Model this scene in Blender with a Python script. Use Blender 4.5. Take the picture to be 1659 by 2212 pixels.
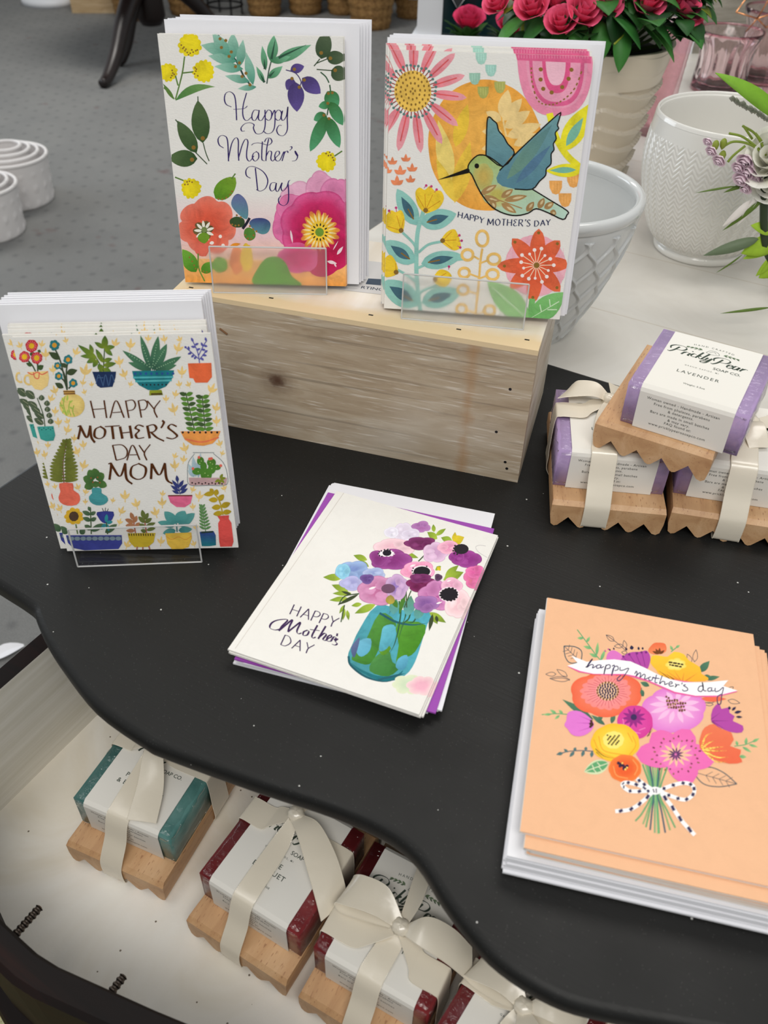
import bpy, bmesh, math, random
import numpy as np
from math import sin, cos, pi, radians
from mathutils import Vector, Matrix, geometry, noise
V = Vector
scene = bpy.context.scene
for o in list(bpy.data.objects):
    bpy.data.objects.remove(o, do_unlink=True)
C = scene.collection

# ---------------------------------------------------------------- camera, world, lights, exposure
F_PX, PITCH, ROLL, CAM_H = 1851.15, 0.72233, 0.02716, 0.4323
cd = bpy.data.cameras.new('camera'); cam = bpy.data.objects.new('camera', cd); C.objects.link(cam)
cd.sensor_fit = 'AUTO'; cd.sensor_width = 36.0; cd.lens = 36.0 * F_PX / 2212.0
cd.clip_start = 0.02; cd.clip_end = 50
cd.dof.use_dof = True; cd.dof.focus_distance = 0.70; cd.dof.aperture_fstop = 11.0
fw = V((0, cos(PITCH), -sin(PITCH))); r0 = V((1, 0, 0)); u0 = r0.cross(fw)
cr = r0 * cos(ROLL) + u0 * sin(ROLL); cu = -r0 * sin(ROLL) + u0 * cos(ROLL)
cam.matrix_world = Matrix(((cr.x, cu.x, -fw.x, 0), (cr.y, cu.y, -fw.y, 0), (cr.z, cu.z, -fw.z, CAM_H), (0, 0, 0, 1)))
scene.camera = cam

wd = bpy.data.worlds.new('room_light'); scene.world = wd; wd.use_nodes = True
bg = wd.node_tree.nodes['Background']; bg.inputs[0].default_value = (0.93, 0.97, 1.0, 1); bg.inputs[1].default_value = 0.45

def area(name, loc, target, sx, sy, power, col):
    ld = bpy.data.lights.new(name, 'AREA'); ld.shape = 'RECTANGLE'; ld.size = sx; ld.size_y = sy
    ld.energy = power; ld.color = col
    o = bpy.data.objects.new(name, ld); C.objects.link(o); o.location = loc
    o.rotation_euler = (V(target) - V(loc)).to_track_quat('-Z', 'Y').to_euler()
    return o
WARM = (1.0, 0.965, 0.915)
area('ceiling_panel_light', (0.55, 1.25, 1.95), (0.45, 1.0, 0), 1.2, 0.6, 15, WARM)
area('ceiling_panel_light', (-0.75, 0.55, 1.95), (-0.6, 0.5, 0), 1.2, 0.6, 8, WARM)
area('ceiling_panel_light', (-1.2, 4.2, 1.95), (-1.2, 4.2, 0), 1.2, 0.6, 48, (1, .97, .92))
area('ceiling_panel_light', (0.05, -1.05, 1.95), (-0.05, 0.35, 0.0), 1.6, 0.8, 34, WARM)

area('shop_window_light', (-3.6, 3.2, 0.9), (-0.2, 0.6, 0.0), 2.2, 1.5, 45, (0.86, 0.93, 1.0))

vs = scene.view_settings
vs.view_transform = 'Standard'; vs.look = 'None'; vs.exposure = -0.19; vs.gamma = 1.0; vs.use_curve_mapping = False

# ---------------------------------------------------------------- helpers
def lin(c):
    out = []
    for x in c[:3]:
        x = max(0, x) / 255.0
        out.append(x / 12.92 if x <= 0.04045 else ((x + 0.055) / 1.055) ** 2.4)
    return (out[0], out[1], out[2], 1.0)

class MB:
    """collects shapes for ONE mesh object"""
    def __init__(s): s.v = []; s.f = []; s.m = []; s.c = []; s.sm = []
    def add(s, vs_, fs, mat=0, col=None, smooth=False):
        n = len(s.v); s.v += [tuple(p) for p in vs_]
        if col is None: col = (1, 1, 1, 1)
        s.c += list(col) if isinstance(col, list) else [col] * len(vs_)
        for f in fs:
            s.f.append(tuple(i + n for i in f)); s.m.append(mat); s.sm.append(smooth)
        return s
    def build(s, name, mats, parent=None, M=None, mods=None):
        me = bpy.data.meshes.new(name)
        me.from_pydata(s.v, [], s.f); me.update()
        if not isinstance(mats, (list, tuple)): mats = [mats]
        for m in mats: me.materials.append(m)
        me.polygons.foreach_set('material_index', s.m)
        me.polygons.foreach_set('use_smooth', s.sm)
        if any(c != (1, 1, 1, 1) for c in s.c):
            a = me.color_attributes.new('Col', 'FLOAT_COLOR', 'POINT')
            a.data.foreach_set('color', [x for c in s.c for x in c])
        o = bpy.data.objects.new(name, me); C.objects.link(o)
        if M is not None: o.matrix_world = M
        if parent is not None: o.parent = parent
        return o

def tag(o, label, cat, group=None, kind=None):
    o['label'] = label; o['category'] = cat
    if group: o['group'] = group
    if kind: o['kind'] = kind
    return o
def thing(name, label, cat, M=None, group=None):
    o = bpy.data.objects.new(name, None); C.objects.link(o); o.empty_display_size = .02
    if M is not None: o.matrix_world = M if isinstance(M, Matrix) else Matrix.Translation(M)
    return tag(o, label, cat, group)
def struct(o): o['kind'] = 'structure'; return o
def copy_thing(root, M, label, group=None, skip=()):
    r = root.copy(); C.objects.link(r); r.matrix_world = M; r['label'] = label
    if group: r['group'] = group
    for ch in list(root.children):
        if ch.name.split('.')[0] in skip: continue
        c = ch.copy(); C.objects.link(c); c.parent = r
        for g in list(ch.children):
            d = g.copy(); C.objects.link(d); d.parent = c
    return r
def TR(x, y, z, rz=0.0): return Matrix.Translation((x, y, z)) @ Matrix.Rotation(rz, 4, 'Z')
def basis(o, a, b, n): return Matrix(((a[0], b[0], n[0], o[0]), (a[1], b[1], n[1], o[1]), (a[2], b[2], n[2], o[2]), (0, 0, 0, 1)))

def box(x0, y0, z0, x1, y1, z1):
    v = [(x0, y0, z0), (x1, y0, z0), (x1, y1, z0), (x0, y1, z0), (x0, y0, z1), (x1, y0, z1), (x1, y1, z1), (x0, y1, z1)]
    return v, [(0, 3, 2, 1), (4, 5, 6, 7), (0, 1, 5, 4), (1, 2, 6, 5), (2, 3, 7, 6), (3, 0, 4, 7)]
def rbox(x0, y0, z0, x1, y1, z1, r, seg=2, cuts=0):
    bm = bmesh.new(); v, f = box(x0, y0, z0, x1, y1, z1)
    bv = [bm.verts.new(p) for p in v]
    for q in f: bm.faces.new([bv[i] for i in q])
    if cuts: bmesh.ops.subdivide_edges(bm, edges=bm.edges[:], cuts=cuts, use_grid_fill=True)
    ed = [e for e in bm.edges if len(e.link_faces) == 2 and e.calc_face_angle(0) > 1.0]
    bmesh.ops.bevel(bm, geom=ed, offset=r, segments=seg, affect='EDGES', profile=.5)
    return from_bm(bm)
def from_bm(bm):
    bm.verts.index_update()
    v = [tuple(p.co) for p in bm.verts]; f = [tuple(p.index for p in q.verts) for q in bm.faces]
    bm.free(); return v, f
def xf(vf, M): return [tuple(M @ V(p)) for p in vf[0]], vf[1]
def lathe(prof, n=48, wob=None):
    v, f = [], []
    for i, (r, z) in enumerate(prof):
        for k in range(n):
            a = 2 * pi * k / n; rr = r + (wob(a, z, i) if wob else 0)
            v.append((rr * cos(a), rr * sin(a), z))
    for i in range(len(prof) - 1):
        for k in range(n):
            k2 = (k + 1) % n
            f.append((i * n + k, i * n + k2, (i + 1) * n + k2, (i + 1) * n + k))
    return v, f
def crom(pts, k=6, closed=False):
    """Catmull-Rom through points (any dimension)"""
    P = [np.array(p, float) for p in pts]; n = len(P)
    if n < 3: return [tuple(p) for p in P]
    out = []
    for i in range(n if closed else n - 1):
        p0 = P[(i - 1) % n] if closed or i > 0 else 2 * P[0] - P[1]
        p1 = P[i]; p2 = P[(i + 1) % n]
        p3 = P[(i + 2) % n] if closed or i + 2 < n else 2 * P[-1] - P[-2]
        for j in range(k):
            t = j / k
            out.append(tuple(.5 * (2 * p1 + (p2 - p0) * t + (2 * p0 - 5 * p1 + 4 * p2 - p3) * t * t + (3 * p1 - p0 - 3 * p2 + p3) * t ** 3)))
    if not closed: out.append(tuple(P[-1]))
    return out
def tube(path, rad, n=8, cap=True):
    P = [V(p) for p in path]; v, f = [], []
    for i, p in enumerate(P):
        t = (P[min(i + 1, len(P) - 1)] - P[max(i - 1, 0)]).normalized()
        h = V((0, 0, 1)) if abs(t.z) < .9 else V((1, 0, 0))
        a = t.cross(h).normalized(); b = t.cross(a)
        r = rad[i] if isinstance(rad, (list, tuple)) else rad
        v += [tuple(p + a * (r * cos(2 * pi * k / n)) + b * (r * sin(2 * pi * k / n))) for k in range(n)]
    for i in range(len(P) - 1):
        for k in range(n):
            k2 = (k + 1) % n; f.append((i * n + k, i * n + k2, (i + 1) * n + k2, (i + 1) * n + k))
    if cap: f.append(tuple(range(n))[::-1]); f.append(tuple(len(v) - n + k for k in range(n)))
    return v, f
def strip(keys, k=6, across=3, cup=0.0, th=.00025):
    """ribbon: keys = (x,y,z, wx,wy,wz half width vector), a thin closed slab"""
    S = crom(keys, k); v, f = [], []; n = len(S); W = across + 1
    for i, s in enumerate(S):
        p = V(s[:3]); w = V(s[3:]); q = V(S[min(i + 1, n - 1)][:3]) - V(S[max(i - 1, 0)][:3])
        nn = q.cross(w)
        nn = nn.normalized() if nn.length > 1e-12 else V((0, 0, 1))
        for sd in (1, -1):
            for j in range(W):
                t = -1 + 2 * j / across
                v.append(tuple(p + w * t + nn * (cup * (1 - t * t) + sd * th)))
    L = 2 * W
    for i in range(n - 1):
        a, b = i * L, (i + 1) * L
        for j in range(across):
            f.append((a + j, a + j + 1, b + j + 1, b + j)); f.append((a + W + j + 1, a + W + j, b + W + j, b + W + j + 1))
    def own(q): v.extend(v[i] for i in q); m = len(v); f.append((m - 4, m - 3, m - 2, m - 1))
    for i in range(n - 1):
        a, b = i * L, (i + 1) * L
        own((a, b, b + W, a + W)); own((a + across, a + W + across, b + W + across, b + across))
    for a in (0, (n - 1) * L):
        for j in range(across): own((a + j, a + j + 1, a + W + j + 1, a + W + j))
    return v, f
def edges(keys, k=6, r=.00033):
    """beaded selvedge along both ribbon edges"""
    S = crom(keys, k * 5); out = []
    for sd in (1, -1):
        P = [V(s[:3]) + V(s[3:]) * sd for s in S]; out.append(tube([tuple(p) for p in P], [r * (1.0 if i % 2 else .55) for i in range(len(P))], 5))
    return out
def ribbon(keys, k=6, across=4, cup=0.0, th=.00016):
    mb = MB(); mb.add(*strip(keys, k, across, cup, th), smooth=True)
    for e in edges(keys, k): mb.add(*e)
    return mb
def leaf3(base, tip, w, n=6, fold=.25, bend=.15, up=(0, 0, 1), th=.0003):
    """a real leaf blade with a midrib fold and thickness"""
    b, t = V(base), V(tip); d = t - b; L = d.length; d.normalize()
    s = d.cross(V(up)); s = s.normalized() if s.length > 1e-6 else V((1, 0, 0)); nn = s.cross(d)
    v, f = [], []
    for i in range(n + 1):
        x = i / n; ww = w * .5 * (sin(pi * x ** .8) ** .8 if 0 < x < 1 else 0.03)
        c = b + d * (L * x) + nn * (bend * L * (x * (1 - x) * 2 - x * x * .6))
        for sd in (0, -1):
            for j in (-1, 0, 1):
                v.append(tuple(c + s * (ww * j) + nn * (abs(j) * ww * fold + sd * th * 2)))
    for i in range(n):
        a, e = i * 6, (i + 1) * 6
        for j in (0, 1):
            f.append((a + j, a + j + 1, e + j + 1, e + j)); f.append((a + 4 + j, a + 3 + j, e + 3 + j, e + 4 + j))
        f.append((a, e, e + 3, a + 3)); f.append((a + 2, a + 5, e + 5, e + 2))
    return v, f
def prism(poly, z0, z1, M=None):
    n = len(poly); v = [(x, y, z0) for x, y in poly] + [(x, y, z1) for x, y in poly]
    tris = geometry.tessellate_polygon([[V((x, y, 0)) for x, y in poly]])
    f = [tuple(t)[::-1] for t in tris] + [tuple(i + n for i in t) for t in tris]
    f += [(i, (i + 1) % n, (i + 1) % n + n, i + n) for i in range(n)]
    return v, f

# ---------------------------------------------------------------- materials
def newmat(name):
    m = bpy.data.materials.new(name); m.use_nodes = True
    nt = m.node_tree; nt.nodes.clear()
    o = nt.nodes.new('ShaderNodeOutputMaterial'); b = nt.nodes.new('ShaderNodeBsdfPrincipled')
    nt.links.new(b.outputs[0], o.inputs[0])
    return m, nt, b, o
def nd(nt, t, **k):
    n = nt.nodes.new('ShaderNode' + t)
    for a, x in k.items():
        if a.startswith('i_'): n.inputs[a[2:].replace('_', ' ')].default_value = x
        else: setattr(n, a, x)
    return n
def coords(nt, scale=(1, 1, 1), rot=(0, 0, 0)):
    tc = nd(nt, 'TexCoord'); mp = nd(nt, 'Mapping')
    mp.inputs['Scale'].default_value = scale; mp.inputs['Rotation'].default_value = rot
    nt.links.new(tc.outputs['Object'], mp.inputs['Vector']); return mp.outputs[0]
def ramp(nt, fac, stops):
    r = nd(nt, 'ValToRGB'); e = r.color_ramp.elements
    while len(e) < len(stops): e.new(.5)
    for i, (p, c) in enumerate(stops): e[i].position = p; e[i].color = c
    nt.links.new(fac, r.inputs[0]); return r.outputs[0]
def mix(nt, fac, a, b, mode='MIX'):
    m = nd(nt, 'MixRGB', blend_type=mode)
    for i, x in ((0, fac), (1, a), (2, b)):
        if isinstance(x, (int, float)): m.inputs[i].default_value = x
        elif isinstance(x, tuple): m.inputs[i].default_value = x
        else: nt.links.new(x, m.inputs[i])
    return m.outputs[0]
def bump(nt, b, h, strength=.3, dist=.001):
    n = nd(nt, 'Bump'); n.inputs['Strength'].default_value = strength; n.inputs['Distance'].default_value = dist
    nt.links.new(h, n.inputs['Height']); nt.links.new(n.outputs[0], b.inputs['Normal'])
def nz(nt, vec, scale, detail=3, rough=.5, dist=0):
    n = nd(nt, 'TexNoise'); n.inputs['Scale'].default_value = scale; n.inputs['Detail'].default_value = detail
    n.inputs['Roughness'].default_value = rough; n.inputs['Distortion'].default_value = dist
    nt.links.new(vec, n.inputs['Vector']); return n.outputs[0]
def setp(b, **k):
    for a, x in k.items(): b.inputs[a.replace('_', ' ')].default_value = x
def plain(name, col, rough=.5, metal=0.0, nscale=None, namt=.1, bscale=None, bstr=.2, bdist=.0005, **k):
    m, nt, b, o = newmat(name); c = lin(col); setp(b, Roughness=rough, Metallic=metal, Base_Color=c, **k)
    vec = coords(nt) if nscale or bscale else None
    if nscale:
        n = nz(nt, vec, nscale, 4)
        lo = tuple(x * (1 - namt) for x in c[:3]) + (1,); hi = tuple(min(1, x * (1 + namt)) for x in c[:3]) + (1,)
        nt.links.new(ramp(nt, n, [(.3, lo), (.7, hi)]), b.inputs['Base Color'])
    if bscale: bump(nt, b, nz(nt, vec, bscale, 3), bstr, bdist)
    return m
def m_print(name, rough=.75, tex=620, bs=.3, mott=.2):
    """printed paper: pigment colour per vertex, watercolour mottle, embossed cold-press tooth"""
    m, nt, b, o = newmat(name); setp(b, Roughness=rough); b.inputs['Specular IOR Level'].default_value = .3
    at = nd(nt, 'VertexColor', layer_name='Col'); vec = coords(nt)
    n = ramp(nt, nz(nt, vec, 85, 7, .66, .9), [(.3, (1 - mott * 1.4,) * 3 + (1,)), (.5, (1, 1, 1, 1)), (.7, (1 + mott * .9,) * 3 + (1,))])
    hs = nd(nt, 'SeparateColor', mode='HSV'); nt.links.new(at.outputs[0], hs.inputs[0])
    mm = mix(nt, hs.outputs[1], (1, 1, 1, 1), n)
    nt.links.new(mix(nt, 1.0, at.outputs[0], mm, 'MULTIPLY'), b.inputs['Base Color'])
    v2 = coords(nt, (1, 1.7, 1), (0, 0, .5))
    bump(nt, b, nz(nt, v2, tex, 2, .5), bs, .0006)
    return m
def m_wood(name, cols, scale=(8, 60, 60), fleck=None, rough=.55, rot=(0, 0, 0), bs=.15):
    m, nt, b, o = newmat(name); setp(b, Roughness=rough); vec = coords(nt, scale, rot)
    g = nz(nt, vec, 1.0, 5, .6, .8)
    c = ramp(nt, g, [(.3, lin(cols[0])), (.5, lin(cols[1])), (.72, lin(cols[2]))])
    if fleck:
        fv = coords(nt, fleck[0], rot); fn = nz(nt, fv, 1.0, 1)
        c = mix(nt, ramp(nt, fn, [(fleck[1], (0, 0, 0, 1)), (fleck[1] + .06, (1, 1, 1, 1))]), c, lin(fleck[2]))
    nt.links.new(c, b.inputs['Base Color']); bump(nt, b, g, bs, .0004)
    return m
def m_film(name, rough=.08, f=.12, bscale=160, bstr=.6, tint=(1, 1, 1, 1)):
    """clear film / acrylic sheet: lets light through, mirrors at glancing angles"""
    m, nt, b, o = newmat(name); nt.nodes.remove(b)
    t = nd(nt, 'BsdfTransparent'); t.inputs[0].default_value = tint
    g = nd(nt, 'BsdfGlossy'); g.inputs['Roughness'].default_value = rough
    lw = nd(nt, 'LayerWeight'); lw.inputs[0].default_value = .25
    ad = nd(nt, 'Math', operation='ADD', use_clamp=True); ad.inputs[1].default_value = f; pw = nd(nt, 'Math', operation='POWER'); pw.inputs[1].default_value = 3.0; nt.links.new(lw.outputs[1], pw.inputs[0]); nt.links.new(pw.outputs[0], ad.inputs[0])
    if bscale:
        n = nd(nt, 'Bump'); n.inputs['Strength'].default_value = bstr; n.inputs['Distance'].default_value = .002
        nt.links.new(nz(nt, coords(nt), bscale, 3, .6, 1.0), n.inputs['Height'])
        nt.links.new(n.outputs[0], g.inputs['Normal'])
    mx = nd(nt, 'MixShader'); nt.links.new(ad.outputs[0], mx.inputs[0]); nt.links.new(t.outputs[0], mx.inputs[1]); nt.links.new(g.outputs[0], mx.inputs[2])
    nt.links.new(mx.outputs[0], o.inputs[0]); return m

MAT = {}
MAT['print'] = m_print('printed_card_stock')
MAT['peachprint'] = m_print('printed_peach_card_stock', tex=520, bs=.25, mott=.03)
MAT['label'] = m_print('paper_label_stock', .7, 200, .08, .0)
MAT['foil'] = plain('gold_foil', (196, 150, 74), .22, 1.0, bscale=900, bstr=.3)
MAT['bronze'] = plain('bronze_foil', (120, 68, 34), .35, .75, bscale=500, bstr=.4)
MAT['cream_paper'] = plain('cream_card_paper', (240, 236, 222), .8, bscale=500, bstr=.1)
MAT['white_paper'] = plain('white_envelope_paper', (236, 236, 240), .75, bscale=300, bstr=.05)
MAT['purple_paper'] = plain('purple_envelope_paper', (158, 74, 176), .75, bscale=400, bstr=.08)
MAT['peach_paper'] = plain('peach_card_paper', (247, 196, 152), .8, bscale=500, bstr=.12)
MAT['acrylic'] = m_film('clear_acrylic', .03, .03, None)
MAT['acrylic_edge'] = plain('acrylic_cut_edge', (196, 196, 194), .25)
# ---------------------------------------------------------------- printed artwork: shapes lying in the surface of the printed sheet
def homog(src, dst):
    A = []; B = []
    for (x, y), (u, v) in zip(src, dst):
        A += [[x, y, 1, 0, 0, 0, -u * x, -u * y], [0, 0, 0, x, y, 1, -v * x, -v * y]]; B += [u, v]
    h = np.linalg.solve(np.array(A, float), np.array(B, float)); return np.append(h, 1).reshape(3, 3)
TXT = {}
def text2d(s, bold=0.0, sp=1.0):
    """built-in font outlines, cap height about 0.7, returns points, faces, width"""
    if (s, bold, sp) not in TXT:
        cu_ = bpy.data.curves.new('t', 'FONT'); cu_.body = s; cu_.resolution_u = 3; cu_.offset = bold; cu_.space_character = sp
        ob = bpy.data.objects.new('t', cu_); C.objects.link(ob); bpy.context.view_layer.update()
        me = bpy.data.meshes.new_from_object(ob.evaluated_get(bpy.context.evaluated_depsgraph_get()))
        p = [(q.co.x, q.co.y) for q in me.vertices]; f = [tuple(q.vertices) for q in me.polygons]
        bpy.data.objects.remove(ob); bpy.data.curves.remove(cu_); bpy.data.meshes.remove(me)
        x0 = min(q[0] for q in p); x1 = max(q[0] for q in p)
        TXT[(s, bold, sp)] = ([(a - x0, b) for a, b in p], f, x1 - x0)
    return TXT[(s, bold, sp)]
class Art:
    """quad: the sheet's corners TL,TR,BR,BL in the drawing's own units; the sheet is w x h metres"""
    def __init__(s, mb, quad, w, h, z0=0.0, frame=None, mat=0, dz=5e-7):
        s.mb = mb; s.w = w; s.h = h; s.z = z0; s.dz = dz; s.mat = mat; s.fr = frame or Matrix.Identity(4)
        s.H = homog(quad, [(0, h), (w, h), (w, 0), (0, 0)]); s.clamp = True
    def uv(s, p):
        q = s.H @ np.array([p[0], p[1], 1.0]); x, y = q[0] / q[2], q[1] / q[2]
        return (min(max(x, 0), s.w), min(max(y, 0), s.h)) if s.clamp else (x, y)
    def raw(s, uvs, faces, cols, mat=None):
        s.z += s.dz
        s.mb.add([tuple(s.fr @ V((x, y, s.z))) for x, y in uvs], faces, s.mat if mat is None else mat, cols)
    def poly(s, pts, col, smooth=0, col2=None, axis=None, mat=None):
        if smooth: pts = crom(pts, smooth, True)
        t = geometry.tessellate_polygon([[V((x, y, 0)) for x, y in pts]])
        c = lin(col)
        if col2 is not None:
            c2 = lin(col2); ax = axis or (0, 1)
            d = [p[0] * ax[0] + p[1] * ax[1] for p in pts]; a, b = min(d), max(d)
            c = [tuple(c[i] + (c2[i] - c[i]) * (x - a) / (b - a + 1e-9) for i in range(4)) for x in d]
        uvs = [s.uv(p) for p in pts]; F = []
        for q in t:
            (ax_, ay), (bx, by), (cx, cy) = (uvs[i] for i in q)
            F.append(tuple(q) if (bx - ax_) * (cy - ay) - (by - ay) * (cx - ax_) > 0 else (q[0], q[2], q[1]))
        s.raw(uvs, F, c, mat)
    def stroke(s, pts, w, col, k=5, nib=None, taper=0, mat=None):
        """w full width; nib=(thin, angle in degrees of the thick downstroke)"""
        P = crom(pts, k) if k and len(pts) > 2 else [tuple(map(float, p)) for p in pts]
        n = len(P); v = []; f = []
        for i, p in enumerate(P):
            a = P[max(i - 1, 0)]; b = P[min(i + 1, n - 1)]; dx, dy = b[0] - a[0], b[1] - a[1]; L = math.hypot(dx, dy) or 1
            ww = w
            if nib: ww = nib[0] + (w - nib[0]) * abs(cos(math.atan2(dy, dx) - radians(nib[1]))) ** 2.2
            if taper: ww *= max(.12, min(1, (n - 1 - i) / (n - 1) * taper)) if taper > 0 else max(.12, min(1, i / (n - 1) * -taper))
            nx, ny = -dy / L * ww / 2, dx / L * ww / 2
            v += [s.uv((p[0] + nx, p[1] + ny)), s.uv((p[0] - nx, p[1] - ny))]
        for i in range(n - 1): f.append((2 * i, 2 * i + 2, 2 * i + 3, 2 * i + 1))
        s.raw(v, f, lin(col), mat)
    def strokes(s, L, w, col, **k):
        for p in L: s.stroke(p, w, col, **k)
    def dot(s, x, y, r, col, ry=None, n=10, mat=None):
        ry = ry or r
        s.raw([s.uv((x + r * cos(2 * pi * i / n), y - ry * sin(2 * pi * i / n))) for i in range(n)], [tuple(range(n))], lin(col), mat)
    def dots(s, L, r, col, mat=None):
        for x, y in L: s.dot(x, y, r, col, n=7, mat=mat)
    def leaf(s, b, t, w, col, col2=None, sharp=1.0, bend=0.0):
        dx, dy = t[0] - b[0], t[1] - b[1]; L = math.hypot(dx, dy); ux, uy = dx / L, dy / L; n = 9; A = []; B = []
        for i in range(n + 1):
            x = i / n; ww = w / 2 * (sin(pi * x ** .85) ** sharp if 0 < i < n else .02); o = bend * L * 4 * x * (1 - x)
            cx, cy = b[0] + dx * x - uy * o, b[1] + dy * x + ux * o
            A.append((cx - uy * ww, cy + ux * ww)); B.append((cx + uy * ww, cy - ux * ww))
        s.poly(A + B[::-1], col, 0, col2, (ux, uy))
    def leaves(s, L, col, col2=None, sharp=1.0):
        for b, t, w in L: s.leaf(b, t, w, col, col2, sharp)
    def ruffle(s, cx, cy, rx, ry, lob, amp, cols, seed=1, n=72, ph=None, x0=None):
        """ragged flower: cols = [(fraction, colour) from the middle out]"""
        R = random.Random(seed); ph = R.random() * 6 if ph is None else ph; k2 = R.uniform(0, 6)
        rad = [1 - amp + amp * (abs(cos(lob * (2 * pi * i / n) / 2 + ph)) ** .6) * (1 + .25 * sin(3 * 2 * pi * i / n + k2)) for i in range(n)]
        v = [s.uv((cx, cy))]; c = [lin(cols[0][1])]; f = []
        for j, (fr, co) in enumerate(cols):
            if fr <= 0: continue
            base = len(v)
            for i in range(n):
                a = 2 * pi * i / n; rr = fr * (rad[i] * fr + (1 - fr) * (1 - amp / 2))
                v.append(s.uv((cx + rx * rr * cos(a), cy - ry * rr * sin(a)))); c.append(lin(co))
            for i in range(n):
                i2 = (i + 1) % n
                f.append((0, base + i, base + i2) if base == 1 else (base - n + i, base + i, base + i2, base - n + i2))
        s.raw(v, f, c)
    def petals(s, cx, cy, rx, ry, n, w, col, col2=None, r0=.15, ph=0, skip=(), sharp=.6, line=None):
        for i in range(n):
            if i in skip: continue
            a = 2 * pi * i / n + ph
            b = (cx + rx * r0 * cos(a), cy + ry * r0 * sin(a)); t = (cx + rx * cos(a), cy + ry * sin(a))
            s.leaf(b, t, w, col, col2, sharp)
            if line: s.stroke([b, (cx + rx * .85 * cos(a), cy + ry * .85 * sin(a))], line[0], line[1])
    def band(s, v0, v1, c0, c1):
        a, b = lin(c0), lin(c1); n = 12
        uvs = [(s.w * i / n, s.h * v) for v in (v0, v1) for i in range(n + 1)]
        s.raw(uvs, [(i, i + 1, n + 2 + i, n + 1 + i) for i in range(n)], [a] * (n + 1) + [b] * (n + 1))
    def text(s, t, org, ex, ey, size, col, bold=0.0, sp=1.0, arc=0.0, slant=0.0, center=True, mat=None):
        """text on a baseline starting (or centred) at org, along ex, upright along ey (drawing units)"""
        P, F, W = text2d(t, bold, sp)
        out = []
        for x, y in P:
            x = (x - (W / 2 if center else 0)) * size; y *= size; x += slant * y
            if arc:
                a = x / arc; x, y = (arc + y) * sin(a), (arc + y) * cos(a) - arc
            out.append(s.uv((org[0] + ex[0] * x + ey[0] * y, org[1] + ex[1] * x + ey[1] * y)))
        s.raw(out, F, lin(col), mat)

# simple pen capitals in a unit box (x right, y up) for hand-lettered cards
PEN = {'H': [[(0, 1), (0, 0)], [(.62, 1), (.62, 0)], [(0, .5), (.62, .5)]],
       'A': [[(0, 0), (.36, 1)], [(.36, 1), (.74, 0)], [(.13, .36), (.6, .36)]],
       'P': [[(0, 1), (0, 0)], [(0, 1), (.35, .99), (.52, .76), (.35, .5), (0, .47)]],
       'Y': [[(0, 1), (.33, .48)], [(.68, 1), (.33, .48), (.33, 0)]],
       'D': [[(0, 1), (0, 0)], [(0, 1), (.4, .95), (.68, .5), (.4, .04), (0, 0)]],
       'M': [[(.06, 1), (0, 0)], [(.06, 1), (.42, .2)], [(.42, .2), (.78, 1)], [(.78, 1), (.86, 0)]],
       'O': [[(.36, 1), (.08, .8), (.02, .4), (.3, 0), (.62, .2), (.68, .65), (.36, 1)]],
       'T': [[(0, 1), (.62, 1)], [(.31, 1), (.31, 0)]],
       'E': [[(.52, .92), (.25, 1), (.04, .8), (.3, .55), (.0, .28), (.2, 0), (.55, .1)]],
       'R': [[(0, 1), (0, 0)], [(0, 1), (.4, .98), (.5, .74), (.3, .5), (0, .48)], [(.22, .48), (.62, -.02)]],
       'S': [[(.5, .88), (.28, 1), (.06, .8), (.26, .54), (.5, .28), (.28, 0), (0, .12)]],
       "'": [[(.08, 1.05), (.12, .95), (.04, .78)]]}
ADV = {'H': .92, 'A': .95, 'P': .74, 'Y': .84, 'D': .96, 'M': 1.14, 'O': .94, 'T': .86, 'E': .8, 'R': .86, 'S': .76, "'": .3, ' ': .45}
def pen(art, word, p0, p1, up, w, col, nib=None, arc=0.0, mat=None):
    """word from p0 to p1 along the baseline, letters rising along up (vector)"""
    tot = sum(ADV[c] for c in word); x = 0
    for c in word:
        for stq in PEN.get(c, []):
            pts = []
            for a, b in stq:
                t = (x + a) / tot; o = arc * 4 * t * (1 - t)
                pts.append((p0[0] + (p1[0] - p0[0]) * t + up[0] * (b + o), p0[1] + (p1[1] - p0[1]) * t + up[1] * (b + o)))
            art.stroke(pts, w, col, nib=nib, mat=mat)
        x += ADV[c]

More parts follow.
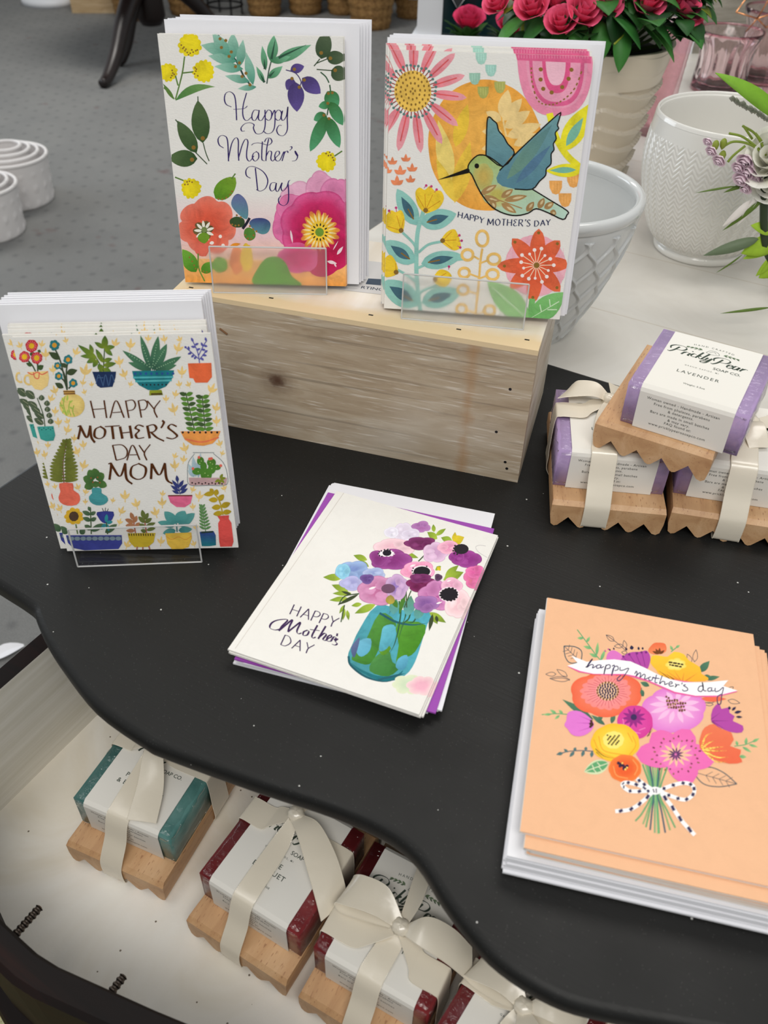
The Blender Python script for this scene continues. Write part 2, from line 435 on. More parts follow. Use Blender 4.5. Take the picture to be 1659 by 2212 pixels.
CREAM = (237, 235, 229)
def art_floral(A):
    foil = lambda L, r=7: A.dots(L, r, (170, 125, 50), mat=1)
    A.band(.22, .40, (240, 205, 208), CREAM); A.band(.11, .22, (246, 200, 175), (240, 205, 208)); A.band(0, .11, (248, 168, 78), (247, 190, 125))
    Y = (236, 224, 28)
    for i, (x, y, r) in enumerate([(285, 248, 92), (122, 455, 70), (388, 445, 86), (1325, 1120, 78), (292, 1328, 78)]):
        A.ruffle(x, y, r, r * 1.02, 11 + i % 3, .2, [(.5, (240, 220, 30)), (1, (232, 212, 20))], i + 3)
    g = (95, 130, 60)
    A.strokes([[(245, 335), (225, 470), (175, 660)], [(230, 460), (310, 450)], [(175, 480), (195, 555)], [(165, 655), (130, 610), (85, 570)], [(1385, 1080), (1445, 1040)], [(235, 1270), (170, 1245)]], 11, g)
    A.leaf((175, 668), (475, 562), 62, (70, 125, 60), (120, 160, 90), 1, -.12); A.leaf((165, 660), (80, 540), 30, g)
    foil([(220, 250), (232, 275), (248, 292), (265, 305), (288, 310), (310, 302), (330, 292), (342, 285), (275, 322), (300, 285), (240, 265), (255, 280)])
    foil([(150, 440), (155, 460), (148, 480), (165, 470), (140, 495), (325, 420), (330, 445), (320, 465), (345, 480), (335, 430)])
    foil([(1322, 1060), (1340, 1075), (1358, 1072), (1372, 1090), (1380, 1110), (1350, 1050), (245, 1300), (262, 1280), (280, 1275), (300, 1282), (268, 1298)])
    T1, T2 = (72, 150, 125), (160, 205, 185)
    A.stroke([(500, 170), (560, 270), (640, 370), (700, 490), (760, 560)], 14, (40, 75, 70))
    A.leaves([((580, 300), (372, 248), 95), ((640, 370), (425, 328), 80), ((690, 425), (472, 408), 74), ((740, 520), (552, 478), 62), ((790, 560), (650, 575), 46),
              ((610, 360), (612, 150), 92), ((660, 410), (690, 205), 70), ((765, 545), (712, 300), 72), ((585, 330), (455, 150), 90)], T1, T2)
    foil([(515, 200), (558, 212), (525, 265), (600, 298), (583, 332), (662, 380), (632, 408), (712, 458), (682, 482), (742, 545)], 13)
    A.stroke([(870, 535), (885, 440), (905, 360)], 10, (70, 90, 80))
    A.leaves([((862, 435), (835, 250), 48), ((905, 375), (925, 165), 84), ((925, 372), (1208, 240), 84), ((852, 530), (790, 405), 38), ((880, 495), (990, 402), 62), ((905, 372), (1050, 330), 60)], (60, 120, 80), (120, 185, 145))
    A.strokes([[(855, 425), (850, 350)], [(905, 350), (935, 200)], [(960, 340), (1170, 240)], [(852, 525), (820, 460)], [(890, 480), (930, 440)]], 20, (40, 80, 60), taper=1.5)
    P1, P2 = (70, 56, 112), (98, 80, 150)
    A.leaves([((1050, 432), (1155, 402), 74), ((1075, 500), (1022, 580), 84), ((1085, 520), (1100, 745), 128), ((1140, 490), (1280, 606), 118)], P1, P2, .75)
    A.stroke([(1015, 430), (1090, 455), (1130, 515), (1120, 560)], 8, P1)
    foil([(1080, 425), (1062, 495), (1155, 505), (1118, 560)], 14)
    D1, D2 = (48, 72, 44), (86, 104, 76)
    A.leaves([((1285, 345), (1325, 140), 122), ((1325, 335), (1470, 335), 105), ((1362, 430), (1480, 480), 118)], D1, D2, .6)
    A.strokes([[(1230, 400), (1275, 345)], [(1245, 380), (1330, 345)], [(1250, 425), (1365, 432)]], 8, D1); foil([(1285, 300), (1355, 340), (1392, 430)], 15)
    A.strokes([[(1280, 445), (1320, 480), (1345, 525)], [(1350, 540), (1355, 610), (1330, 770)]], 10, (50, 90, 60))
    A.leaves([((1330, 590), (1410, 710), 116), ((1350, 685), (1265, 705), 62), ((1355, 670), (1450, 845), 92), ((1320, 760), (1228, 808), 74), ((1325, 770), (1200, 1045), 98), ((1335, 785), (1425, 1015), 96)], (50, 105, 48), (84, 165, 115), .7)
    foil([(1340, 605), (1370, 600), (1335, 680), (1305, 770), (1345, 795)], 12)
    A.leaves([((382, 985), (345, 665), 138), ((335, 1060), (190, 820), 112), ((340, 1105), (120, 1100), 128)], (52, 82, 40), (84, 108, 66), .75)
    A.strokes([[(345, 635), (347, 680)], [(175, 810), (205, 850)], [(325, 1055), (370, 1100), (415, 1145)], [(385, 985), (405, 1060), (430, 1122)]], 8, (70, 90, 65)); foil([(382, 950), (312, 1020), (300, 1112)], 17)
    A.leaf((478, 1405), (630, 1245), 138, (84, 140, 28), (125, 165, 45), .6); A.stroke([(600, 1255), (630, 1215)], 10, g); foil([(500, 1408), (530, 1410), (560, 1398), (590, 1375), (605, 1350)], 8)
    # coral flower
    A.ruffle(415, 1610, 228, 222, 7, .16, [(.35, (226, 92, 66)), (.7, (232, 108, 84)), (1, (236, 128, 106))], 5)
    A.leaf((345, 1740), (405, 1840), 110, (230, 110, 90), None, .6)
    A.ruffle(385, 1645, 78, 75, 6, .3, [(.3, (60, 85, 40)), (1, (120, 90, 50))], 2)
    A.petals(392, 1650, 78, 80, 9, 22, (244, 240, 225), None, .25, .4); A.leaf((380, 1660), (395, 1745), 90, (110, 150, 40), None, .7); A.dot(392, 1640, 22, (120, 140, 80))
    A.petals(500, 1730, 70, 55, 3, 26, (250, 240, 232), None, .5, .8)
    # peony
    for (x, y, a, b, c) in [(1110, 1420, 150, 150, (232, 178, 204)), (1280, 1340, 120, 150, (230, 160, 194)), (1400, 1400, 150, 160, (222, 130, 176)), (1020, 1600, 110, 160, (224, 110, 165)), (1060, 1480, 120, 120, (224, 118, 168))]:
        A.ruffle(x, y, a, b, 5, .12, [(.5, c), (.9, tuple(min(255, q + 12) for q in c)), (1, tuple(max(0, q - 12) for q in c))], x)
    A.ruffle(1270, 1640, 300, 310, 8, .1, [(.4, (196, 24, 84)), (.7, (205, 44, 106)), (.94, (222, 92, 150)), (1, (206, 66, 130))], 8)
    A.ruffle(1290, 1800, 230, 190, 6, .12, [(.6, (192, 18, 78)), (1, (200, 30, 96))], 4)
    A.ruffle(1110, 1850, 160, 120, 5, .12, [(.5, (214, 60, 120)), (1, (222, 95, 150))], 6)
    A.ruffle(1270, 1645, 150, 150, 16, .35, [(.45, (246, 205, 60)), (.75, (240, 178, 50)), (1, (228, 120, 70))], 9, 96)
    A.petals(1272, 1650, 135, 150, 22, 15, (252, 240, 190), (246, 205, 90), .5, .1, sharp=1); A.dot(1272, 1655, 34, (110, 150, 50))
    A.petals(1272, 1655, 66, 70, 13, 11, (45, 45, 30), None, .65, 0)
    A.leaves([((1050, 1640), (1066, 1740), 16), ((1405, 1825), (1452, 1762), 24), ((1330, 1875), (1405, 1892), 26), ((1385, 1890), (1400, 1920), 14), ((1375, 1790), (1415, 1720), 8)], (246, 222, 230))
    # butterfly
    B1, B2 = (102, 106, 158), (92, 148, 156)
    A.poly([(715, 1560), (640, 1510), (598, 1450), (615, 1390), (655, 1368), (705, 1410), (727, 1480)], B1, 4, B2); A.poly([(735, 1590), (770, 1555), (850, 1553), (897, 1590), (880, 1655), (830, 1672), (770, 1640)], (62, 66, 130), 4, B2)
    A.poly([(695, 1560), (640, 1540), (592, 1560), (590, 1595), (630, 1622), (692, 1612)], (52, 78, 40), 4); A.poly([(700, 1640), (697, 1690), (735, 1722), (778, 1700), (778, 1650), (735, 1622)], (84, 135, 52), 4)
    A.stroke([(738, 1550), (715, 1590), (684, 1632)], 20, (28, 28, 45)); foil([(640, 1530), (670, 1545), (605, 1600), (630, 1608), (655, 1606), (740, 1612), (765, 1635), (790, 1650), (705, 1680), (725, 1705), (750, 1708), (768, 1680)], 8)
    # low leaves and fruit behind the frosted lip
    A.leaves([((330, 1960), (225, 1790), 110), ((370, 1960), (470, 1890), 80)], (70, 135, 28), (120, 180, 60), .7); A.stroke([(345, 1820), (350, 1930), (395, 2030)], 10, (110, 150, 60))
    foil([(280, 1850), (300, 1880), (315, 1910), (325, 1935), (385, 1955), (410, 1960)], 7)
    A.ruffle(510, 1905, 62, 60, 5, .1, [(1, (110, 168, 56))], 3); A.ruffle(640, 1870, 55, 110, 5, .12, [(1, (236, 140, 84))], 3); A.ruffle(715, 1850, 48, 110, 5, .1, [(1, (246, 205, 70))], 3)
    A.poly([(770, 2060), (800, 1930), (870, 1850), (960, 1845), (1020, 1900), (1060, 1990), (1130, 2060)], (98, 160, 52), 3)
    A.leaf((590, 1760), (670, 1745), 26, (236, 150, 40))
    # lettering
    ink = (52, 36, 104); N = (3.2, 80)
    A.strokes([[(600, 712), (560, 692), (547, 650), (558, 610), (590, 598), (622, 625), (634, 690), (640, 812)], [(716, 605), (692, 690), (686, 755), (696, 800), (720, 814), (752, 788)], [(615, 730), (660, 728), (700, 722), (722, 704)],
               [(808, 738), (775, 735), (757, 770), (760, 805), (782, 812), (805, 770), (812, 735), (806, 800), (830, 812), (856, 770)],
               [(856, 732), (857, 850), (836, 905), (790, 912), (768, 872), (772, 845), (740, 830), (700, 840), (674, 870), (680, 894), (702, 892)], [(858, 765), (880, 733), (905, 748), (904, 792), (884, 812), (860, 798)],
               [(904, 790), (930, 735), (930, 850), (910, 900), (872, 912), (842, 892)], [(930, 765), (955, 733), (980, 750), (976, 795), (955, 812), (932, 795)],
               [(976, 790), (990, 738), (980, 790), (994, 812), (1020, 775), (1030, 708), (1026, 800), (1026, 880), (1000, 924), (962, 920), (945, 885), (962, 850), (984, 850)],
               [(540, 1022), (508, 1000), (498, 960), (515, 932), (545, 930), (570, 965), (578, 1122)], [(578, 1100), (602, 990), (632, 945), (652, 965), (652, 1050), (656, 1118)], [(656, 1090), (682, 1000), (707, 955), (726, 975), (716, 1050), (718, 1100), (740, 1120), (772, 1080)],
               [(795, 1048), (768, 1062), (760, 1095), (780, 1120), (806, 1098), (806, 1062), (786, 1046)], [(836, 972), (831, 1060), (833, 1108), (852, 1118)], [(752, 1000), (775, 985), (820, 984), (880, 998), (908, 975), (897, 948), (868, 948), (852, 975)],
               [(884, 950), (870, 1020), (862, 1118)], [(865, 1082), (885, 1045), (906, 1052), (900, 1100), (916, 1118), (940, 1090), (965, 1065), (962, 1045), (942, 1048), (930, 1082), (942, 1115), (970, 1110), (998, 1050), (1002, 1062), (986, 1118)], [(999, 1070), (1012, 1048), (1026, 1042), (1032, 1056)],
               [(1045, 1012), (1058, 1008), (1060, 1022), (1044, 1038)], [(1062, 1118), (1090, 1112), (1104, 1085), (1090, 1062), (1086, 1042), (1108, 1078)],
               [(745, 1250), (715, 1230), (711, 1190), (735, 1163), (780, 1165), (842, 1200), (876, 1260), (862, 1320), (822, 1346), (788, 1335)], [(782, 1172), (790, 1250), (800, 1342)],
               [(938, 1282), (905, 1285), (892, 1320), (905, 1345), (930, 1330), (942, 1285), (938, 1335), (956, 1345), (985, 1282), (978, 1322), (992, 1345), (1020, 1318), (1036, 1272), (1048, 1262)], [(1032, 1290), (1036, 1370), (1030, 1430), (1000, 1455), (966, 1440), (959, 1405), (978, 1380)]], 9.5, ink, nib=N, k=7)

def art_bird(A):
    rd = random.Random(4); F = 1
    # sun
    A.ruffle(757, 857, 388, 450, 9, .012, [(.5, (244, 182, 82)), (1, (240, 168, 66))], 2)
    A.leaves([((555, 870), (640, 580), 92)], (240, 200, 64), None, .8); A.leaves([((520, 1120), (440, 690), 116)], (243, 218, 122)); A.leaves([((545, 1250), (655, 835), 118)], (240, 200, 70)); A.leaves([((540, 1240), (425, 950), 80)], (240, 205, 75))
    fr = (245, 214, 146)
    A.stroke([(900, 800), (880, 690), (880, 560)], 12, fr)
    A.leaves([((872, 670), (915, 480), 90), ((885, 690), (1008, 540), 82), ((890, 740), (1062, 625), 90), ((905, 800), (1138, 715), 90), ((865, 690), (765, 630), 70), ((872, 770), (735, 765), 66), ((880, 860), (730, 885), 66), ((950, 860), (1120, 780), 70)], fr, None, .8)
    # daisy
    ang = [(-88, 1), (-62, 1), (-38, 1), (-15, 1), (6, 1), (34, 1), (58, 1), (82, 1), (106, 1), (130, 1), (160, 1), (190, 1), (216, 1), (-115, 1)]
    for a, q in ang:
        a = radians(a); b = (270 + 140 * cos(a), 490 + 150 * sin(a)); t = (270 + 365 * cos(a), 490 + 425 * sin(a))
        A.leaf(b, (t[0], t[1]), 66, (232, 130, 142), (240, 164, 172), .45); A.stroke([b, (270 + 310 * cos(a), 490 + 355 * sin(a))], 9, (222, 88, 92))
    for i in range(38):
        a = 2 * pi * i / 38; r1 = rd.uniform(1.22, 1.36)
        A.stroke([(270 + 122 * cos(a), 490 + 138 * sin(a)), (270 + 122 * r1 * cos(a), 490 + 138 * r1 * sin(a))], 7, (150, 55, 50)); A.dot(270 + 122 * r1 * cos(a), 490 + 138 * r1 * sin(a), 10, (92, 128, 124), n=7)
    A.ruffle(270, 490, 125, 142, 20, .03, [(1, (240, 196, 88))], 3)
    for r, n in ((14, 4), (45, 11), (75, 18), (103, 25)):
        for i in range(n):
            a = 2 * pi * i / n + r; A.dot(270 + r * 1.1 * cos(a), 490 + r * 1.24 * sin(a), 7, (110, 85, 40), 10, 6, mat=F)
    # little mint cups
    def cup(x, y, w, col):
        A.poly([(x - w, y - w), (x + w, y - w), (x + w * .95, y + w * .1), (x + w * .55, y + w * .95), (x, y + w * 1.15), (x - w * .55, y + w * .95), (x - w * .95, y + w * .1)], col)
        for d in (-.45, 0, .45): A.stroke([(x + d * w, y - .8 * w), (x + d * w, y + .5 * w)], 3, tuple(min(255, q + 22) for q in col))
    for x, y, c in [(735, 262, (168, 214, 198)), (800, 345, (165, 212, 198)), (690, 402, (160, 204, 182)), (746, 496, (172, 176, 96)), (860, 460, (176, 178, 98))]: cup(x, y, 38, c)
    for x, y in [(1230, 1146), (1350, 1100), (1292, 1232)]: cup(x, y, 44, (240, 172, 92))
    # pink rainbow flower
    def U(x0, x1, top, bot, col, e=.75): A.poly([(x0, top)] + [((x0 + x1) / 2 - (x1 - x0) / 2 * math.copysign(abs(cos(t)) ** e, cos(t)), top + (bot - top) * sin(t) ** .8) for t in [pi * k / 24 for k in range(25)]] + [(x1, top)], col)
    U(980, 1500, 200, 660, (236, 144, 174)); U(1040, 1462, 230, 606, (238, 158, 184)); U(1062, 1440, 250, 592, (226, 98, 146)); U(1084, 1414, 250, 562, (240, 162, 188)); U(1150, 1345, 250, 502, (226, 88, 138)); U(1174, 1312, 250, 448, (246, 192, 208))
    A.poly([(978, 150), (1500, 150), (1488, 296), (980, 275)], (228, 100, 145))
    for i in range(26): A.stroke([(990 + i * 19, 238), (990 + i * 19, 262)], 4, (240, 150, 180))
    for x, y in [(1140, 338), (1138, 408), (1155, 472), (1212, 497), (1285, 460), (1330, 402), (1350, 340)]: A.dot(x, y, 15, (105, 75, 45), mat=F)
    ds = crom([(1076, 325), (1080, 430), (1120, 555), (1202, 582), (1290, 548), (1372, 465), (1428, 330)], 7)
    for i in range(0, len(ds) - 1, 2): A.stroke([ds[i], ds[i + 1]], 10, (60, 40, 40), mat=F)
    # yellow leaves
    yl = (236, 226, 44)
    A.stroke([(1195, 640), (1235, 800), (1310, 930), (1410, 1020)], 46, yl, taper=0); A.leaf((1280, 900), (1475, 580), 150, yl, None, .8); A.leaf((1305, 865), (1425, 670), 64, (124, 188, 164)); A.leaf((1420, 1030), (1165, 1035), 92, yl, None, .8); A.leaf((1370, 1028), (1190, 1032), 42, (124, 188, 164))
    for x, y, q in [(130, 960, 1), (220, 940, 1), (182, 1022, 1.25), (262, 1005, 1.1), (98, 1022, .9), (160, 1092, 1.3), (250, 1082, 1)]:
        for a in (-150, -90, -30): A.leaf((x, y + 28 * q), (x + 38 * q * cos(radians(a)), y + 28 * q + 52 * q * sin(radians(a))), 22 * q, (240, 142, 96))
    # left plant
    st = (146, 202, 190)
    A.strokes([[(310, 1990), (290, 1800), (285, 1650), (295, 1450), (338, 1300)]], 28, st); A.strokes([[(195, 1450), (265, 1520), (292, 1580)], [(465, 1510), (370, 1530), (298, 1585)], [(160, 1700), (230, 1740), (292, 1790)], [(440, 1800), (350, 1830), (298, 1860)], [(600, 1630), (400, 1650), (290, 1690)]], 17, st)
    for b, t, w in [((290, 1400), (160, 1155), 122), ((318, 1392), (556, 1325), 136), ((275, 1652), (70, 1505), 132), ((318, 1660), (594, 1605), 118), ((300, 1935), (50, 1775), 160), ((318, 1920), (584, 1845), 140)]:
        A.leaf(b, t, w, (136, 196, 186), (150, 206, 194), .7); d = (t[0] - b[0], t[1] - b[1])
        p, q = (b[0] + d[0] * .16, b[1] + d[1] * .16), (b[0] + d[0] * .78, b[1] + d[1] * .78); A.leaf(p, q, w * .46, (66, 106, 122)); A.stroke([p, (b[0] + d[0] * .45, b[1] + d[1] * .45)], 9, (150, 110, 50), mat=F)
    for P, base in [([(345, 1318), (298, 1265), (282, 1180), (310, 1145), (345, 1162), (380, 1135), (410, 1168), (452, 1168), (474, 1220), (442, 1282), (385, 1312)], (350, 1300)), ([(70, 1350), (118, 1300), (150, 1312), (185, 1298), (207, 1340), (207, 1400), (185, 1452), (120, 1442), (72, 1400)], (185, 1435)),
                    ([(452, 1505), (490, 1448), (540, 1428), (562, 1460), (577, 1500), (582, 1550), (540, 1572), (488, 1545)], (462, 1505)), ([(65, 1640), (110, 1598), (146, 1640), (162, 1700), (140, 1737), (65, 1742)], (150, 1715)), ([(400, 1755), (440, 1700), (500, 1715), (522, 1760), (480, 1815), (420, 1800)], (410, 1765))]:
        A.poly(P, (243, 206, 50), 3)
        for q in P[2::2]: A.stroke([base, (base[0] + (q[0] - base[0]) * .8, base[1] + (q[1] - base[1]) * .8)], 5, (214, 150, 30))
        A.dot(base[0], base[1], 17, (70, 84, 50), n=8, mat=F)
    for x, y, a, b in [(340, 1150, 355, 1132), (375, 1150, 390, 1138), (410, 1180, 425, 1160), (115, 1320, 106, 1302), (155, 1310, 152, 1282), (560, 1480, 575, 1470), (570, 1510, 590, 1506), (560, 1540, 580, 1552), (500, 1700, 503, 1680)]: A.stroke([(x, y), (a, b)], 4, (190, 60, 120)); A.dot(a, b, 9, (200, 60, 125), n=7)
    # orange loop sprig
    og = (240, 196, 110)
    A.stroke([(728, 1560), (715, 1640), (700, 1800), (676, 2010)], 15, og)
    for x, y, rx, ry in [(728, 1492, 40, 52), (628, 1602, 38, 36), (805, 1632, 42, 36), (605, 1722, 36, 32), (795, 1735, 40, 34), (596, 1836, 36, 32), (585, 1965, 34, 32), (772, 1975, 36, 32)]:
        A.stroke([(x + rx * cos(k * pi / 5), y + ry * sin(k * pi / 5)) for k in range(11)], 19, og)
        if y > 1530: A.stroke([(x + (rx if x < 700 else -rx), y + 8), (705 - (y - 1600) * .06, y + 30)], 12, og)
    # red flower
    A.ruffle(1085, 1678, 208, 208, 24, .02, [(1, (242, 178, 192))], 3)
    for i in range(40): A.stroke([(885 + i * 10, 1640 - (i % 5) * 20), (885 + i * 10, 1700 + (i % 7) * 14)], 3, (248, 205, 214))
    for a, L in [(-85, 225), (-45, 212), (-2, 208), (48, 218), (97, 236), (140, 215), (179, 246), (-132, 222)]:
        a = radians(a); t = (1090 + L * cos(a), 1675 + L * 1.02 * sin(a)); A.leaf((1090 + 10 * cos(a), 1675 + 10 * sin(a)), (t[0] + 18 * cos(a), t[1] + 18 * sin(a)), 104, (226, 88, 54), (230, 110, 70), .5)
    for a, L in [(-85, 220), (-45, 205), (48, 205), (97, 218), (179, 215), (-132, 212)]: A.dot(1090 + L * cos(radians(a)), 1675 + L * sin(radians(a)), 11, (60, 45, 30), n=8, mat=F)
    for i in range(15):
        a = 2 * pi * i / 15; L = (118, 88, 104)[i % 3]; e = (1090 + L * cos(a), 1675 + L * sin(a)); A.stroke([(1090, 1675), e], 5, (248, 226, 196)); A.dot(e[0], e[1], 13 if i % 3 != 1 else 10, (250, 236, 232), n=8)
    A.dot(1092, 1675, 20, (30, 26, 22), mat=F)
    A.stroke([(1060, 1900), (1040, 2050)], 40, (118, 186, 108)); A.leaf((1045, 2050), (1280, 1860), 150, (112, 184, 104), (132, 196, 118), .8); A.leaf((1030, 2040), (760, 1780), 170, (140, 200, 124), (150, 204, 132), .8)
    A.strokes([[(1050, 2040), (1240, 1920)], [(1120, 1990), (1110, 1940)], [(1180, 1955), (1175, 1905)], [(1160, 1975), (1225, 1975)], [(1010, 2020), (790, 1820)]], 7, (206, 232, 196))
    # bird
    W1, W2 = (116, 160, 162), (90, 136, 148); O = (34, 28, 22)
    rear = [(760, 930), (770, 700), (786, 666), (812, 690), (836, 712), (848, 760), (880, 798), (908, 850), (952, 912), (872, 1005)]
    A.poly(rear, W1, 0, W2); body = [(640, 1030), (645, 985), (700, 932), (752, 930), (800, 950), (870, 1005), (950, 1080), (1070, 1158), (1180, 1228), (1305, 1308), (1300, 1335), (1275, 1365), (1180, 1322), (1095, 1292), (1040, 1322), (960, 1337), (880, 1322), (800, 1280), (740, 1210), (700, 1140), (664, 1060)]
    A.poly(body, (164, 186, 104), 0, (190, 222, 206), (.35, .9)); A.ruffle(740, 1075, 70, 95, 5, .1, [(.3, (204, 178, 92)), (1, (184, 184, 108))], 2); A.ruffle(830, 1200, 95, 80, 5, .1, [(.4, (196, 186, 96)), (1, (186, 200, 150))], 5)
    br = (170, 134, 84)
    for b, t in [((720, 1190), (830, 1130)), ((860, 1215), (940, 1160)), ((880, 1235), (1035, 1205)), ((740, 1210), (850, 1240)), ((790, 1230), (820, 1290)), ((860, 1255), (960, 1320)), ((1030, 1310), (1080, 1245)), ((1110, 1290), (1150, 1220)), ((1150, 1290), (1215, 1250)), ((1190, 1310), (1230, 1330))]:
        A.leaf(b, t, 44, br, None, .7); d = (t[0] - b[0], t[1] - b[1]); A.leaf((b[0] + d[0] * .35, b[1] + d[1] * .35), (b[0] + d[0] * .85, b[1] + d[1] * .85), 16, (216, 196, 150))
    A.stroke([(715, 1185), (850, 1235), (1000, 1290)], 8, br)
    wing = [(828, 1082), (850, 1032), (1000, 880), (1252, 648), (1266, 662), (1248, 720), (1256, 745), (1232, 775), (1238, 815), (1218, 850), (1222, 890), (1202, 920), (1200, 985), (1168, 1020), (1162, 1065), (1120, 1105), (1068, 1160), (950, 1158), (868, 1138), (835, 1112)]
    A.poly(wing, (112, 158, 162), 0, (86, 132, 148)); A.leaves([((900, 1090), (1210, 720), 90)], (110, 150, 130), (92, 136, 140)); A.leaves([((960, 1120), (1200, 860), 60)], (84, 122, 150))
    A.poly([(428, 1096), (640, 1014), (650, 1030), (642, 1048)], O, mat=2)
    for L in (rear + [rear[0]], [(870, 1005), (800, 950), (752, 928), (700, 930), (645, 985), (640, 1030), (664, 1062), (700, 1142), (740, 1212), (800, 1282), (880, 1324), (960, 1338), (1040, 1322), (1095, 1292), (1180, 1322), (1275, 1366), (1302, 1335), (1306, 1308), (1180, 1228), (1068, 1158)], [(850, 1032)] + wing[2:18]): A.stroke(L, 9, O, k=3, mat=2)
    A.dot(697, 1000, 16, (20, 18, 16), 18, mat=2)
    nv = (40, 50, 88)
    pen(A, "HAPPY", (566, 1348), (745, 1392), (6, -38), 7.5, nv, (3, 80)); pen(A, "MOTHER'S", (764, 1402), (1062, 1412), (4, -44), 7.5, nv, (3, 80)); pen(A, "DAY", (1082, 1412), (1195, 1402), (2, -38), 7.5, nv, (3, 80))
def art_mom(A):
    yl = (242, 208, 132)
    def sprig(x, y, s, a=-90):
        for d, L in ((-42, .8), (0, 1.0), (40, .8)):
            t = radians(a + d); A.leaf((x, y), (x + s * L * cos(t), y + s * L * sin(t)), s * .3, yl, None, .8)
        t = radians(a + 180); A.stroke([(x - s * .3 * cos(t), y - s * .3 * sin(t)), (x + s * .35 * cos(t), y + s * .35 * sin(t))], s * .1, yl)
    for i, (x, y, s) in enumerate([(130, 335, 46), (270, 330, 46), (300, 400, 62), (440, 305, 40), (500, 385, 56), (565, 520, 80), (350, 500, 52), (365, 640, 56), (330, 690, 50), (550, 585, 42), (612, 595, 34), (565, 645, 36), (765, 330, 56), (870, 345, 64), (800, 455, 60), (835, 535, 58), (870, 595, 36),
                               (990, 300, 44), (1100, 305, 46), (1205, 305, 40), (1185, 370, 64), (1215, 525, 60), (1200, 600, 42), (1265, 600, 40), (1170, 665, 46), (1110, 695, 42), (1165, 770, 66), (1405, 640, 66), (1440, 760, 58), (1445, 845, 54), (1240, 1025, 60), (1165, 1070, 40), (1225, 1095, 46), (1170, 1140, 60), (1470, 990, 46), (1480, 1050, 34),
                               (360, 775, 48), (385, 850, 52), (450, 840, 42), (440, 900, 56), (490, 955, 44), (555, 1000, 50), (515, 1045, 58), (550, 1140, 60), (310, 1000, 40), (290, 1065, 48), (520, 1280, 44), (565, 1310, 42), (565, 1375, 34), (360, 1275, 36), (395, 1425, 50), (750, 1365, 34), (835, 1345, 64), (915, 1395, 60), (805, 1440, 52), (1085, 1320, 38), (1085, 1385, 58), (1045, 1450, 60), (1285, 1290, 40), (1330, 1340, 56), (1290, 1405, 40), (1500, 1280, 40), (845, 1665, 52), (1075, 1640, 52), (1310, 1540, 34), (1300, 1650, 40), (795, 1510, 40)]):
        sprig(x, y, s, -90 + ((i * 37) % 50) - 25)
    G1, G2, G3 = (92, 140, 52), (66, 92, 48), (132, 152, 44)
    # red flowers in a handled cup
    A.strokes([[(205, 350), (240, 430), (245, 495)], [(165, 410), (205, 450), (230, 495)], [(245, 420), (245, 495)]], 9, (60, 80, 50)); A.leaves([((245, 480), (285, 455), 36), ((210, 455), (165, 440), 28), ((250, 370), (262, 350), 24), ((190, 375), (215, 385), 22)], G2)
    for x, y, r in [(204, 325, 43), (155, 397, 38), (238, 405, 40)]: A.ruffle(x, y, r, r, 7, .12, [(.5, (214, 38, 52)), (1, (206, 50, 64))], x); A.petals(x, y, r * .85, r * .85, 14, 4, (240, 150, 150), None, .55); A.dot(x, y, 19, (246, 196, 40))
    A.stroke([(185, 520), (160, 525), (155, 560), (175, 580), (200, 578)], 13, yl); A.poly([(178, 498), (315, 492), (322, 540), (312, 590), (270, 620), (225, 612), (190, 570)], (244, 212, 138), 0); A.strokes([[(175, 500), (210, 515), (240, 500), (275, 515), (315, 496)], [(215, 500), (225, 535), (250, 540), (255, 500)]], 7, (226, 100, 80))
    # teal flowers in a yellow vase
    A.strokes([[(360, 340), (400, 430), (445, 620)], [(452, 420), (440, 500), (445, 610)], [(380, 460), (420, 500), (442, 580)], [(388, 528), (425, 560), (444, 615)], [(486, 575), (455, 610)]], 10, (58, 74, 52)); A.leaves([((400, 415), (320, 368), 44), ((440, 510), (515, 488), 44), ((420, 605), (362, 572), 36), ((445, 470), (405, 440), 30)], (64, 80, 50))
    for x, y, r in [(360, 322, 36), (452, 418, 32), (380, 458, 25), (388, 527, 28), (486, 574, 30)]: A.ruffle(x, y, r, r, 6, .2, [(1, (44, 126, 132))], x); A.dot(x, y, r * .46, (226, 160, 50))
    A.ruffle(478, 722, 86, 78, 5, .01, [(.6, (244, 216, 132)), (1, (238, 206, 118))], 3); A.poly([(418, 622), (496, 622), (500, 650), (424, 652)], (210, 160, 80)); A.strokes([[(418, 630), (498, 630)], [(420, 645), (500, 643)]], 5, (70, 40, 25), k=0)
    A.strokes([[(395, 700), (440, 790)], [(430, 660), (420, 720), (445, 790)], [(465, 690), (455, 740), (470, 790)], [(490, 720), (482, 760), (495, 795)]], 7, (170, 196, 80)); A.petals(440, 720, 50, 70, 7, 14, (182, 204, 92), None, .4, .4, sharp=1)
    # leafy plant in a navy pot
    A.strokes([[(700, 330), (690, 500)], [(600, 360), (650, 420), (690, 500)], [(760, 440), (690, 500)]], 7, G2)
    A.leaves([((700, 345), (702, 262), 44), ((700, 345), (768, 335), 32), ((700, 345), (752, 395), 32), ((700, 345), (632, 305), 30), ((650, 415), (520, 322), 36), ((640, 400), (535, 395), 30), ((620, 380), (600, 318), 28), ((640, 410), (578, 440), 34), ((650, 420), (622, 470), 34), ((690, 440), (640, 350), 34), ((692, 430), (750, 415), 30), ((690, 460), (776, 445), 34), ((690, 480), (742, 500), 34), ((685, 490), (655, 450), 40), ((690, 495), (660, 510), 40)], G3, (74, 112, 46), .8)
    A.poly([(616, 500), (776, 500), (772, 540), (752, 600), (672, 606), (648, 592)], (28, 50, 92)); A.strokes([[(640, 580), (660, 520), (690, 595)], [(690, 590), (705, 520), (725, 595)], [(730, 590), (745, 520), (765, 570)], [(650, 540), (690, 540)]], 5, (70, 100, 140))
    # aloe in a teal bowl
    al = (52, 98, 78)
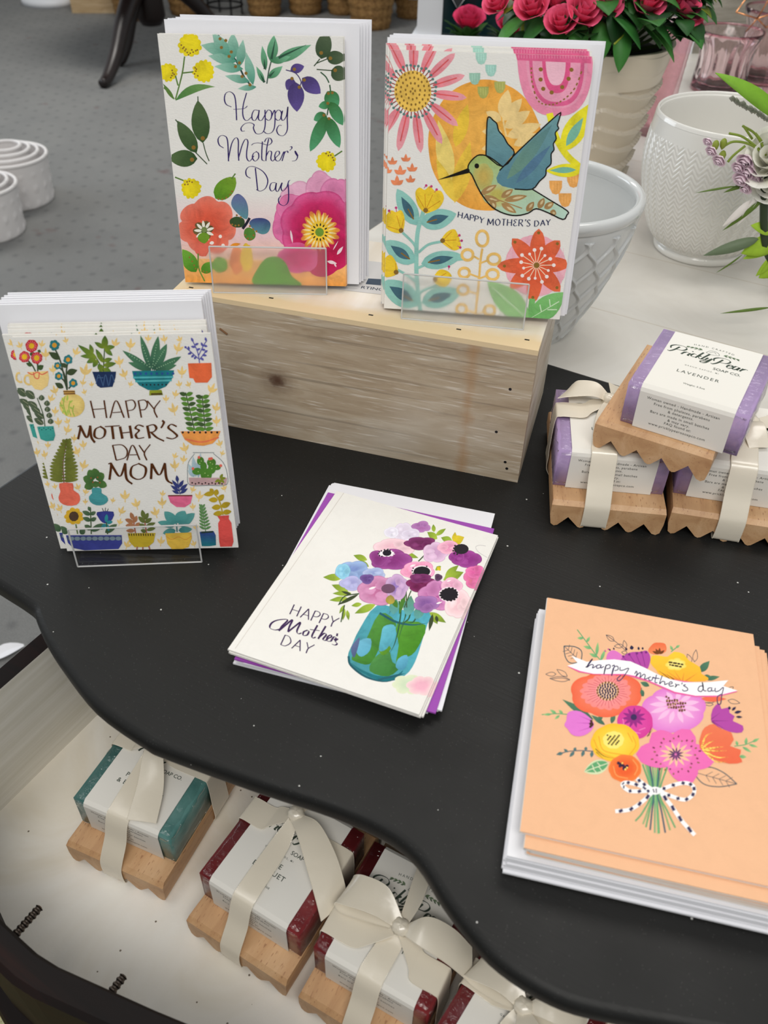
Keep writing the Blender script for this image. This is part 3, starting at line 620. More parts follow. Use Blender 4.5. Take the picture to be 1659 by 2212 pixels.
    A.leaves([((1010, 495), (820, 362), 44), ((1010, 495), (940, 265), 46), ((1020, 495), (1058, 270), 58), ((1030, 495), (1115, 322), 62), ((1040, 495), (1210, 405), 50), ((1010, 495), (858, 440), 42), ((1040, 495), (1180, 460), 44)], al, (78, 128, 92), .8)
    for b, t in [((1000, 470), (850, 380)), ((1005, 470), (945, 310)), ((1020, 470), (1050, 310)), ((1035, 460), (1105, 350)), ((1050, 480), (1180, 425))]:
        for k in range(9): A.dot(b[0] + (t[0] - b[0]) * k / 9, b[1] + (t[1] - b[1]) * k / 9, 4, (150, 190, 150), n=5)
    A.poly([(884, 497), (1164, 494), (1150, 550), (1110, 600), (1050, 625), (990, 622), (930, 590), (895, 545)], (24, 122, 132)); A.poly([(1000, 625), (1080, 622), (1090, 656), (998, 658)], (150, 160, 40)); A.strokes([[(890, 540), (1158, 538)], [(905, 565), (1148, 560)]], 12, (84, 184, 188), k=0); A.dots([(905 + 36 * k, 515) for k in range(8)], 9, (40, 84, 150)); A.dots([(955 + 26 * k, 588) for k in range(7)], 6, (30, 30, 40)); A.stroke([(1010, 650), (1085, 648)], 13, (84, 70, 20))
    # lilac twig, orange pot
    li = (88, 88, 168)
    A.strokes([[(1332, 448), (1320, 380), (1290, 310)], [(1325, 400), (1355, 340), (1380, 300)], [(1325, 420), (1280, 380), (1240, 345)], [(1328, 430), (1375, 370)]], 6, li)
    for b, d in [((1290, 310), (-14, -28)), ((1300, 330), (26, -10)), ((1305, 345), (-30, -6)), ((1310, 365), (28, -12)), ((1355, 340), (-14, -26)), ((1360, 335), (24, 6)), ((1375, 305), (-6, -24)), ((1345, 360), (26, 4)), ((1280, 380), (-26, 10)), ((1262, 365), (-4, -28)), ((1245, 350), (-12, -12)), ((1295, 395), (-18, 16)), ((1310, 405), (-14, 18)), ((1350, 395), (30, 6)), ((1365, 380), (20, -14)), ((1340, 415), (20, 16))]: A.leaf(b, (b[0] + d[0], b[1] + d[1]), 15, li, None, .7)
    A.poly([(1255, 450), (1410, 448), (1414, 540), (1385, 576), (1305, 576), (1290, 548), (1265, 545)], (236, 108, 62))
    # twin stems in an orange bowl
    for (x0, y0, x1, y1, s) in [(1300, 885, 1240, 640, 46), (1370, 885, 1350, 660, 46)]:
        A.stroke([(x0, y0), (x1, y1)], 7, G2, k=0)
        for k in range(8):
            t = k / 7.5; x, y = x0 + (x1 - x0) * t, y0 + (y1 - y0) * t
            for sd in (-1, 1): A.leaf((x, y), (x + sd * (56 - 12 * t), y - 14), 27, G1 if (k + sd) % 3 else G2, None, .7)
    A.poly([(1206, 895), (1472, 893), (1455, 940), (1420, 975), (1360, 990), (1290, 985), (1235, 950)], (242, 158, 78)); A.dots([(1222 + 38 * k, 902) for k in range(7)], 8, (50, 30, 30)); A.stroke([(1240, 945), (1350, 965), (1460, 935)], 10, (236, 120, 80))
    # cactus terrarium
    A.leaves([((1300, 1190), (1260, 1110), 34), ((1310, 1195), (1290, 1060), 36), ((1325, 1200), (1340, 1035), 36), ((1300, 1195), (1255, 1150), 26)], (150, 178, 190), (184, 206, 214))
    cg = (78, 132, 44)
    for x, y, rx, ry in [(1378, 1178, 38, 40), (1318, 1158, 34, 24), (1340, 1090, 24, 28), (1360, 1125, 22, 30), (1412, 1100, 30, 28), (1415, 1140, 26, 34), (1448, 1132, 26, 18)]: A.dot(x, y, rx, cg, ry, 14)
    A.dots([(1330, 1066), (1290, 1140), (1412, 1074), (1400, 1076), (1474, 1120)], 10, (232, 110, 90)); A.dots([(1345, 1090), (1335, 1105), (1325, 1160), (1370, 1170), (1390, 1185), (1405, 1100), (1420, 1110), (1415, 1140), (1445, 1132)], 4, (170, 200, 120))
    A.poly([(1262, 1200), (1516, 1200), (1510, 1245), (1270, 1250)], (196, 160, 160)); A.petals(1468, 1208, 40, 38, 7, 18, (130, 140, 40), None, .1, 3.4, skip=(0, 1)); A.dots([(1285 + 22 * k, 1234 + (k % 2) * 6) for k in range(10)], 6, (60, 40, 40))
    A.strokes([[(1290, 1035), (1430, 1035)], [(1300, 1042), (1260, 1100), (1254, 1180), (1270, 1248), (1400, 1250), (1510, 1246), (1518, 1180), (1490, 1100), (1425, 1040)]], 3.5, (120, 130, 135))
    # rubber plant, teal pot (left edge)
    for x, y, dx in [(205, 652, -40), (250, 668, 30), (220, 712, -40), (285, 705, 34), (240, 748, -34), (290, 745, 30), (265, 785, -36), (300, 785, 34), (262, 825, -34), (312, 825, 28), (200, 640, -30)]: A.leaf((x + 20, y + 20), (x + dx - 10, y - 18), 40, (74, 92, 64), (92, 106, 84), .7); A.stroke([(x + 15, y + 16), (x + dx * .6, y - 10)], 3, (170, 170, 140))
    A.stroke([(292, 860), (280, 780), (240, 670)], 6, (70, 90, 60)); A.poly([(238, 862), (350, 858), (362, 920), (350, 955), (300, 960), (262, 945)], (62, 160, 150)); A.dots([(255 + 15 * k, 872 + (k % 2) * 10) for k in range(7)], 4, (30, 80, 80))
    # fern, coral vase
    A.stroke([(420, 1240), (415, 1100), (440, 950)], 7, (120, 70, 50))
    for k in range(13):
        y = 1225 - k * 21; w = 98 - max(0, k - 4) * 8.5; x = 420 - 1.0 * (k > 6) + max(0, (k - 6)) * 3.4
        for sd in (-1, 1): A.leaf((x, y), (x + sd * w, y - 12 - k * (1.6 + (sd < 0) * -.6)), 25, (104, 112, 42), (124, 130, 54), .4)
    A.leaf((438, 970), (442, 940), 26, (104, 112, 42))
    A.poly([(388, 1242), (480, 1240), (484, 1285), (520, 1310), (530, 1350), (505, 1385), (440, 1390), (396, 1370), (382, 1335), (396, 1295)], (238, 112, 88), 2)
    # round leaves, teal vase
    A.leaves([((625, 1215), (590, 1150), 62), ((640, 1205), (625, 1140), 62), ((640, 1215), (692, 1175), 62), ((620, 1230), (552, 1200), 60), ((650, 1235), (712, 1258), 52), ((620, 1245), (560, 1270), 54), ((635, 1225), (635, 1268), 62)], (58, 96, 48), (84, 124, 60), .6); A.dots([(605, 1205), (650, 1200), (618, 1232), (665, 1235)], 6, (150, 90, 50))
    A.poly([(612, 1272), (672, 1272), (676, 1305), (710, 1325), (720, 1355), (690, 1382), (640, 1386), (600, 1365), (590, 1330), (612, 1305)], (74, 160, 164), 2)
    # pink bowl, navy leaves
    nv = (52, 62, 124); A.stroke([(1205, 1310), (1180, 1190)], 6, nv)
    A.leaves([((1200, 1290), (1140, 1250), 22), ((1195, 1270), (1150, 1215), 22), ((1188, 1230), (1182, 1184), 22), ((1196, 1265), (1228, 1215), 24), ((1202, 1285), (1255, 1240), 24), ((1205, 1305), (1256, 1270), 22), ((1200, 1305), (1150, 1285), 20)], nv)
    A.poly([(1122, 1318), (1288, 1315), (1275, 1370), (1235, 1396), (1180, 1394), (1140, 1365)], (236, 110, 150)); A.stroke([(1125, 1320), (1285, 1318)], 8, (110, 40, 30), k=0)
    # long blue trough
    A.ruffle(487, 1462, 66, 58, 9, .22, [(1, (226, 180, 50))], 3); A.dot(487, 1462, 34, (84, 62, 46)); A.stroke([(500, 1515), (512, 1580)], 8, (90, 120, 60)); A.stroke([(600, 1400), (605, 1580)], 7, G2); A.leaves([((600, 1425), (585, 1395), 22), ((600, 1450), (545, 1428), 30), ((602, 1450), (636, 1430), 26), ((602, 1490), (548, 1470), 30), ((604, 1490), (640, 1470), 28), ((605, 1550), (560, 1520), 34), ((606, 1560), (690, 1510), 40), ((700, 1570), (780, 1512), 40), ((440, 1580), (395, 1530), 44), ((530, 1580), (560, 1545), 40)], (60, 92, 62), (90, 116, 84), .7)
    A.poly([(645, 1432), (756, 1428), (748, 1480), (715, 1506), (680, 1500), (655, 1470)], (54, 62, 142), 2); A.petals(705, 1505, 46, 60, 5, 24, (46, 140, 150), None, .1, 3.6, skip=(0,)); A.strokes([[(690, 1428), (680, 1405)], [(700, 1428), (702, 1402)], [(712, 1428), (722, 1408)]], 4, (60, 60, 60)); A.stroke([(708, 1500), (716, 1580)], 7, G2)
    A.poly([(432, 1590), (812, 1585), (815, 1640), (790, 1678), (560, 1690), (480, 1675), (445, 1640)], (58, 66, 150), 0); A.stroke([(440, 1612), (812, 1606)], 26, (72, 84, 120), k=0)
    for k in range(9): A.dot(470 + 40 * k, 1612 - .6 * k, 19, (130, 150, 160), 14)
    # mustard bowl on legs
    A.strokes([[(905, 1570), (890, 1480), (870, 1440)], [(980, 1570), (965, 1480), (950, 1420)]], 8, (180, 100, 80)); A.leaves([((890, 1480), (872, 1432), 28), ((892, 1500), (835, 1478), 30), ((900, 1520), (838, 1520), 32), ((895, 1500), (915, 1455), 28), ((905, 1530), (935, 1500), 28), ((900, 1555), (842, 1555), 26)], (180, 122, 84), None, .7)
    A.leaves([((962, 1470), (950, 1415), 30), ((965, 1480), (992, 1435), 28), ((970, 1500), (1015, 1470), 28), ((968, 1500), (925, 1460), 30), ((975, 1525), (1040, 1500), 26), ((972, 1530), (930, 1510), 28), ((980, 1550), (1040, 1535), 24), ((978, 1560), (940, 1550), 26)], (104, 116, 56), None, .7)
    A.poly([(852, 1572), (1040, 1568), (1028, 1630), (990, 1662), (900, 1665), (865, 1630)], (206, 178, 42)); A.strokes([[(862 + 16 * k, 1572), (864 + 16 * k, 1588)] for k in range(11)], 6, (60, 50, 20), k=0); A.strokes([[(918, 1660), (914, 1680)], [(955, 1662), (955, 1680)], [(995, 1655), (1002, 1678)]], 9, (170, 110, 90), k=0)
    # teal leaves, yellow pot
    A.stroke([(1185, 1560), (1180, 1500)], 8, (60, 130, 130)); A.leaves([((1180, 1505), (1100, 1425), 66), ((1170, 1520), (1055, 1495), 44), ((1185, 1500), (1238, 1420), 78), ((1195, 1520), (1302, 1435), 66), ((1175, 1550), (1090, 1570), 46), ((1195, 1550), (1285, 1540), 44)], (66, 142, 140), (92, 160, 156), .7)
    A.poly([(1105, 1570), (1280, 1562), (1284, 1600), (1262, 1660), (1225, 1676), (1150, 1674), (1120, 1640)], (236, 194, 74)); A.stroke([(1110, 1590), (1150, 1610), (1195, 1592), (1240, 1610), (1282, 1586)], 5, (226, 160, 60))
    # sprig in blue jar, ochre stem in red vase
    A.stroke([(1375, 1555), (1360, 1450), (1348, 1375)], 5, (84, 130, 80))
    for k in range(8):
        for sd in (-1, 1): A.leaf((1372 - k * 3, 1540 - k * 20), (1372 - k * 3 + sd * (40 - k * 3), 1520 - k * 21), 15, (96, 142, 84), None, .7)
    A.poly([(1335, 1558), (1428, 1552), (1442, 1580), (1444, 1645), (1400, 1652), (1350, 1652)], (52, 62, 140), 0, (30, 120, 130)); A.stroke([(1345, 1562), (1425, 1556)], 12, (40, 60, 60), k=0)
    oc = (186, 158, 34); A.stroke([(1490, 1445), (1465, 1350), (1420, 1290)], 8, oc); A.leaves([((1425, 1295), (1402, 1272), 28), ((1430, 1300), (1362, 1312), 32), ((1440, 1315), (1450, 1275), 34), ((1455, 1345), (1395, 1345), 34), ((1460, 1350), (1495, 1310), 36), ((1475, 1390), (1415, 1398), 36), ((1478, 1390), (1538, 1365), 38), ((1488, 1430), (1425, 1440), 34), ((1488, 1430), (1545, 1420), 34)], oc, None, .7)
    A.poly([(1452, 1452), (1530, 1446), (1528, 1470), (1545, 1495), (1560, 1620), (1550, 1652), (1472, 1655), (1465, 1620), (1458, 1500), (1470, 1478)], (228, 84, 78), 0)
    # lettering in bronze foil
    b = (112, 62, 30)
    A.strokes([[(603, 690), (630, 805)], [(695, 688), (712, 805)], [(620, 748), (705, 742)], [(735, 805), (776, 690), (830, 803)], [(752, 770), (816, 765)], [(840, 690), (862, 805)], [(840, 694), (888, 688), (906, 720), (890, 750), (852, 757)], [(925, 690), (946, 803)], [(925, 692), (968, 688), (986, 715), (970, 748), (936, 753)], [(985, 692), (1032, 748)], [(1072, 690), (1032, 748), (1052, 803)],
               [(752, 985), (776, 1085)], [(752, 986), (815, 984), (850, 1020), (838, 1066), (776, 1086)], [(848, 1086), (886, 985), (935, 1083)], [(866, 1050), (920, 1048)], [(930, 985), (966, 1036)], [(1005, 980), (966, 1036), (982, 1085)]], 10, b, nib=(5, 80), k=6, mat=2)
    A.strokes([[(515, 862), (535, 862), (518, 946)], [(535, 862), (578, 935), (602, 855)], [(600, 855), (608, 930), (632, 968)], [(668, 862), (636, 880), (630, 925), (662, 942), (694, 925), (700, 885), (668, 860)], [(700, 862), (800, 856)], [(748, 860), (758, 945)], [(802, 862), (818, 942)], [(868, 856), (882, 940)], [(810, 905), (878, 898)], [(962, 862), (925, 852), (906, 872), (930, 888), (908, 915), (922, 940), (965, 934)], [(985, 856), (1002, 940)], [(978, 862), (1025, 850), (1046, 872), (1028, 896), (996, 900)], [(1010, 900), (1050, 935), (1098, 958)], [(1085, 822), (1096, 835), (1086, 858), (1076, 872)], [(1182, 862), (1145, 848), (1126, 870), (1162, 900), (1184, 925), (1154, 943), (1112, 935)],
               [(722, 1110), (742, 1112), (730, 1215)], [(742, 1112), (800, 1192), (838, 1105)], [(836, 1105), (845, 1205), (884, 1243)], [(925, 1108), (882, 1130), (876, 1185), (920, 1212), (965, 1192), (974, 1135), (925, 1106)], [(1015, 1106), (1010, 1210)], [(1015, 1108), (1065, 1182), (1104, 1103)], [(1102, 1104), (1115, 1208), (1154, 1240)]], 17, b, nib=(6, 78), k=6, mat=2)

def art_anemone(A):
    A.stroke([(694, 92), (72, 984)], 4, (214, 208, 200), k=0)
    # jar
    jar = [(890, 745), (1050, 775), (1205, 790), (1190, 860), (1168, 930), (1120, 1080), (1062, 1160), (960, 1195), (830, 1165), (738, 1092), (722, 1035), (745, 975), (790, 880)]
    A.poly(jar, (70, 150, 160), 3, (84, 176, 196), (.7, -.7))
    gr = (84, 148, 52)
    for P, c in [([(905, 790), (1000, 840), (985, 900), (930, 930), (900, 1010), (850, 1090), (770, 1075), (745, 1045), (820, 960)], (82, 146, 60)), ([(1010, 850), (1180, 865), (1120, 1020), (1050, 1060), (1005, 1090), (1020, 980)], (88, 154, 48)), ([(880, 1050), (960, 1010), (985, 1080), (1030, 1110), (960, 1165), (850, 1130)], (76, 140, 70)), ([(900, 1000), (940, 970), (975, 1000), (930, 1040)], (104, 160, 50)),
                 ([(930, 870), (990, 860), (1000, 920), (950, 1000), (905, 1010), (915, 930)], (104, 188, 208)), ([(790, 950), (855, 940), (850, 1010), (800, 1045), (770, 1010)], (112, 186, 212)), ([(1020, 1060), (1070, 1040), (1075, 1090), (1045, 1130), (1005, 1110)], (96, 172, 200)), ([(740, 1080), (800, 1120), (900, 1160), (1000, 1160), (1050, 1130), (1000, 1185), (900, 1185), (790, 1130)], (40, 128, 138)), ([(740, 990), (790, 930), (775, 1010), (755, 1050)], (96, 110, 150))]:
        A.poly(P, c, 3, tuple(max(0, q - 22) for q in c), (.6, .8))
    A.strokes([[(905, 790), (1000, 842), (1100, 862), (1195, 852)], [(725, 1040), (740, 1095), (830, 1165), (950, 1195), (1060, 1160)], [(900, 1185), (1010, 1160), (1062, 1150)]], 13, (30, 92, 104), taper=2)
    A.strokes([[(1020, 720), (1030, 800), (1000, 960), (960, 1040)], [(1050, 700), (1060, 800), (1030, 880)], [(1100, 720), (1080, 820), (1045, 860), (1010, 980)], [(1000, 700), (960, 800)], [(1140, 760), (1110, 840), (1060, 850)]], 9, (46, 92, 60), taper=2)
    A.leaves([((985, 800), (1000, 700), 60), ((1070, 810), (1090, 690), 70), ((1120, 830), (1160, 740), 60)], (96, 170, 170), (90, 140, 110)); A.leaves([((1020, 800), (1060, 650), 26), ((1010, 760), (975, 700), 30)], (70, 120, 40))
    # shadow wash painted beside the jar
    A.ruffle(1090, 1215, 110, 60, 7, .2, [(.4, (206, 222, 190)), (1, (226, 232, 200))], 4); A.ruffle(1160, 1225, 90, 60, 6, .2, [(.4, (238, 178, 196)), (1, (244, 214, 214))], 5)
    # greenery
    lg = (168, 192, 66)
    A.leaves([((690, 580), (575, 578), 42), ((720, 660), (625, 622), 40), ((740, 672), (630, 672), 30), ((880, 740), (760, 790), 44), ((800, 735), (740, 745), 26), ((830, 480), (750, 452), 36), ((840, 520), (790, 480), 22), ((720, 700), (612, 712), 30), ((700, 760), (690, 830), 22), ((715, 770), (725, 830), 22), ((700, 740), (670, 790), 20), ((1280, 600), (1400, 555), 60), ((1290, 580), (1370, 515), 40), ((1240, 360), (1180, 320), 40), ((1230, 340), (1290, 300), 26), ((1220, 320), (1215, 275), 24), ((1330, 375), (1262, 352), 40), ((1255, 540), (1240, 520), 40), ((1200, 790), (1300, 852), 40), ((1215, 800), (1250, 860), 34), ((1040, 440), (1130, 470), 30)], lg, (122, 150, 44))
    A.leaves([((1250, 450), (1285, 430), 44), ((1245, 540), (1262, 525), 30), ((1330, 380), (1400, 350), 54), ((1340, 380), (1345, 320), 30)], (232, 206, 40), (200, 180, 50)); A.leaves([((780, 680), (660, 740), 22), ((740, 680), (680, 660), 16), ((1220, 800), (1200, 900), 26), ((1240, 810), (1250, 850), 20)], (58, 70, 40))
    A.strokes([[(785, 675), (700, 690), (665, 740)], [(1130, 490), (1165, 455)], [(1060, 650), (1065, 760)], [(1090, 660), (1050, 760)], [(700, 740), (680, 840)]], 7, (62, 84, 50))
    A.stroke([(1540, 470), (1490, 440), (1470, 410), (1490, 398), (1530, 402)], 3, (200, 196, 196))
    # blooms
    def bl(x, y, rx, ry, c1, c2, lob=5, amp=.14, sd=1):
        q = random.Random(sd); k = lambda c, d: tuple(max(0, min(255, v + d)) for v in c)
        A.ruffle(x, y, rx, ry, lob, amp, [(.35, c1), (.75, c2), (.93, k(c2, 12)), (1, k(c2, -16))], sd)
        for i in range(3):
            a = q.uniform(0, 6.28); A.ruffle(x + rx * .42 * cos(a), y + ry * .42 * sin(a), rx * q.uniform(.25, .45), ry * q.uniform(.25, .5), 4, .22, [(.3, k(c2, q.choice((-18, 14)))), (1, c2)], sd + i)
    bl(1040, 320, 60, 58, (220, 208, 226), (226, 216, 232), 4, .2, 3); bl(970, 322, 46, 34, (226, 220, 236), (232, 228, 240), 3, .2, 4); bl(1145, 290, 58, 34, (170, 104, 166), (178, 120, 180), 4, .25, 5); bl(1085, 330, 56, 30, (218, 206, 226), (222, 212, 230), 3, .2, 6)
    bl(990, 410, 130, 55, (236, 186, 200), (240, 204, 212), 5, .12, 7); bl(1140, 385, 96, 40, (106, 34, 84), (122, 44, 100), 5, .22, 8); bl(1230, 440, 80, 62, (206, 160, 200), (222, 186, 216), 5, .2, 9); bl(1310, 410, 72, 40, (232, 150, 186), (240, 176, 200), 4, .15, 10)
    bl(970, 480, 128, 62, (134, 48, 122), (150, 66, 140), 5, .16, 11); bl(900, 470, 60, 50, (134, 48, 122), (146, 62, 136), 3, .2, 15)
    A.ruffle(942, 442, 50, 22, 12, .3, [(1, (246, 236, 240))], 3); A.dot(945, 440, 26, (26, 22, 34), 18, 14); A.dots([(895, 445), (902, 455), (915, 460), (900, 435), (912, 428), (930, 422), (950, 420), (962, 426)], 5, (30, 26, 36))
    bl(1420, 480, 92, 52, (138, 44, 128), (152, 60, 142), 4, .16, 12); bl(1360, 465, 50, 38, (138, 44, 128), (150, 58, 140), 3, .16, 13); A.dot(1384, 420, 44, (34, 28, 36), 30, 16); A.dots([(1336, 430), (1342, 445), (1360, 450), (1340, 415), (1346, 400)], 6, (40, 34, 40))
    bl(750, 545, 105, 62, (132, 156, 214), (150, 176, 220), 5, .2, 14); bl(690, 545, 46, 48, (122, 186, 218), (140, 198, 222), 3, .2, 16); bl(740, 615, 70, 44, (164, 164, 214), (178, 178, 222), 4, .2, 17); bl(870, 560, 70, 36, (150, 164, 212), (170, 184, 220), 4, .2, 18)
    bl(1130, 545, 104, 58, (236, 120, 172), (242, 160, 194), 5, .16, 19); A.dot(1150, 550, 60, (246, 232, 236), 36, 14); A.dot(1152, 550, 50, (24, 22, 30), 30, 16); A.dots([(1095, 545), (1100, 560), (1115, 572), (1135, 582), (1160, 582), (1100, 530), (1180, 520)], 5, (40, 34, 44))
    bl(1480, 590, 80, 72, (222, 120, 120), (220, 110, 160), 5, .2, 20); bl(1470, 555, 60, 40, (220, 96, 160), (222, 110, 166), 4, .2, 24)
    bl(900, 660, 128, 88, (188, 108, 152), (206, 140, 180), 6, .14, 21); bl(1005, 640, 70, 80, (150, 120, 186), (196, 160, 200), 5, .16, 22); bl(830, 590, 42, 30, (96, 66, 130), (110, 80, 146), 3, .2, 23); A.dot(955, 648, 42, (110, 74, 100), 28, 14); A.leaf((965, 740), (970, 685), 54, (178, 160, 60), (150, 130, 70), .6)
    bl(1150, 625, 90, 50, (110, 26, 74), (124, 36, 90), 5, .2, 25); bl(1145, 590, 70, 30, (104, 34, 90), (120, 44, 100), 4, .2, 26)
    bl(1250, 690, 120, 92, (172, 84, 150), (200, 128, 180), 6, .18, 27); bl(1180, 740, 80, 52, (138, 92, 160), (160, 110, 172), 5, .2, 28); bl(1370, 740, 86, 90, (240, 196, 204), (244, 210, 214), 5, .14, 29); bl(1330, 635, 66, 50, (226, 160, 190), (236, 180, 204), 4, .16, 30)
    A.dot(1315, 685, 62, (244, 226, 232), 44, 14); A.ruffle(1316, 686, 58, 42, 15, .2, [(1, (24, 20, 28))], 5); bl(1250, 585, 24, 22, (70, 40, 66), (90, 60, 90), 3, .2, 31)
    for x, y, s in [(840, 650, 22), (1240, 740, 18), (1300, 610, 14), (1080, 520, 18)]: A.leaf((x, y), (x + s * 2, y - s * .6), s * .6, (248, 238, 240))
    # lettering
    ink = (62, 38, 84); th = (3.4, 113)
    pen(A, "HAPPY", (384, 790), (655, 876), (26, -56), 7, ink, th); pen(A, "DAY", (332, 966), (512, 1030), (26, -56), 7, ink, th)
    A.strokes([[(340, 872), (300, 880), (270, 866), (282, 838), (320, 822), (372, 822), (340, 858), (322, 886)], [(330, 878), (366, 848), (400, 822), (382, 862), (374, 892)], [(374, 892), (412, 862), (446, 838), (426, 884), (432, 904), (452, 900)],
               [(486, 884), (464, 894), (462, 914), (484, 912), (494, 892), (484, 884)], [(544, 856), (514, 912), (516, 930), (534, 926)], [(500, 880), (556, 888)], [(592, 862), (548, 936)], [(554, 926), (584, 904), (594, 914), (576, 938), (588, 946), (606, 936)], [(600, 936), (624, 926), (622, 914), (602, 926), (600, 948), (624, 952)], [(622, 950), (640, 926), (652, 934), (640, 944)], [(660, 906), (656, 922)], [(664, 938), (648, 950), (658, 966), (646, 974), (628, 968)]], 11, ink, nib=(3, 118), k=6)

def art_peach(A):
    g1, g2, g3 = (64, 102, 84), (98, 166, 112), (150, 196, 128)
    A.strokes([[(462, 265), (520, 345), (580, 430), (615, 470)], [(240, 800), (330, 795), (400, 800)], [(1430, 1010), (1500, 1000), (1580, 965)], [(1040, 410), (1090, 370)]], 6, g2)
    A.leaves([((500, 320), (462, 318), 18), ((520, 345), (540, 310), 18), ((550, 385), (500, 370), 20), ((580, 430), (590, 345), 20), ((585, 440), (535, 415), 20), ((605, 465), (635, 390), 20), ((330, 795), (290, 768), 18), ((300, 798), (250, 800), 16), ((370, 798), (345, 770), 18), ((350, 805), (320, 830), 16), ((1450, 1005), (1440, 975), 18), ((1500, 1000), (1505, 955), 20), ((1540, 985), (1585, 962), 18), ((1480, 1015), (1535, 1050), 18), ((1520, 1000), (1575, 1018), 16), ((1460, 1075), (1505, 1080), 22), ((1050, 400), (1035, 370), 16), ((1070, 385), (1095, 368), 16)], g2, g3)
    A.leaves([((560, 835), (368, 705), 44), ((630, 868), (545, 805), 30), ((605, 840), (590, 815), 40), ((670, 860), (690, 790), 30), ((1215, 540), (1278, 470), 46), ((1250, 585), (1340, 570), 30), ((1240, 565), (1290, 570), 24), ((860, 640), (805, 650), 46), ((905, 625), (850, 600), 30), ((870, 690), (835, 640), 40)], g1, (84, 130, 98))
    A.strokes([[(330, 1055), (400, 1035), (480, 1030), (560, 1035)]], 6, (70, 94, 110)); A.leaves([((370, 1045), (330, 1052), 22), ((400, 1040), (375, 1018), 18), ((440, 1035), (410, 1070), 22), ((440, 1032), (448, 1008), 20), ((500, 1030), (485, 1070), 22), ((510, 1030), (512, 1005), 20), ((550, 1035), (545, 1075), 22)], (84, 116, 116))
    A.leaf((650, 1110), (500, 1165), 90, (214, 224, 180), None, .8); A.leaf((650, 1110), (505, 1160), 66, g2, None, .8); A.strokes([[(650, 1110), (510, 1160)], [(600, 1128), (580, 1105)], [(560, 1143), (548, 1120)], [(590, 1132), (610, 1160)], [(555, 1146), (575, 1170)]], 5, (230, 232, 196), k=0)
    ol = (84, 84, 92)
    for b, t, w in [((485, 470), (380, 368), 100), ((415, 580), (290, 572), 30), ((400, 560), (335, 515), 26), ((330, 545), (266, 545), 24), ((690, 340), (640, 300), 26), ((745, 370), (690, 372), 24), ((760, 385), (750, 335), 22), ((770, 415), (735, 410), 20), ((1165, 480), (1140, 425), 26), ((1185, 475), (1195, 398), 28), ((1390, 720), (1465, 738), 26), ((1305, 730), (1215, 710), 28), ((1300, 745), (1240, 740), 20), ((1395, 655), (1425, 635), 20), ((1170, 1170), (1445, 1250), 110)]:
        dx, dy = t[0] - b[0], t[1] - b[1]; L = math.hypot(dx, dy); nx, ny = -dy / L * w / 2, dx / L * w / 2; ww = 6 if w > 90 else 3.5
        for sd in (-1, 1): A.stroke([b, (b[0] + dx * .3 + sd * nx, b[1] + dy * .3 + sd * ny), (b[0] + dx * .65 + sd * nx * .85, b[1] + dy * .65 + sd * ny * .85), t], ww, ol if w < 90 else (70, 90, 100))
        if w > 90:
            A.stroke([b, t], 3.5, ol)
            for q in (.3, .45, .6, .75): A.strokes([[(b[0] + dx * q, b[1] + dy * q), (b[0] + dx * (q + .12) + sd * nx * .6, b[1] + dy * (q + .12) + sd * ny * .6)] for sd in (-1, 1)], 3, ol, k=0)
    A.strokes([[(640, 300), (700, 345), (760, 400)], [(300, 575), (370, 570), (415, 585)]], 3.5, ol)
    # stems
    for i, (x0, x1, c) in enumerate([(862, 815, g2), (880, 862, (140, 176, 120)), (892, 880, g2), (905, 906, (64, 92, 110)), (922, 935, (120, 170, 124)), (938, 955, (150, 190, 130)), (955, 962, g2), (968, 1000, (64, 92, 110)), (985, 1030, (130, 170, 110)), (1020, 1062, g2)]):
        y1 = (1480, 1500, 1520, 1538, 1556, 1562, 1560, 1556, 1540, 1525)[i]; A.stroke([(x0, 1120), (912 + i * 6, 1300), (912 + (x1 - 912) * .5 + i * 3, 1420), (x1, y1)], 10, c)
    # blooms
    A.poly([(640, 445), (655, 410), (690, 398), (740, 430), (760, 470), (700, 480), (650, 466)], (222, 118, 194), 3); A.poly([(728, 470), (760, 425), (800, 410), (850, 408), (890, 402), (912, 440), (906, 490), (880, 528), (800, 510)], (180, 72, 164), 3); A.strokes([[(780, 420), (830, 500)], [(820, 412), (858, 508)], [(860, 410), (880, 500)], [(745, 440), (790, 495)]], 5, (146, 50, 140)); A.dots([(745, 437), (782, 425), (830, 418), (858, 412), (886, 412)], 8, (120, 40, 120))
    A.leaves([((768, 400), (760, 380), 14), ((800, 395), (795, 368), 24), ((842, 398), (838, 376), 14), ((866, 396), (864, 378), 12), ((668, 400), (655, 388), 10), ((690, 395), (684, 380), 10)], (40, 34, 70)); A.leaves([((640, 405), (628, 398), 10), ((655, 396), (650, 384), 8)], (214, 70, 160))
    A.poly([(898, 402), (930, 358), (965, 352), (1004, 360), (1012, 400), (985, 422), (930, 425)], (236, 108, 66), 3, (240, 140, 90)); A.leaves([((965, 424), (925, 405), 16), ((965, 424), (945, 390), 16), ((968, 424), (970, 384), 16), ((970, 424), (1000, 400), 16)], (112, 60, 20))
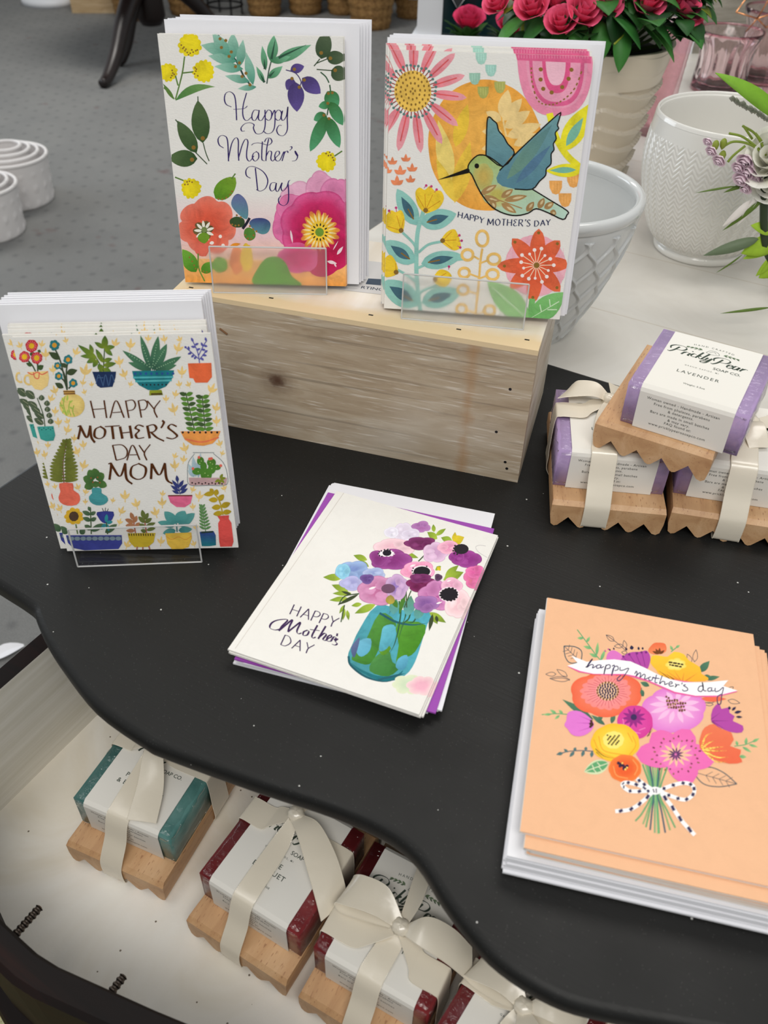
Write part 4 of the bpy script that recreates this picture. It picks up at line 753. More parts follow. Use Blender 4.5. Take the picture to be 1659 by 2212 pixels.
    A.poly([(912, 478), (926, 432), (980, 436), (1020, 440), (1060, 410), (1120, 426), (1150, 465), (1218, 508), (1228, 550), (1268, 575), (1250, 597), (1090, 597), (980, 562), (945, 520)], (248, 204, 52), 2, (246, 176, 50), (0, 1)); A.ruffle(1070, 490, 66, 40, 7, .2, [(.6, (252, 232, 130)), (1, (250, 214, 80))], 3); A.dots([(1030 + (k * 37) % 84, 476 + (k * 23) % 32) for k in range(18)], 6, (70, 50, 20)); A.strokes([[(1090, 590), (1010, 530)], [(1085, 592), (965, 535)], [(1100, 592), (1060, 530)], [(1110, 595), (1120, 540)], [(1130, 595), (1200, 548)]], 8, (232, 140, 50), taper=1.5); A.strokes([[(1030, 580), (965, 530)], [(1060, 588), (1010, 550)]], 6, (110, 60, 20), taper=1.5)
    A.ruffle(638, 672, 226, 146, 6, .1, [(.6, (240, 124, 92)), (1, (240, 104, 68))], 4); A.ruffle(640, 660, 160, 118, 18, .16, [(.5, (246, 150, 150)), (1, (246, 138, 132))], 5)
    for i in range(34): a = 2 * pi * i / 34; A.stroke([(645 + 72 * cos(a), 655 + 62 * sin(a)), (642 + (112 + i % 3 * 14) * cos(a), 660 + (86 + i % 3 * 9) * sin(a))], 3, (210, 84, 96))
    A.ruffle(648, 655, 70, 60, 14, .05, [(1, (250, 208, 170))], 2)
    for r, n in ((0, 1), (16, 6), (32, 12), (48, 18), (62, 20)):
        for i in range(n): a = 2 * pi * i / n + r; A.dot(648 + r * 1.04 * cos(a), 655 + r * .88 * sin(a), 6.5, (52, 34, 70) if r < 60 else (130, 80, 40), 9, 6)
    A.ruffle(1055, 780, 202, 146, 5, .1, [(.5, (238, 160, 218)), (1, (226, 124, 206))], 7)
    for i in range(12): a = 2 * pi * i / 12 + .2; A.leaf((1065 + 50 * cos(a), 750 + 36 * sin(a)), (1062 + 160 * cos(a), 762 + 104 * sin(a)), 30, (246, 190, 228), None, 1)
    A.dots([(1010 + (k * 41) % 118, 712 + (k * 29) % 66 + ((k * 41) % 118 - 59) * .3) for k in range(40)], 7, (112, 66, 30)); A.dots([(1020 + (k * 41) % 100, 718 + (k * 31) % 56) for k in range(12)], 4, (246, 200, 140))
    A.ruffle(815, 855, 112, 108, 8, .04, [(.5, (220, 70, 160)), (1, (214, 60, 150))], 3); A.petals(808, 825, 76, 66, 11, 20, (150, 40, 130), None, .1, .2, sharp=1); A.dot(808, 822, 20, (60, 40, 90)); A.strokes([[(720, 870), (760, 915), (830, 950)], [(740, 900), (800, 940)], [(900, 940), (918, 880)], [(890, 945), (925, 900)]], 6, (96, 40, 50), taper=1.6); A.strokes([[(740, 830), (760, 900), (850, 925)], [(840, 905), (880, 890)]], 5, (240, 130, 190))
    A.ruffle(692, 982, 152, 122, 9, .04, [(.4, (250, 212, 70)), (1, (247, 192, 44))], 3); A.strokes([[(560, 960), (600, 1040), (700, 1085)], [(590, 940), (620, 1030), (740, 1060)], [(800, 940), (820, 1000), (780, 1060)], [(770, 920), (800, 980)]], 5, (236, 160, 40)); A.ruffle(682, 965, 66, 56, 9, .08, [(1, (252, 230, 120))], 2); A.dots([(645 + (k * 31) % 74, 935 + (k * 23) % 62) for k in range(24)], 6, (70, 50, 20)); A.strokes([[(570, 1020), (620, 1065), (690, 1085)], [(575, 1040), (620, 1085)]], 5, (96, 60, 20), taper=1.6)
    A.ruffle(752, 1146, 102, 88, 9, .04, [(.4, (236, 96, 44)), (1, (244, 128, 58))], 3); A.strokes([[(680, 1130), (700, 1190), (770, 1210)], [(800, 1090), (830, 1140), (810, 1190)]], 6, (246, 160, 90)); A.dots([(712, 1112), (728, 1120), (722, 1130), (742, 1130), (758, 1140), (746, 1148), (765, 1132)], 11, (56, 34, 60)); A.dots([(735, 1112), (755, 1152), (765, 1142)], 6, (200, 150, 60), mat=1)
    for a, L, w in [(182, 1.08, 170), (232, 1.05, 170), (294, 1.02, 170), (10, 1.12, 170), (66, 1.15, 180), (128, .5, 120)]:
        a = radians(a); A.leaf((1065 - 20 * cos(a), 1062 - 14 * sin(a)), (1065 + 225 * L * cos(a), 1062 + 168 * L * sin(a)), w, (240, 118, 184), (236, 108, 178), .45)
    A.ruffle(1065, 1062, 110, 90, 6, .1, [(1, (240, 124, 188))], 2); A.petals(1068, 1060, 104, 80, 13, 18, (250, 196, 160), None, .2, .1, sharp=1); A.petals(1066, 1060, 52, 46, 11, 10, (66, 44, 90), None, .1, .3, sharp=1)
    for i in range(30): a = 2 * pi * i / 30; r = 1 + .14 * (i % 3); A.stroke([(1068 + 112 * r * cos(a), 1065 + 88 * r * sin(a)), (1068 + 124 * r * cos(a), 1065 + 98 * r * sin(a))], 9, (120, 40, 60) if i % 2 else (150, 100, 60))
    A.poly([(1215, 1022), (1222, 940), (1248, 890), (1310, 868), (1355, 905), (1395, 902), (1426, 970), (1402, 1010), (1470, 1035), (1460, 1075), (1478, 1112), (1400, 1122), (1300, 1092)], (238, 122, 84), 2, (236, 104, 70)); A.strokes([[(1225, 1022), (1250, 950), (1290, 925)], [(1228, 1026), (1270, 990), (1310, 975)], [(1232, 1030), (1300, 1040), (1380, 1040)], [(1232, 1032), (1320, 1080), (1390, 1080)], [(1230, 1030), (1310, 1020), (1360, 1015)], [(1235, 1034), (1310, 1105), (1380, 1112)]], 11, (122, 78, 26), taper=1.5, mat=1)
    A.poly([(1286, 848), (1296, 775), (1335, 738), (1350, 775), (1395, 765), (1400, 800), (1432, 822), (1420, 852), (1482, 882), (1475, 925), (1400, 920), (1330, 885)], (180, 72, 164), 2); A.strokes([[(1290, 850), (1380, 910)], [(1290, 855), (1350, 905)], [(1286, 840), (1340, 800)], [(1295, 850), (1400, 850)]], 6, (140, 50, 130), taper=1.5); A.leaves([((1400, 780), (1398, 758), 18), ((1415, 785), (1440, 762), 16), ((1430, 800), (1475, 790), 18), ((1440, 825), (1480, 828), 14)], (44, 36, 74)); A.leaf((1225, 710), (1380, 712), 36, (240, 110, 76))
    A.poly([(378, 868), (392, 840), (398, 795), (430, 778), (480, 784), (530, 818), (562, 860), (545, 905), (500, 935), (455, 940), (420, 925), (400, 895)], (226, 122, 208), 2); A.strokes([[(540, 840), (470, 810)], [(545, 860), (450, 855)], [(540, 885), (460, 910)]], 6, (196, 84, 180), taper=1.5); A.dots([(545, 845), (548, 858), (548, 872), (540, 862), (552, 866), (540, 880)], 9, (76, 40, 30))
    # banner
    A.poly([(400, 497), (470, 535), (560, 550), (680, 556), (760, 556), (900, 600), (1062, 675), (1190, 698), (1330, 698), (1450, 666), (1365, 630)], (236, 96, 164), 0)
    A.poly([(424, 430), (520, 470), (600, 460), (690, 456), (790, 470), (880, 512), (960, 555), (1040, 586), (1120, 604), (1250, 606), (1392, 594), (1362, 630), (1450, 660), (1330, 690), (1190, 690), (1062, 664), (900, 590), (820, 562), (750, 548), (660, 548), (560, 546), (480, 528), (398, 494), (462, 476)], (250, 248, 247))
    s = (62, 52, 96)
    A.strokes([[(512, 505), (530, 490), (555, 452), (535, 475), (520, 505), (545, 488), (560, 492), (555, 510), (580, 495)], [(605, 490), (585, 492), (580, 510), (600, 508), (608, 492), (606, 510), (625, 500)], [(640, 490), (625, 550), (636, 500), (660, 490), (662, 510), (640, 516)], [(675, 500), (690, 496), (672, 560), (684, 510), (708, 500), (712, 520), (690, 528)], [(725, 505), (725, 525), (745, 524), (778, 514), (750, 560), (720, 592), (706, 580), (730, 556)],
               [(815, 550), (825, 532), (830, 548), (822, 565), (845, 542), (852, 550), (848, 572), (870, 552), (880, 560), (876, 582), (900, 575)], [(915, 568), (902, 574), (905, 590), (922, 588), (926, 572), (940, 576)], [(950, 555), (940, 600), (955, 606)], [(928, 575), (968, 580)], [(985, 560), (968, 612), (985, 598), (1000, 602), (1000, 618), (1020, 610)], [(1030, 616), (1046, 610), (1040, 600), (1026, 610), (1032, 628), (1056, 626)], [(1066, 612), (1070, 624), (1064, 636), (1078, 620), (1092, 622)], [(1108, 606), (1105, 618)], [(1130, 620), (1116, 625), (1138, 640), (1140, 655), (1118, 660), (1108, 650)],
               [(1240, 628), (1215, 632), (1206, 655), (1225, 664), (1238, 640), (1232, 605), (1240, 655), (1258, 660)], [(1285, 640), (1268, 645), (1268, 662), (1286, 660), (1290, 640), (1290, 660), (1305, 660)], [(1312, 642), (1312, 664), (1335, 660), (1362, 640), (1352, 690), (1345, 740), (1328, 742), (1325, 700), (1350, 680)]], 6, s, k=6)
    # striped twine bow
    wt, nv = (250, 248, 246), (52, 46, 84)
    for P in [[(925, 1288), (850, 1292), (775, 1288), (735, 1250), (765, 1236), (830, 1252), (900, 1282)], [(965, 1288), (1040, 1258), (1120, 1242), (1172, 1262), (1176, 1310), (1125, 1348), (1050, 1330), (975, 1298)], [(915, 1305), (850, 1365), (780, 1408), (690, 1418)], [(975, 1305), (1040, 1390), (1100, 1480), (1182, 1574)], [(825, 1212), (865, 1245), (915, 1280)]]:
        A.stroke(P, 25, wt); q = crom(P, 8)
        for i in range(2, len(q) - 3, 6): A.stroke([(q[i][0], q[i][1] - 5), (q[i + 2][0], q[i + 2][1] + 5)], 19, nv, k=0)
    A.ruffle(940, 1290, 36, 26, 5, .1, [(1, wt)], 3); A.strokes([[(925, 1278), (932, 1302)], [(944, 1276), (946, 1304)]], 7, nv, k=0)

LABEL_Q = [(0, 80.9), (62.9, 80.9), (62.9, 0), (0, 0)]       # label drawn in millimetres, y up
def art_label_top(A, title):
    ink = (58, 70, 60); X, Y = (1, 0), (0, 1)
    A.text("HAND CRAFTED", (31, 68), X, Y, 2.7, ink, .004, sp=1.55, arc=70)
    # script name
    def scr(L, ox, oy, s, w=1.45):
        for p in L: A.stroke([(ox + (x + y * .12) * s, oy + y * s) for x, y in p], w, ink, nib=(.4, 68), k=5)
    Pc = [[(13, 23), (8, 8), (2, 1), (-1, 3)], [(1, 12), (-1, 20), (6, 27), (19, 28), (26, 22), (22, 14), (11, 12)]]
    r = [[(27, 11), (24, 1)], [(26, 7), (30, 12), (34, 10)]]
    scr(Pc + r + [[(37, 11), (35, 2), (38, 2)], [(48, 11), (43, 13), (40, 7), (42, 2), (47, 3)], [(55, 25), (49, 1)], [(50, 6), (56, 12)], [(52, 7), (57, 1), (60, 3)], [(66, 25), (60, 5), (62, 1), (65, 3)], [(68, 12), (66, 4), (70, 2), (75, 12)], [(75, 12), (70, -5), (63, -9), (61, -5), (70, 0)]], 2.5, 50, .40)
    A.dot(18.6, 57.5, .6, ink)
    scr([[(x - 2, y) for x, y in p] for p in Pc] + [[(25, 8), (31, 9), (31, 13), (26, 12), (24, 5), (27, 1), (33, 4)], [(43, 12), (37, 13), (34, 6), (36, 1), (41, 5), (44, 12), (42, 3), (45, 1)], [(50, 12), (47, 1)], [(49, 7), (54, 12), (58, 10)]], 34.5, 48, .40)
    A.text("SOAP CO.", (46, 41.5), X, Y, 4.2, ink, .012)
    A.text("GRAND RAPIDS, MI", (30, 37.2), X, Y, 1.9, ink, .004, sp=1.5)
    # leaf sprigs and a drawn blossom above the name
    for x0, sd in ((24, -1), (39, 1)):
        A.stroke([(x0, 62.5), (x0 + sd * 5, 63.3), (x0 + sd * 11, 62.2)], .3, (92, 112, 84))
        for k in range(4): A.leaf((x0 + sd * k * 2.8, 62.8), (x0 + sd * (k * 2.8 + 2.9), 64.6 - k * .6), 1.5, (108, 128, 98)); A.leaf((x0 + sd * (k * 2.8 + .8), 62.7), (x0 + sd * (k * 2.8 + 3), 61.6 - k * .2), 1.0, (84, 100, 80))
    A.strokes([[(27, 61), (29, 64.5), (32, 65.3), (35, 64), (36, 61), (31, 60), (27, 61)], [(29, 62), (32, 64), (34, 62)]], .35, (110, 118, 110))
    if isinstance(title, str): A.text(title, (30, 27), X, Y, 4.9, ink, .004, sp=1.3)
    else:
        for i, t in enumerate(title): A.text(t, (31, 29 - i * 6.2), X, Y, 5.0, ink, .008, sp=1.15)
    A.text("Weight: 5.5oz", (31, 14), X, Y, 2.6, ink, .004)
def art_label_front(A):
    ink = (66, 66, 58)
    for t, y in [("Woman owned - Handmade - Artisan", 25.4), ("Free from phalates, parabens", 22.0), ("& detergents.", 18.9), ("Bars are made in small batches", 15.4), ("& may vary.", 12.3), ("FAQ found at:", 9.2), ("www.pricklypearosoapco.com", 5.6)]:
        A.text(t, (30, y), (1, 0), (0, 1), 2.85, ink, .008, sp=1.12)
# ---------------------------------------------------------------- the setting: floor and far wall
FLOOR_Z = -0.76
def PX(x, y, z):
    """the point at height z that the camera sees at photo position x, y"""
    d = cr * ((x - 829.5) / F_PX) - cu * ((y - 1106) / F_PX) + fw
    t = (z - CAM_H) / d.z
    return V((0, 0, CAM_H)) + d * t

def m_carpet():
    m, nt, b, o = newmat('grey_carpet'); setp(b, Roughness=.95); b.inputs['Specular IOR Level'].default_value = .1
    vec = coords(nt, (1, 1, 1), (0, 0, .62))
    vo = nd(nt, 'TexVoronoi', voronoi_dimensions='2D'); vo.inputs['Scale'].default_value = 14; vo.inputs['Randomness'].default_value = .22; nt.links.new(vec, vo.inputs['Vector'])
    d = ramp(nt, vo.outputs['Distance'], [(.03, (1, 1, 1, 1)), (.2, (0, 0, 0, 1))])
    n = ramp(nt, nz(nt, vec, 420, 2), [(.3, lin((118, 118, 117))), (.7, lin((138, 138, 136)))])
    n = mix(nt, .35, n, ramp(nt, nz(nt, vec, 5, 3), [(.35, lin((118, 119, 118))), (.65, lin((136, 136, 133)))]))
    dm = nd(nt, 'Math', operation='MULTIPLY'); dm.inputs[1].default_value = .5; nt.links.new(d, dm.inputs[0]); c = mix(nt, dm.outputs[0], n, lin((92, 92, 94)))
    st = nz(nt, vec, 9, 2); c = mix(nt, ramp(nt, st, [(.70, (0, 0, 0, 1)), (.76, (.6, .6, .6, 1))]), c, lin((110, 84, 84)))
    nt.links.new(c, b.inputs['Base Color']); bump(nt, b, nz(nt, vec, 500, 2), .5, .003); return m
fl = MB().add(*box(-4.5, -2.0, FLOOR_Z - .05, 4.5, 9.0, FLOOR_Z)).build('floor', m_carpet()); struct(fl)
wl = MB().add(*box(-4.5, 9.0, FLOOR_Z, 4.5, 9.1, 2.2)).build('wall_back', plain('wall_paint', (196, 192, 186), .9)); struct(wl)

# ---------------------------------------------------------------- the black topped desk with its open drawer
DA = radians(-29.5)
def m_blackpaint():
    m, nt, b, o = newmat('black_painted_wood'); setp(b, Roughness=.5); b.inputs['Specular IOR Level'].default_value = .25
    vec = coords(nt)
    n = ramp(nt, nz(nt, vec, 6, 4), [(.3, lin((25, 25, 24))), (.7, lin((32, 32, 31)))])
    vo = nd(nt, 'TexVoronoi'); vo.inputs['Scale'].default_value = 110; nt.links.new(vec, vo.inputs['Vector'])
    sep = nd(nt, 'SeparateColor'); nt.links.new(vo.outputs['Color'], sep.inputs[0])
    sz = nd(nt, 'Math', operation='MULTIPLY_ADD'); nt.links.new(sep.outputs[0], sz.inputs[0]); sz.inputs[1].default_value = .12; sz.inputs[2].default_value = -.088
    lt = nd(nt, 'Math', operation='LESS_THAN'); nt.links.new(vo.outputs['Distance'], lt.inputs[0])
    s3 = nd(nt, 'Math', operation='MULTIPLY'); nt.links.new(sz.outputs[0], s3.inputs[0]); s3.inputs[1].default_value = 2.3; nt.links.new(s3.outputs[0], lt.inputs[1])
    v2 = nd(nt, 'TexVoronoi'); v2.inputs['Scale'].default_value = 420; nt.links.new(vec, v2.inputs['Vector'])
    l2 = nd(nt, 'Math', operation='LESS_THAN'); nt.links.new(v2.outputs['Distance'], l2.inputs[0]); l2.inputs[1].default_value = .085
    c = mix(nt, l2.outputs[0], n, lin((74, 74, 72))); c = mix(nt, lt.outputs[0], c, lin((205, 205, 200)))
    nt.links.new(c, b.inputs['Base Color'])
    gv = coords(nt, (26, 700, 1)); bump(nt, b, nz(nt, gv, 1.0, 3), .25, .0006)
    r = ramp(nt, nz(nt, vec, 14, 4), [(.3, (.42,) * 3 + (1,)), (.7, (.56,) * 3 + (1,))]); nt.links.new(r, b.inputs['Roughness']); return m
MAT['black'] = m_blackpaint()
MAT['mahogany'] = m_wood('dark_mahogany', [(11, 6, 5), (17, 9, 7), (36, 15, 10)], (3, 40, 40), rough=.62, bs=.05)
MAT['mahogany'].node_tree.nodes['Principled BSDF'].inputs['Specular IOR Level'].default_value = .18
def m_drawerwhite():
    m, nt, b, o = newmat('white_painted_drawer'); setp(b, Roughness=.55); vec = coords(nt)
    n = ramp(nt, nz(nt, vec, 7, 5, .6, .8), [(.32, lin((226, 217, 198))), (.5, lin((238, 233, 222))), (.66, lin((242, 239, 231)))])
    sp = nd(nt, 'TexVoronoi'); sp.inputs['Scale'].default_value = 75; nt.links.new(vec, sp.inputs['Vector'])
    l = nd(nt, 'Math', operation='LESS_THAN'); nt.links.new(sp.outputs['Distance'], l.inputs[0]); l.inputs[1].default_value = .055
    nt.links.new(mix(nt, l.outputs[0], n, lin((120, 108, 92))), b.inputs['Base Color'])
    bump(nt, b, nz(nt, coords(nt, (1, 1, 1)), 260, 4), .25, .0006); return m
MAT['drawerwhite'] = m_drawerwhite()
def m_brushwhite():
    m, nt, b, o = newmat('brushed_white_drawer_side'); setp(b, Roughness=.5); vec = coords(nt, (1, 5, 190))
    n = nz(nt, vec, 1.0, 4); nt.links.new(ramp(nt, n, [(.3, lin((216, 212, 198))), (.7, lin((234, 231, 222)))]), b.inputs['Base Color']); bump(nt, b, n, .35, .0006); return m
MAT['brushwhite'] = m_brushwhite()
CURVE = [(-.513, .226), (-.47, .224), (-.427, .222), (-.408, .221), (-.393, .219), (-.386, .215), (-.368, .206), (-.342, .196), (-.302, .184), (-.263, .181), (-.247, .182), (-.185, .193), (-.141, .202), (-.111, .205), (-.088, .201), (-.066, .189), (-.048, .181), (-.028, .175), (0, .1745), (.027, .182), (.09, .207), (.115, .216), (.13, .219), (.17, .222), (.252, .226)]
def curve_v(u):
    for (a, b), (c, d) in zip(CURVE, CURVE[1:]):
        if a <= u <= c: return b + (d - b) * (u - a) / (c - a)
    return .226
desk = thing('writing_desk', 'black topped dark wood desk with wavy front edge and a pulled out white drawer', 'desk', TR(0, 0, 0, DA))
def outline_slab(outl, prof):
    n = len(outl); N = []
    for i in range(n):
        a, b = V(outl[i - 1]), V(outl[(i + 1) % n]); d = (b - a).normalized(); N.append(V((-d.y, d.x)))
    mb = MB(); v = []; f = []
    for ins, z in prof: v += [(outl[i][0] + N[i].x * ins, outl[i][1] + N[i].y * ins, z) for i in range(n)]
    for j in range(len(prof) - 1): f += [(j * n + i, (j + 1) * n + i, (j + 1) * n + (i + 1) % n, j * n + (i + 1) % n) for i in range(n)]
    mb.add(v, f, smooth=True)
    for j, fl_ in ((0, 1), (len(prof) - 1, 0)):
        ring = v[j * n:(j + 1) * n]; t = geometry.tessellate_polygon([[V((p[0], p[1], 0)) for p in ring]])
        ff = []
        for q in t:
            a, b, c = (ring[i] for i in q); ccw = (b[0] - a[0]) * (c[1] - a[1]) - (b[1] - a[1]) * (c[0] - a[0]) > 0
            ff.append(tuple(q) if ccw == bool(fl_) else tuple(q)[::-1])
        mb.add(ring, ff)
    return mb
front = crom(CURVE, 4)
outl = [p for p in front] + [(.252, .40), (.252, .697), (-.1, .697), (-.513, .697), (-.513, .45)]
outline_slab(outl, [(.0045, 0), (.002, -.0008), (.0005, -.0028), (0, -.006), (0, -.012), (.0015, -.016), (.005, -.019), (.006, -.022)]).build('desk_top', MAT['black'], desk)
ZD, ZS = -.1916, -.080
for nm, (x0, x1) in (('case_side', (-.458, -.443)), ('case_side', (.181, .196))):
    MB().add(*box(x0, .30, -.225, x1, .66, -.022)).build(nm, MAT['mahogany'], desk)
MB().add(*box(-.443, .645, -.225, .181, .66, -.022)).build('case_back', MAT['mahogany'], desk)
for x, y in ((-.475, .345), (.212, .345), (-.475, .655), (.212, .655)):
    prof = [(.011, FLOOR_Z), (.013, FLOOR_Z + .02), (.012, FLOOR_Z + .1), (.018, -.30), (.020, -.22), (.020, -.022)]
    m = MB(); v, f = lathe(prof, 20); m.add([(a + x, b + y, c) for a, b, c in v], f, smooth=True); m.build('leg', MAT['mahogany'], desk)
# drawer: a part of the desk, with its own front, sides and handle bolts
us = [-.424 + i * (.163 + .424) / 60 for i in range(61)]
dpoly = [(u, curve_v(u) - .104) for u in us] + [(.163, .62), (-.424, .62)]
drawer = MB().add(*prism(dpoly, ZD - .008, ZD)).build('drawer', MAT['drawerwhite'], desk)
for x0, x1, inner in ((-.439, -.424, 3), (.163, .178, 5)):
    v, f = box(x0, .10, ZD - .01, x1, .62, ZS)
    mb = MB(); wi = 3 if x0 < 0 else 5
    for i, q in enumerate(f): mb.add([v[k] for k in q], [(0, 1, 2, 3)], 1 if i == wi else 0)
    mb.build('drawer_side', [MAT['mahogany'], MAT['brushwhite']], drawer)
mb = MB(); us = [-.441 + i * (.181 + .441) / 80 for i in range(81)]
prof = [(-.104, ZD - .012), (-.104, ZS - .003), (-.106, ZS), (-.119, ZS), (-.1225, ZS - .003), (-.1225, -.185), (-.131, -.190), (-.133, -.197), (-.131, -.203), (-.1225, -.206), (-.1225, -.222), (-.104, -.222)]
v = []; f = []; n = len(prof)
for u in us: v += [(u, curve_v(u) + a, z) for a, z in prof]
for i in range(80):
    for k in range(n): f.append((i * n + k, i * n + (k + 1) % n, (i + 1) * n + (k + 1) % n, (i + 1) * n + k))
f.append(tuple(range(n))[::-1]); f.append(tuple(80 * n + k for k in range(n)))
mb.add(v, f, smooth=False); mb.build('drawer_front', MAT['mahogany'], drawer)
MAT['bolt'] = plain('dark_steel_bolt', (92, 82, 74), .35, .9)
for u in (-.313, -.236, .02, .10):
    v0 = curve_v(u) - .106; path = []; rad = []
    for i in range(34): path.append((u, v0 + .0008 * i, -.141)); rad.append(.0029 if i % 4 < 2 else .0023)
    rad[-1] = .0016
    MB().add(*tube(path, rad, 12), smooth=False).build('handle_bolt', MAT['bolt'], drawer)

# ---------------------------------------------------------------- white display table behind
def m_whitetable():
    m, nt, b, o = newmat('white_washed_table'); setp(b, Roughness=.35); vec = coords(nt)
    n = ramp(nt, nz(nt, vec, 4, 5, .6, 1.2), [(.3, lin((200, 195, 186))), (.6, lin((219, 216, 209))), (.8, lin((212, 204, 190)))])
    w = nd(nt, 'TexBrick', offset=0.5); w.inputs['Scale'].default_value = 1.0
    w.inputs['Color1'].default_value = w.inputs['Color2'].default_value = (1, 1, 1, 1); w.inputs['Mortar'].default_value = lin((238, 233, 226)); w.inputs['Mortar Size'].default_value = .001
    w.inputs['Brick Width'].default_value = 1.4; w.inputs['Row Height'].default_value = .16; nt.links.new(vec, w.inputs['Vector'])
    nt.links.new(mix(nt, 1, n, w.outputs[0], 'MULTIPLY'), b.inputs['Base Color']); bump(nt, b, nz(nt, vec, 60, 3), .08, .001); return m
MAT['whitetable'] = m_whitetable()
ZT = -.02
dU = lambda u, v, z: V((u * cos(DA) - v * sin(DA), u * sin(DA) + v * cos(DA), z))
p0 = V((-.025, 1.06)); ex_ = V((cos(DA), sin(DA))); ey_ = V((-sin(DA), cos(DA)))
uL = p0.dot(ex_)
tbl = thing('display_table', 'white washed display table carrying the pots and pink glasses behind the black desk', 'table', TR(*dU(uL, .703, ZT), DA))
MB().add(*rbox(0, 0, -.03, 1.55, 1.7, 0, .004)).build('table_top', MAT['whitetable'], tbl)
MB().add(*box(.05, .05, -.11, 1.5, .07, -.03)).build('apron', MAT['whitetable'], tbl)
for x, y in ((.05, .05), (1.45, .05), (.05, 1.6), (1.45, 1.6)): MB().add(*box(x, y, FLOOR_Z - ZT, x + .05, y + .05, -.03)).build('leg', MAT['whitetable'], tbl)

# ---------------------------------------------------------------- whitewashed crate
def m_crate(name, cols, scr=.5, knot=None, stain=None):
    m, nt, b, o = newmat(name); setp(b, Roughness=.75); vec = coords(nt, (13, 13, 90))
    g = nz(nt, vec, 1.0, 6, .62, .9)
    c = ramp(nt, g, [(.28, lin(cols[0])), (.5, lin(cols[1])), (.7, lin(cols[2]))])
    sv = coords(nt, (34, 34, 520), (0, .55, 0)); s = nz(nt, sv, 1.0, 3)
    c = mix(nt, ramp(nt, s, [(.57, (0, 0, 0, 1)), (.7, (scr,) * 3 + (1,))]), c, lin((226, 218, 204)))
    gl = nz(nt, coords(nt, (3.5, 3.5, 330)), 1.0, 2); c = mix(nt, ramp(nt, gl, [(.60, (0, 0, 0, 1)), (.66, (.5, .5, .5, 1))]), c, lin(tuple(int(q * .72) for q in cols[0])))
    blot = nz(nt, coords(nt, (9, 9, 14)), 1.0, 3); c = mix(nt, ramp(nt, blot, [(.5, (0, 0, 0, 1)), (.75, (.45,) * 3 + (1,))]), c, lin((214, 206, 192)))
    if knot:
        mp = nd(nt, 'TexCoord'); dd = nd(nt, 'VectorMath', operation='DISTANCE'); sc = nd(nt, 'VectorMath', operation='MULTIPLY'); sc.inputs[1].default_value = (1, .01, 1.25)
        nt.links.new(mp.outputs['Object'], sc.inputs[0]); nt.links.new(sc.outputs[0], dd.inputs[0]); dd.inputs[1].default_value = (knot[0], 0, knot[1] * 1.25)
        ad = nd(nt, 'Math', operation='MULTIPLY_ADD'); nt.links.new(nz(nt, coords(nt), 220, 2), ad.inputs[0]); ad.inputs[1].default_value = .006; nt.links.new(dd.outputs['Value'], ad.inputs[2])
        kf = ramp(nt, ad.outputs[0], [(.007, (1, 1, 1, 1)), (.0105, (.35, .35, .35, 1)), (.022, (0, 0, 0, 1))]); c = mix(nt, kf, c, lin((86, 58, 40)))
    if stain:
        sx = nd(nt, 'SeparateXYZ'); tc = nd(nt, 'TexCoord'); nt.links.new(tc.outputs['Object'], sx.inputs[0])
        su = nd(nt, 'Math', operation='SUBTRACT'); nt.links.new(sx.outputs[0], su.inputs[0]); su.inputs[1].default_value = stain
        ab = nd(nt, 'Math', operation='ABSOLUTE'); nt.links.new(su.outputs[0], ab.inputs[0])
        a2 = nd(nt, 'Math', operation='MULTIPLY_ADD'); nt.links.new(nz(nt, coords(nt), 60, 3), a2.inputs[0]); a2.inputs[1].default_value = .02; nt.links.new(ab.outputs[0], a2.inputs[2])
        c = mix(nt, ramp(nt, a2.outputs[0], [(.009, (.5, .5, .5, 1)), (.016, (0, 0, 0, 1))]), c, lin((168, 120, 66)))
    nt.links.new(c, b.inputs['Base Color']); bump(nt, b, g, .3, .0008); return m
CT, CL, CD, CH = -.2699, .284, .1356, .1202
cx, cy = .1058 - CL * cos(CT), .5303 - CL * sin(CT)
crate = thing('wooden_crate', 'upturned whitewashed wooden crate with a knot holding two card stands', 'crate', TR(cx, cy, 0, CT))
mf = m_crate('whitewashed_front_board', [(158, 138, 112), (178, 160, 135), (192, 178, 156)], .66, (.082, .055), .238)
me_ = m_crate('whitewashed_end_board', [(170, 152, 128), (200, 190, 172), (220, 214, 202)], .4)
MB().add(*rbox(0, 0, 0, CL, .011, CH - .004, .0008)).build('front_board', mf, crate)
MB().add(*rbox(0, CD - .011, 0, CL, CD, CH - .004, .0008)).build('rear_board', me_, crate)
MB().add(*rbox(0, .0112, 0, .011, CD - .0112, CH - .004, .0008)).build('end_board', me_, crate)
MB().add(*rbox(CL - .011, .0112, 0, CL, CD - .0112, CH - .004, .0008)).build('end_board', me_, crate)
def m_ply():
    m, nt, b, o = newmat('yellowed_plywood_panel'); setp(b, Roughness=.6); tc = nd(nt, 'TexCoord'); sx = nd(nt, 'SeparateXYZ'); nt.links.new(tc.outputs['Object'], sx.inputs[0])
    n1 = nz(nt, coords(nt, (20, 40, 1)), 1.0, 5, .6, .8)
    base = ramp(nt, nz(nt, coords(nt, (60, 5, 1)), 1.0, 4), [(.3, lin((222, 208, 186))), (.7, lin((236, 228, 216)))])
    # dirt rubbed into the front edge of the panel
    a = nd(nt, 'Math', operation='MULTIPLY_ADD'); nt.links.new(n1, a.inputs[0]); a.inputs[1].default_value = -.022; nt.links.new(sx.outputs[1], a.inputs[2])
    f = ramp(nt, a.outputs[0], [(0.0, (1, 1, 1, 1)), (.012, (0, 0, 0, 1))])
    nt.links.new(mix(nt, f, base, lin((226, 203, 162))), b.inputs['Base Color']); bump(nt, b, n1, .1, .0005); return m
MB().add(*rbox(0, 0, CH - .004, CL, CD, CH, .0006)).build('top_panel', m_ply(), crate)
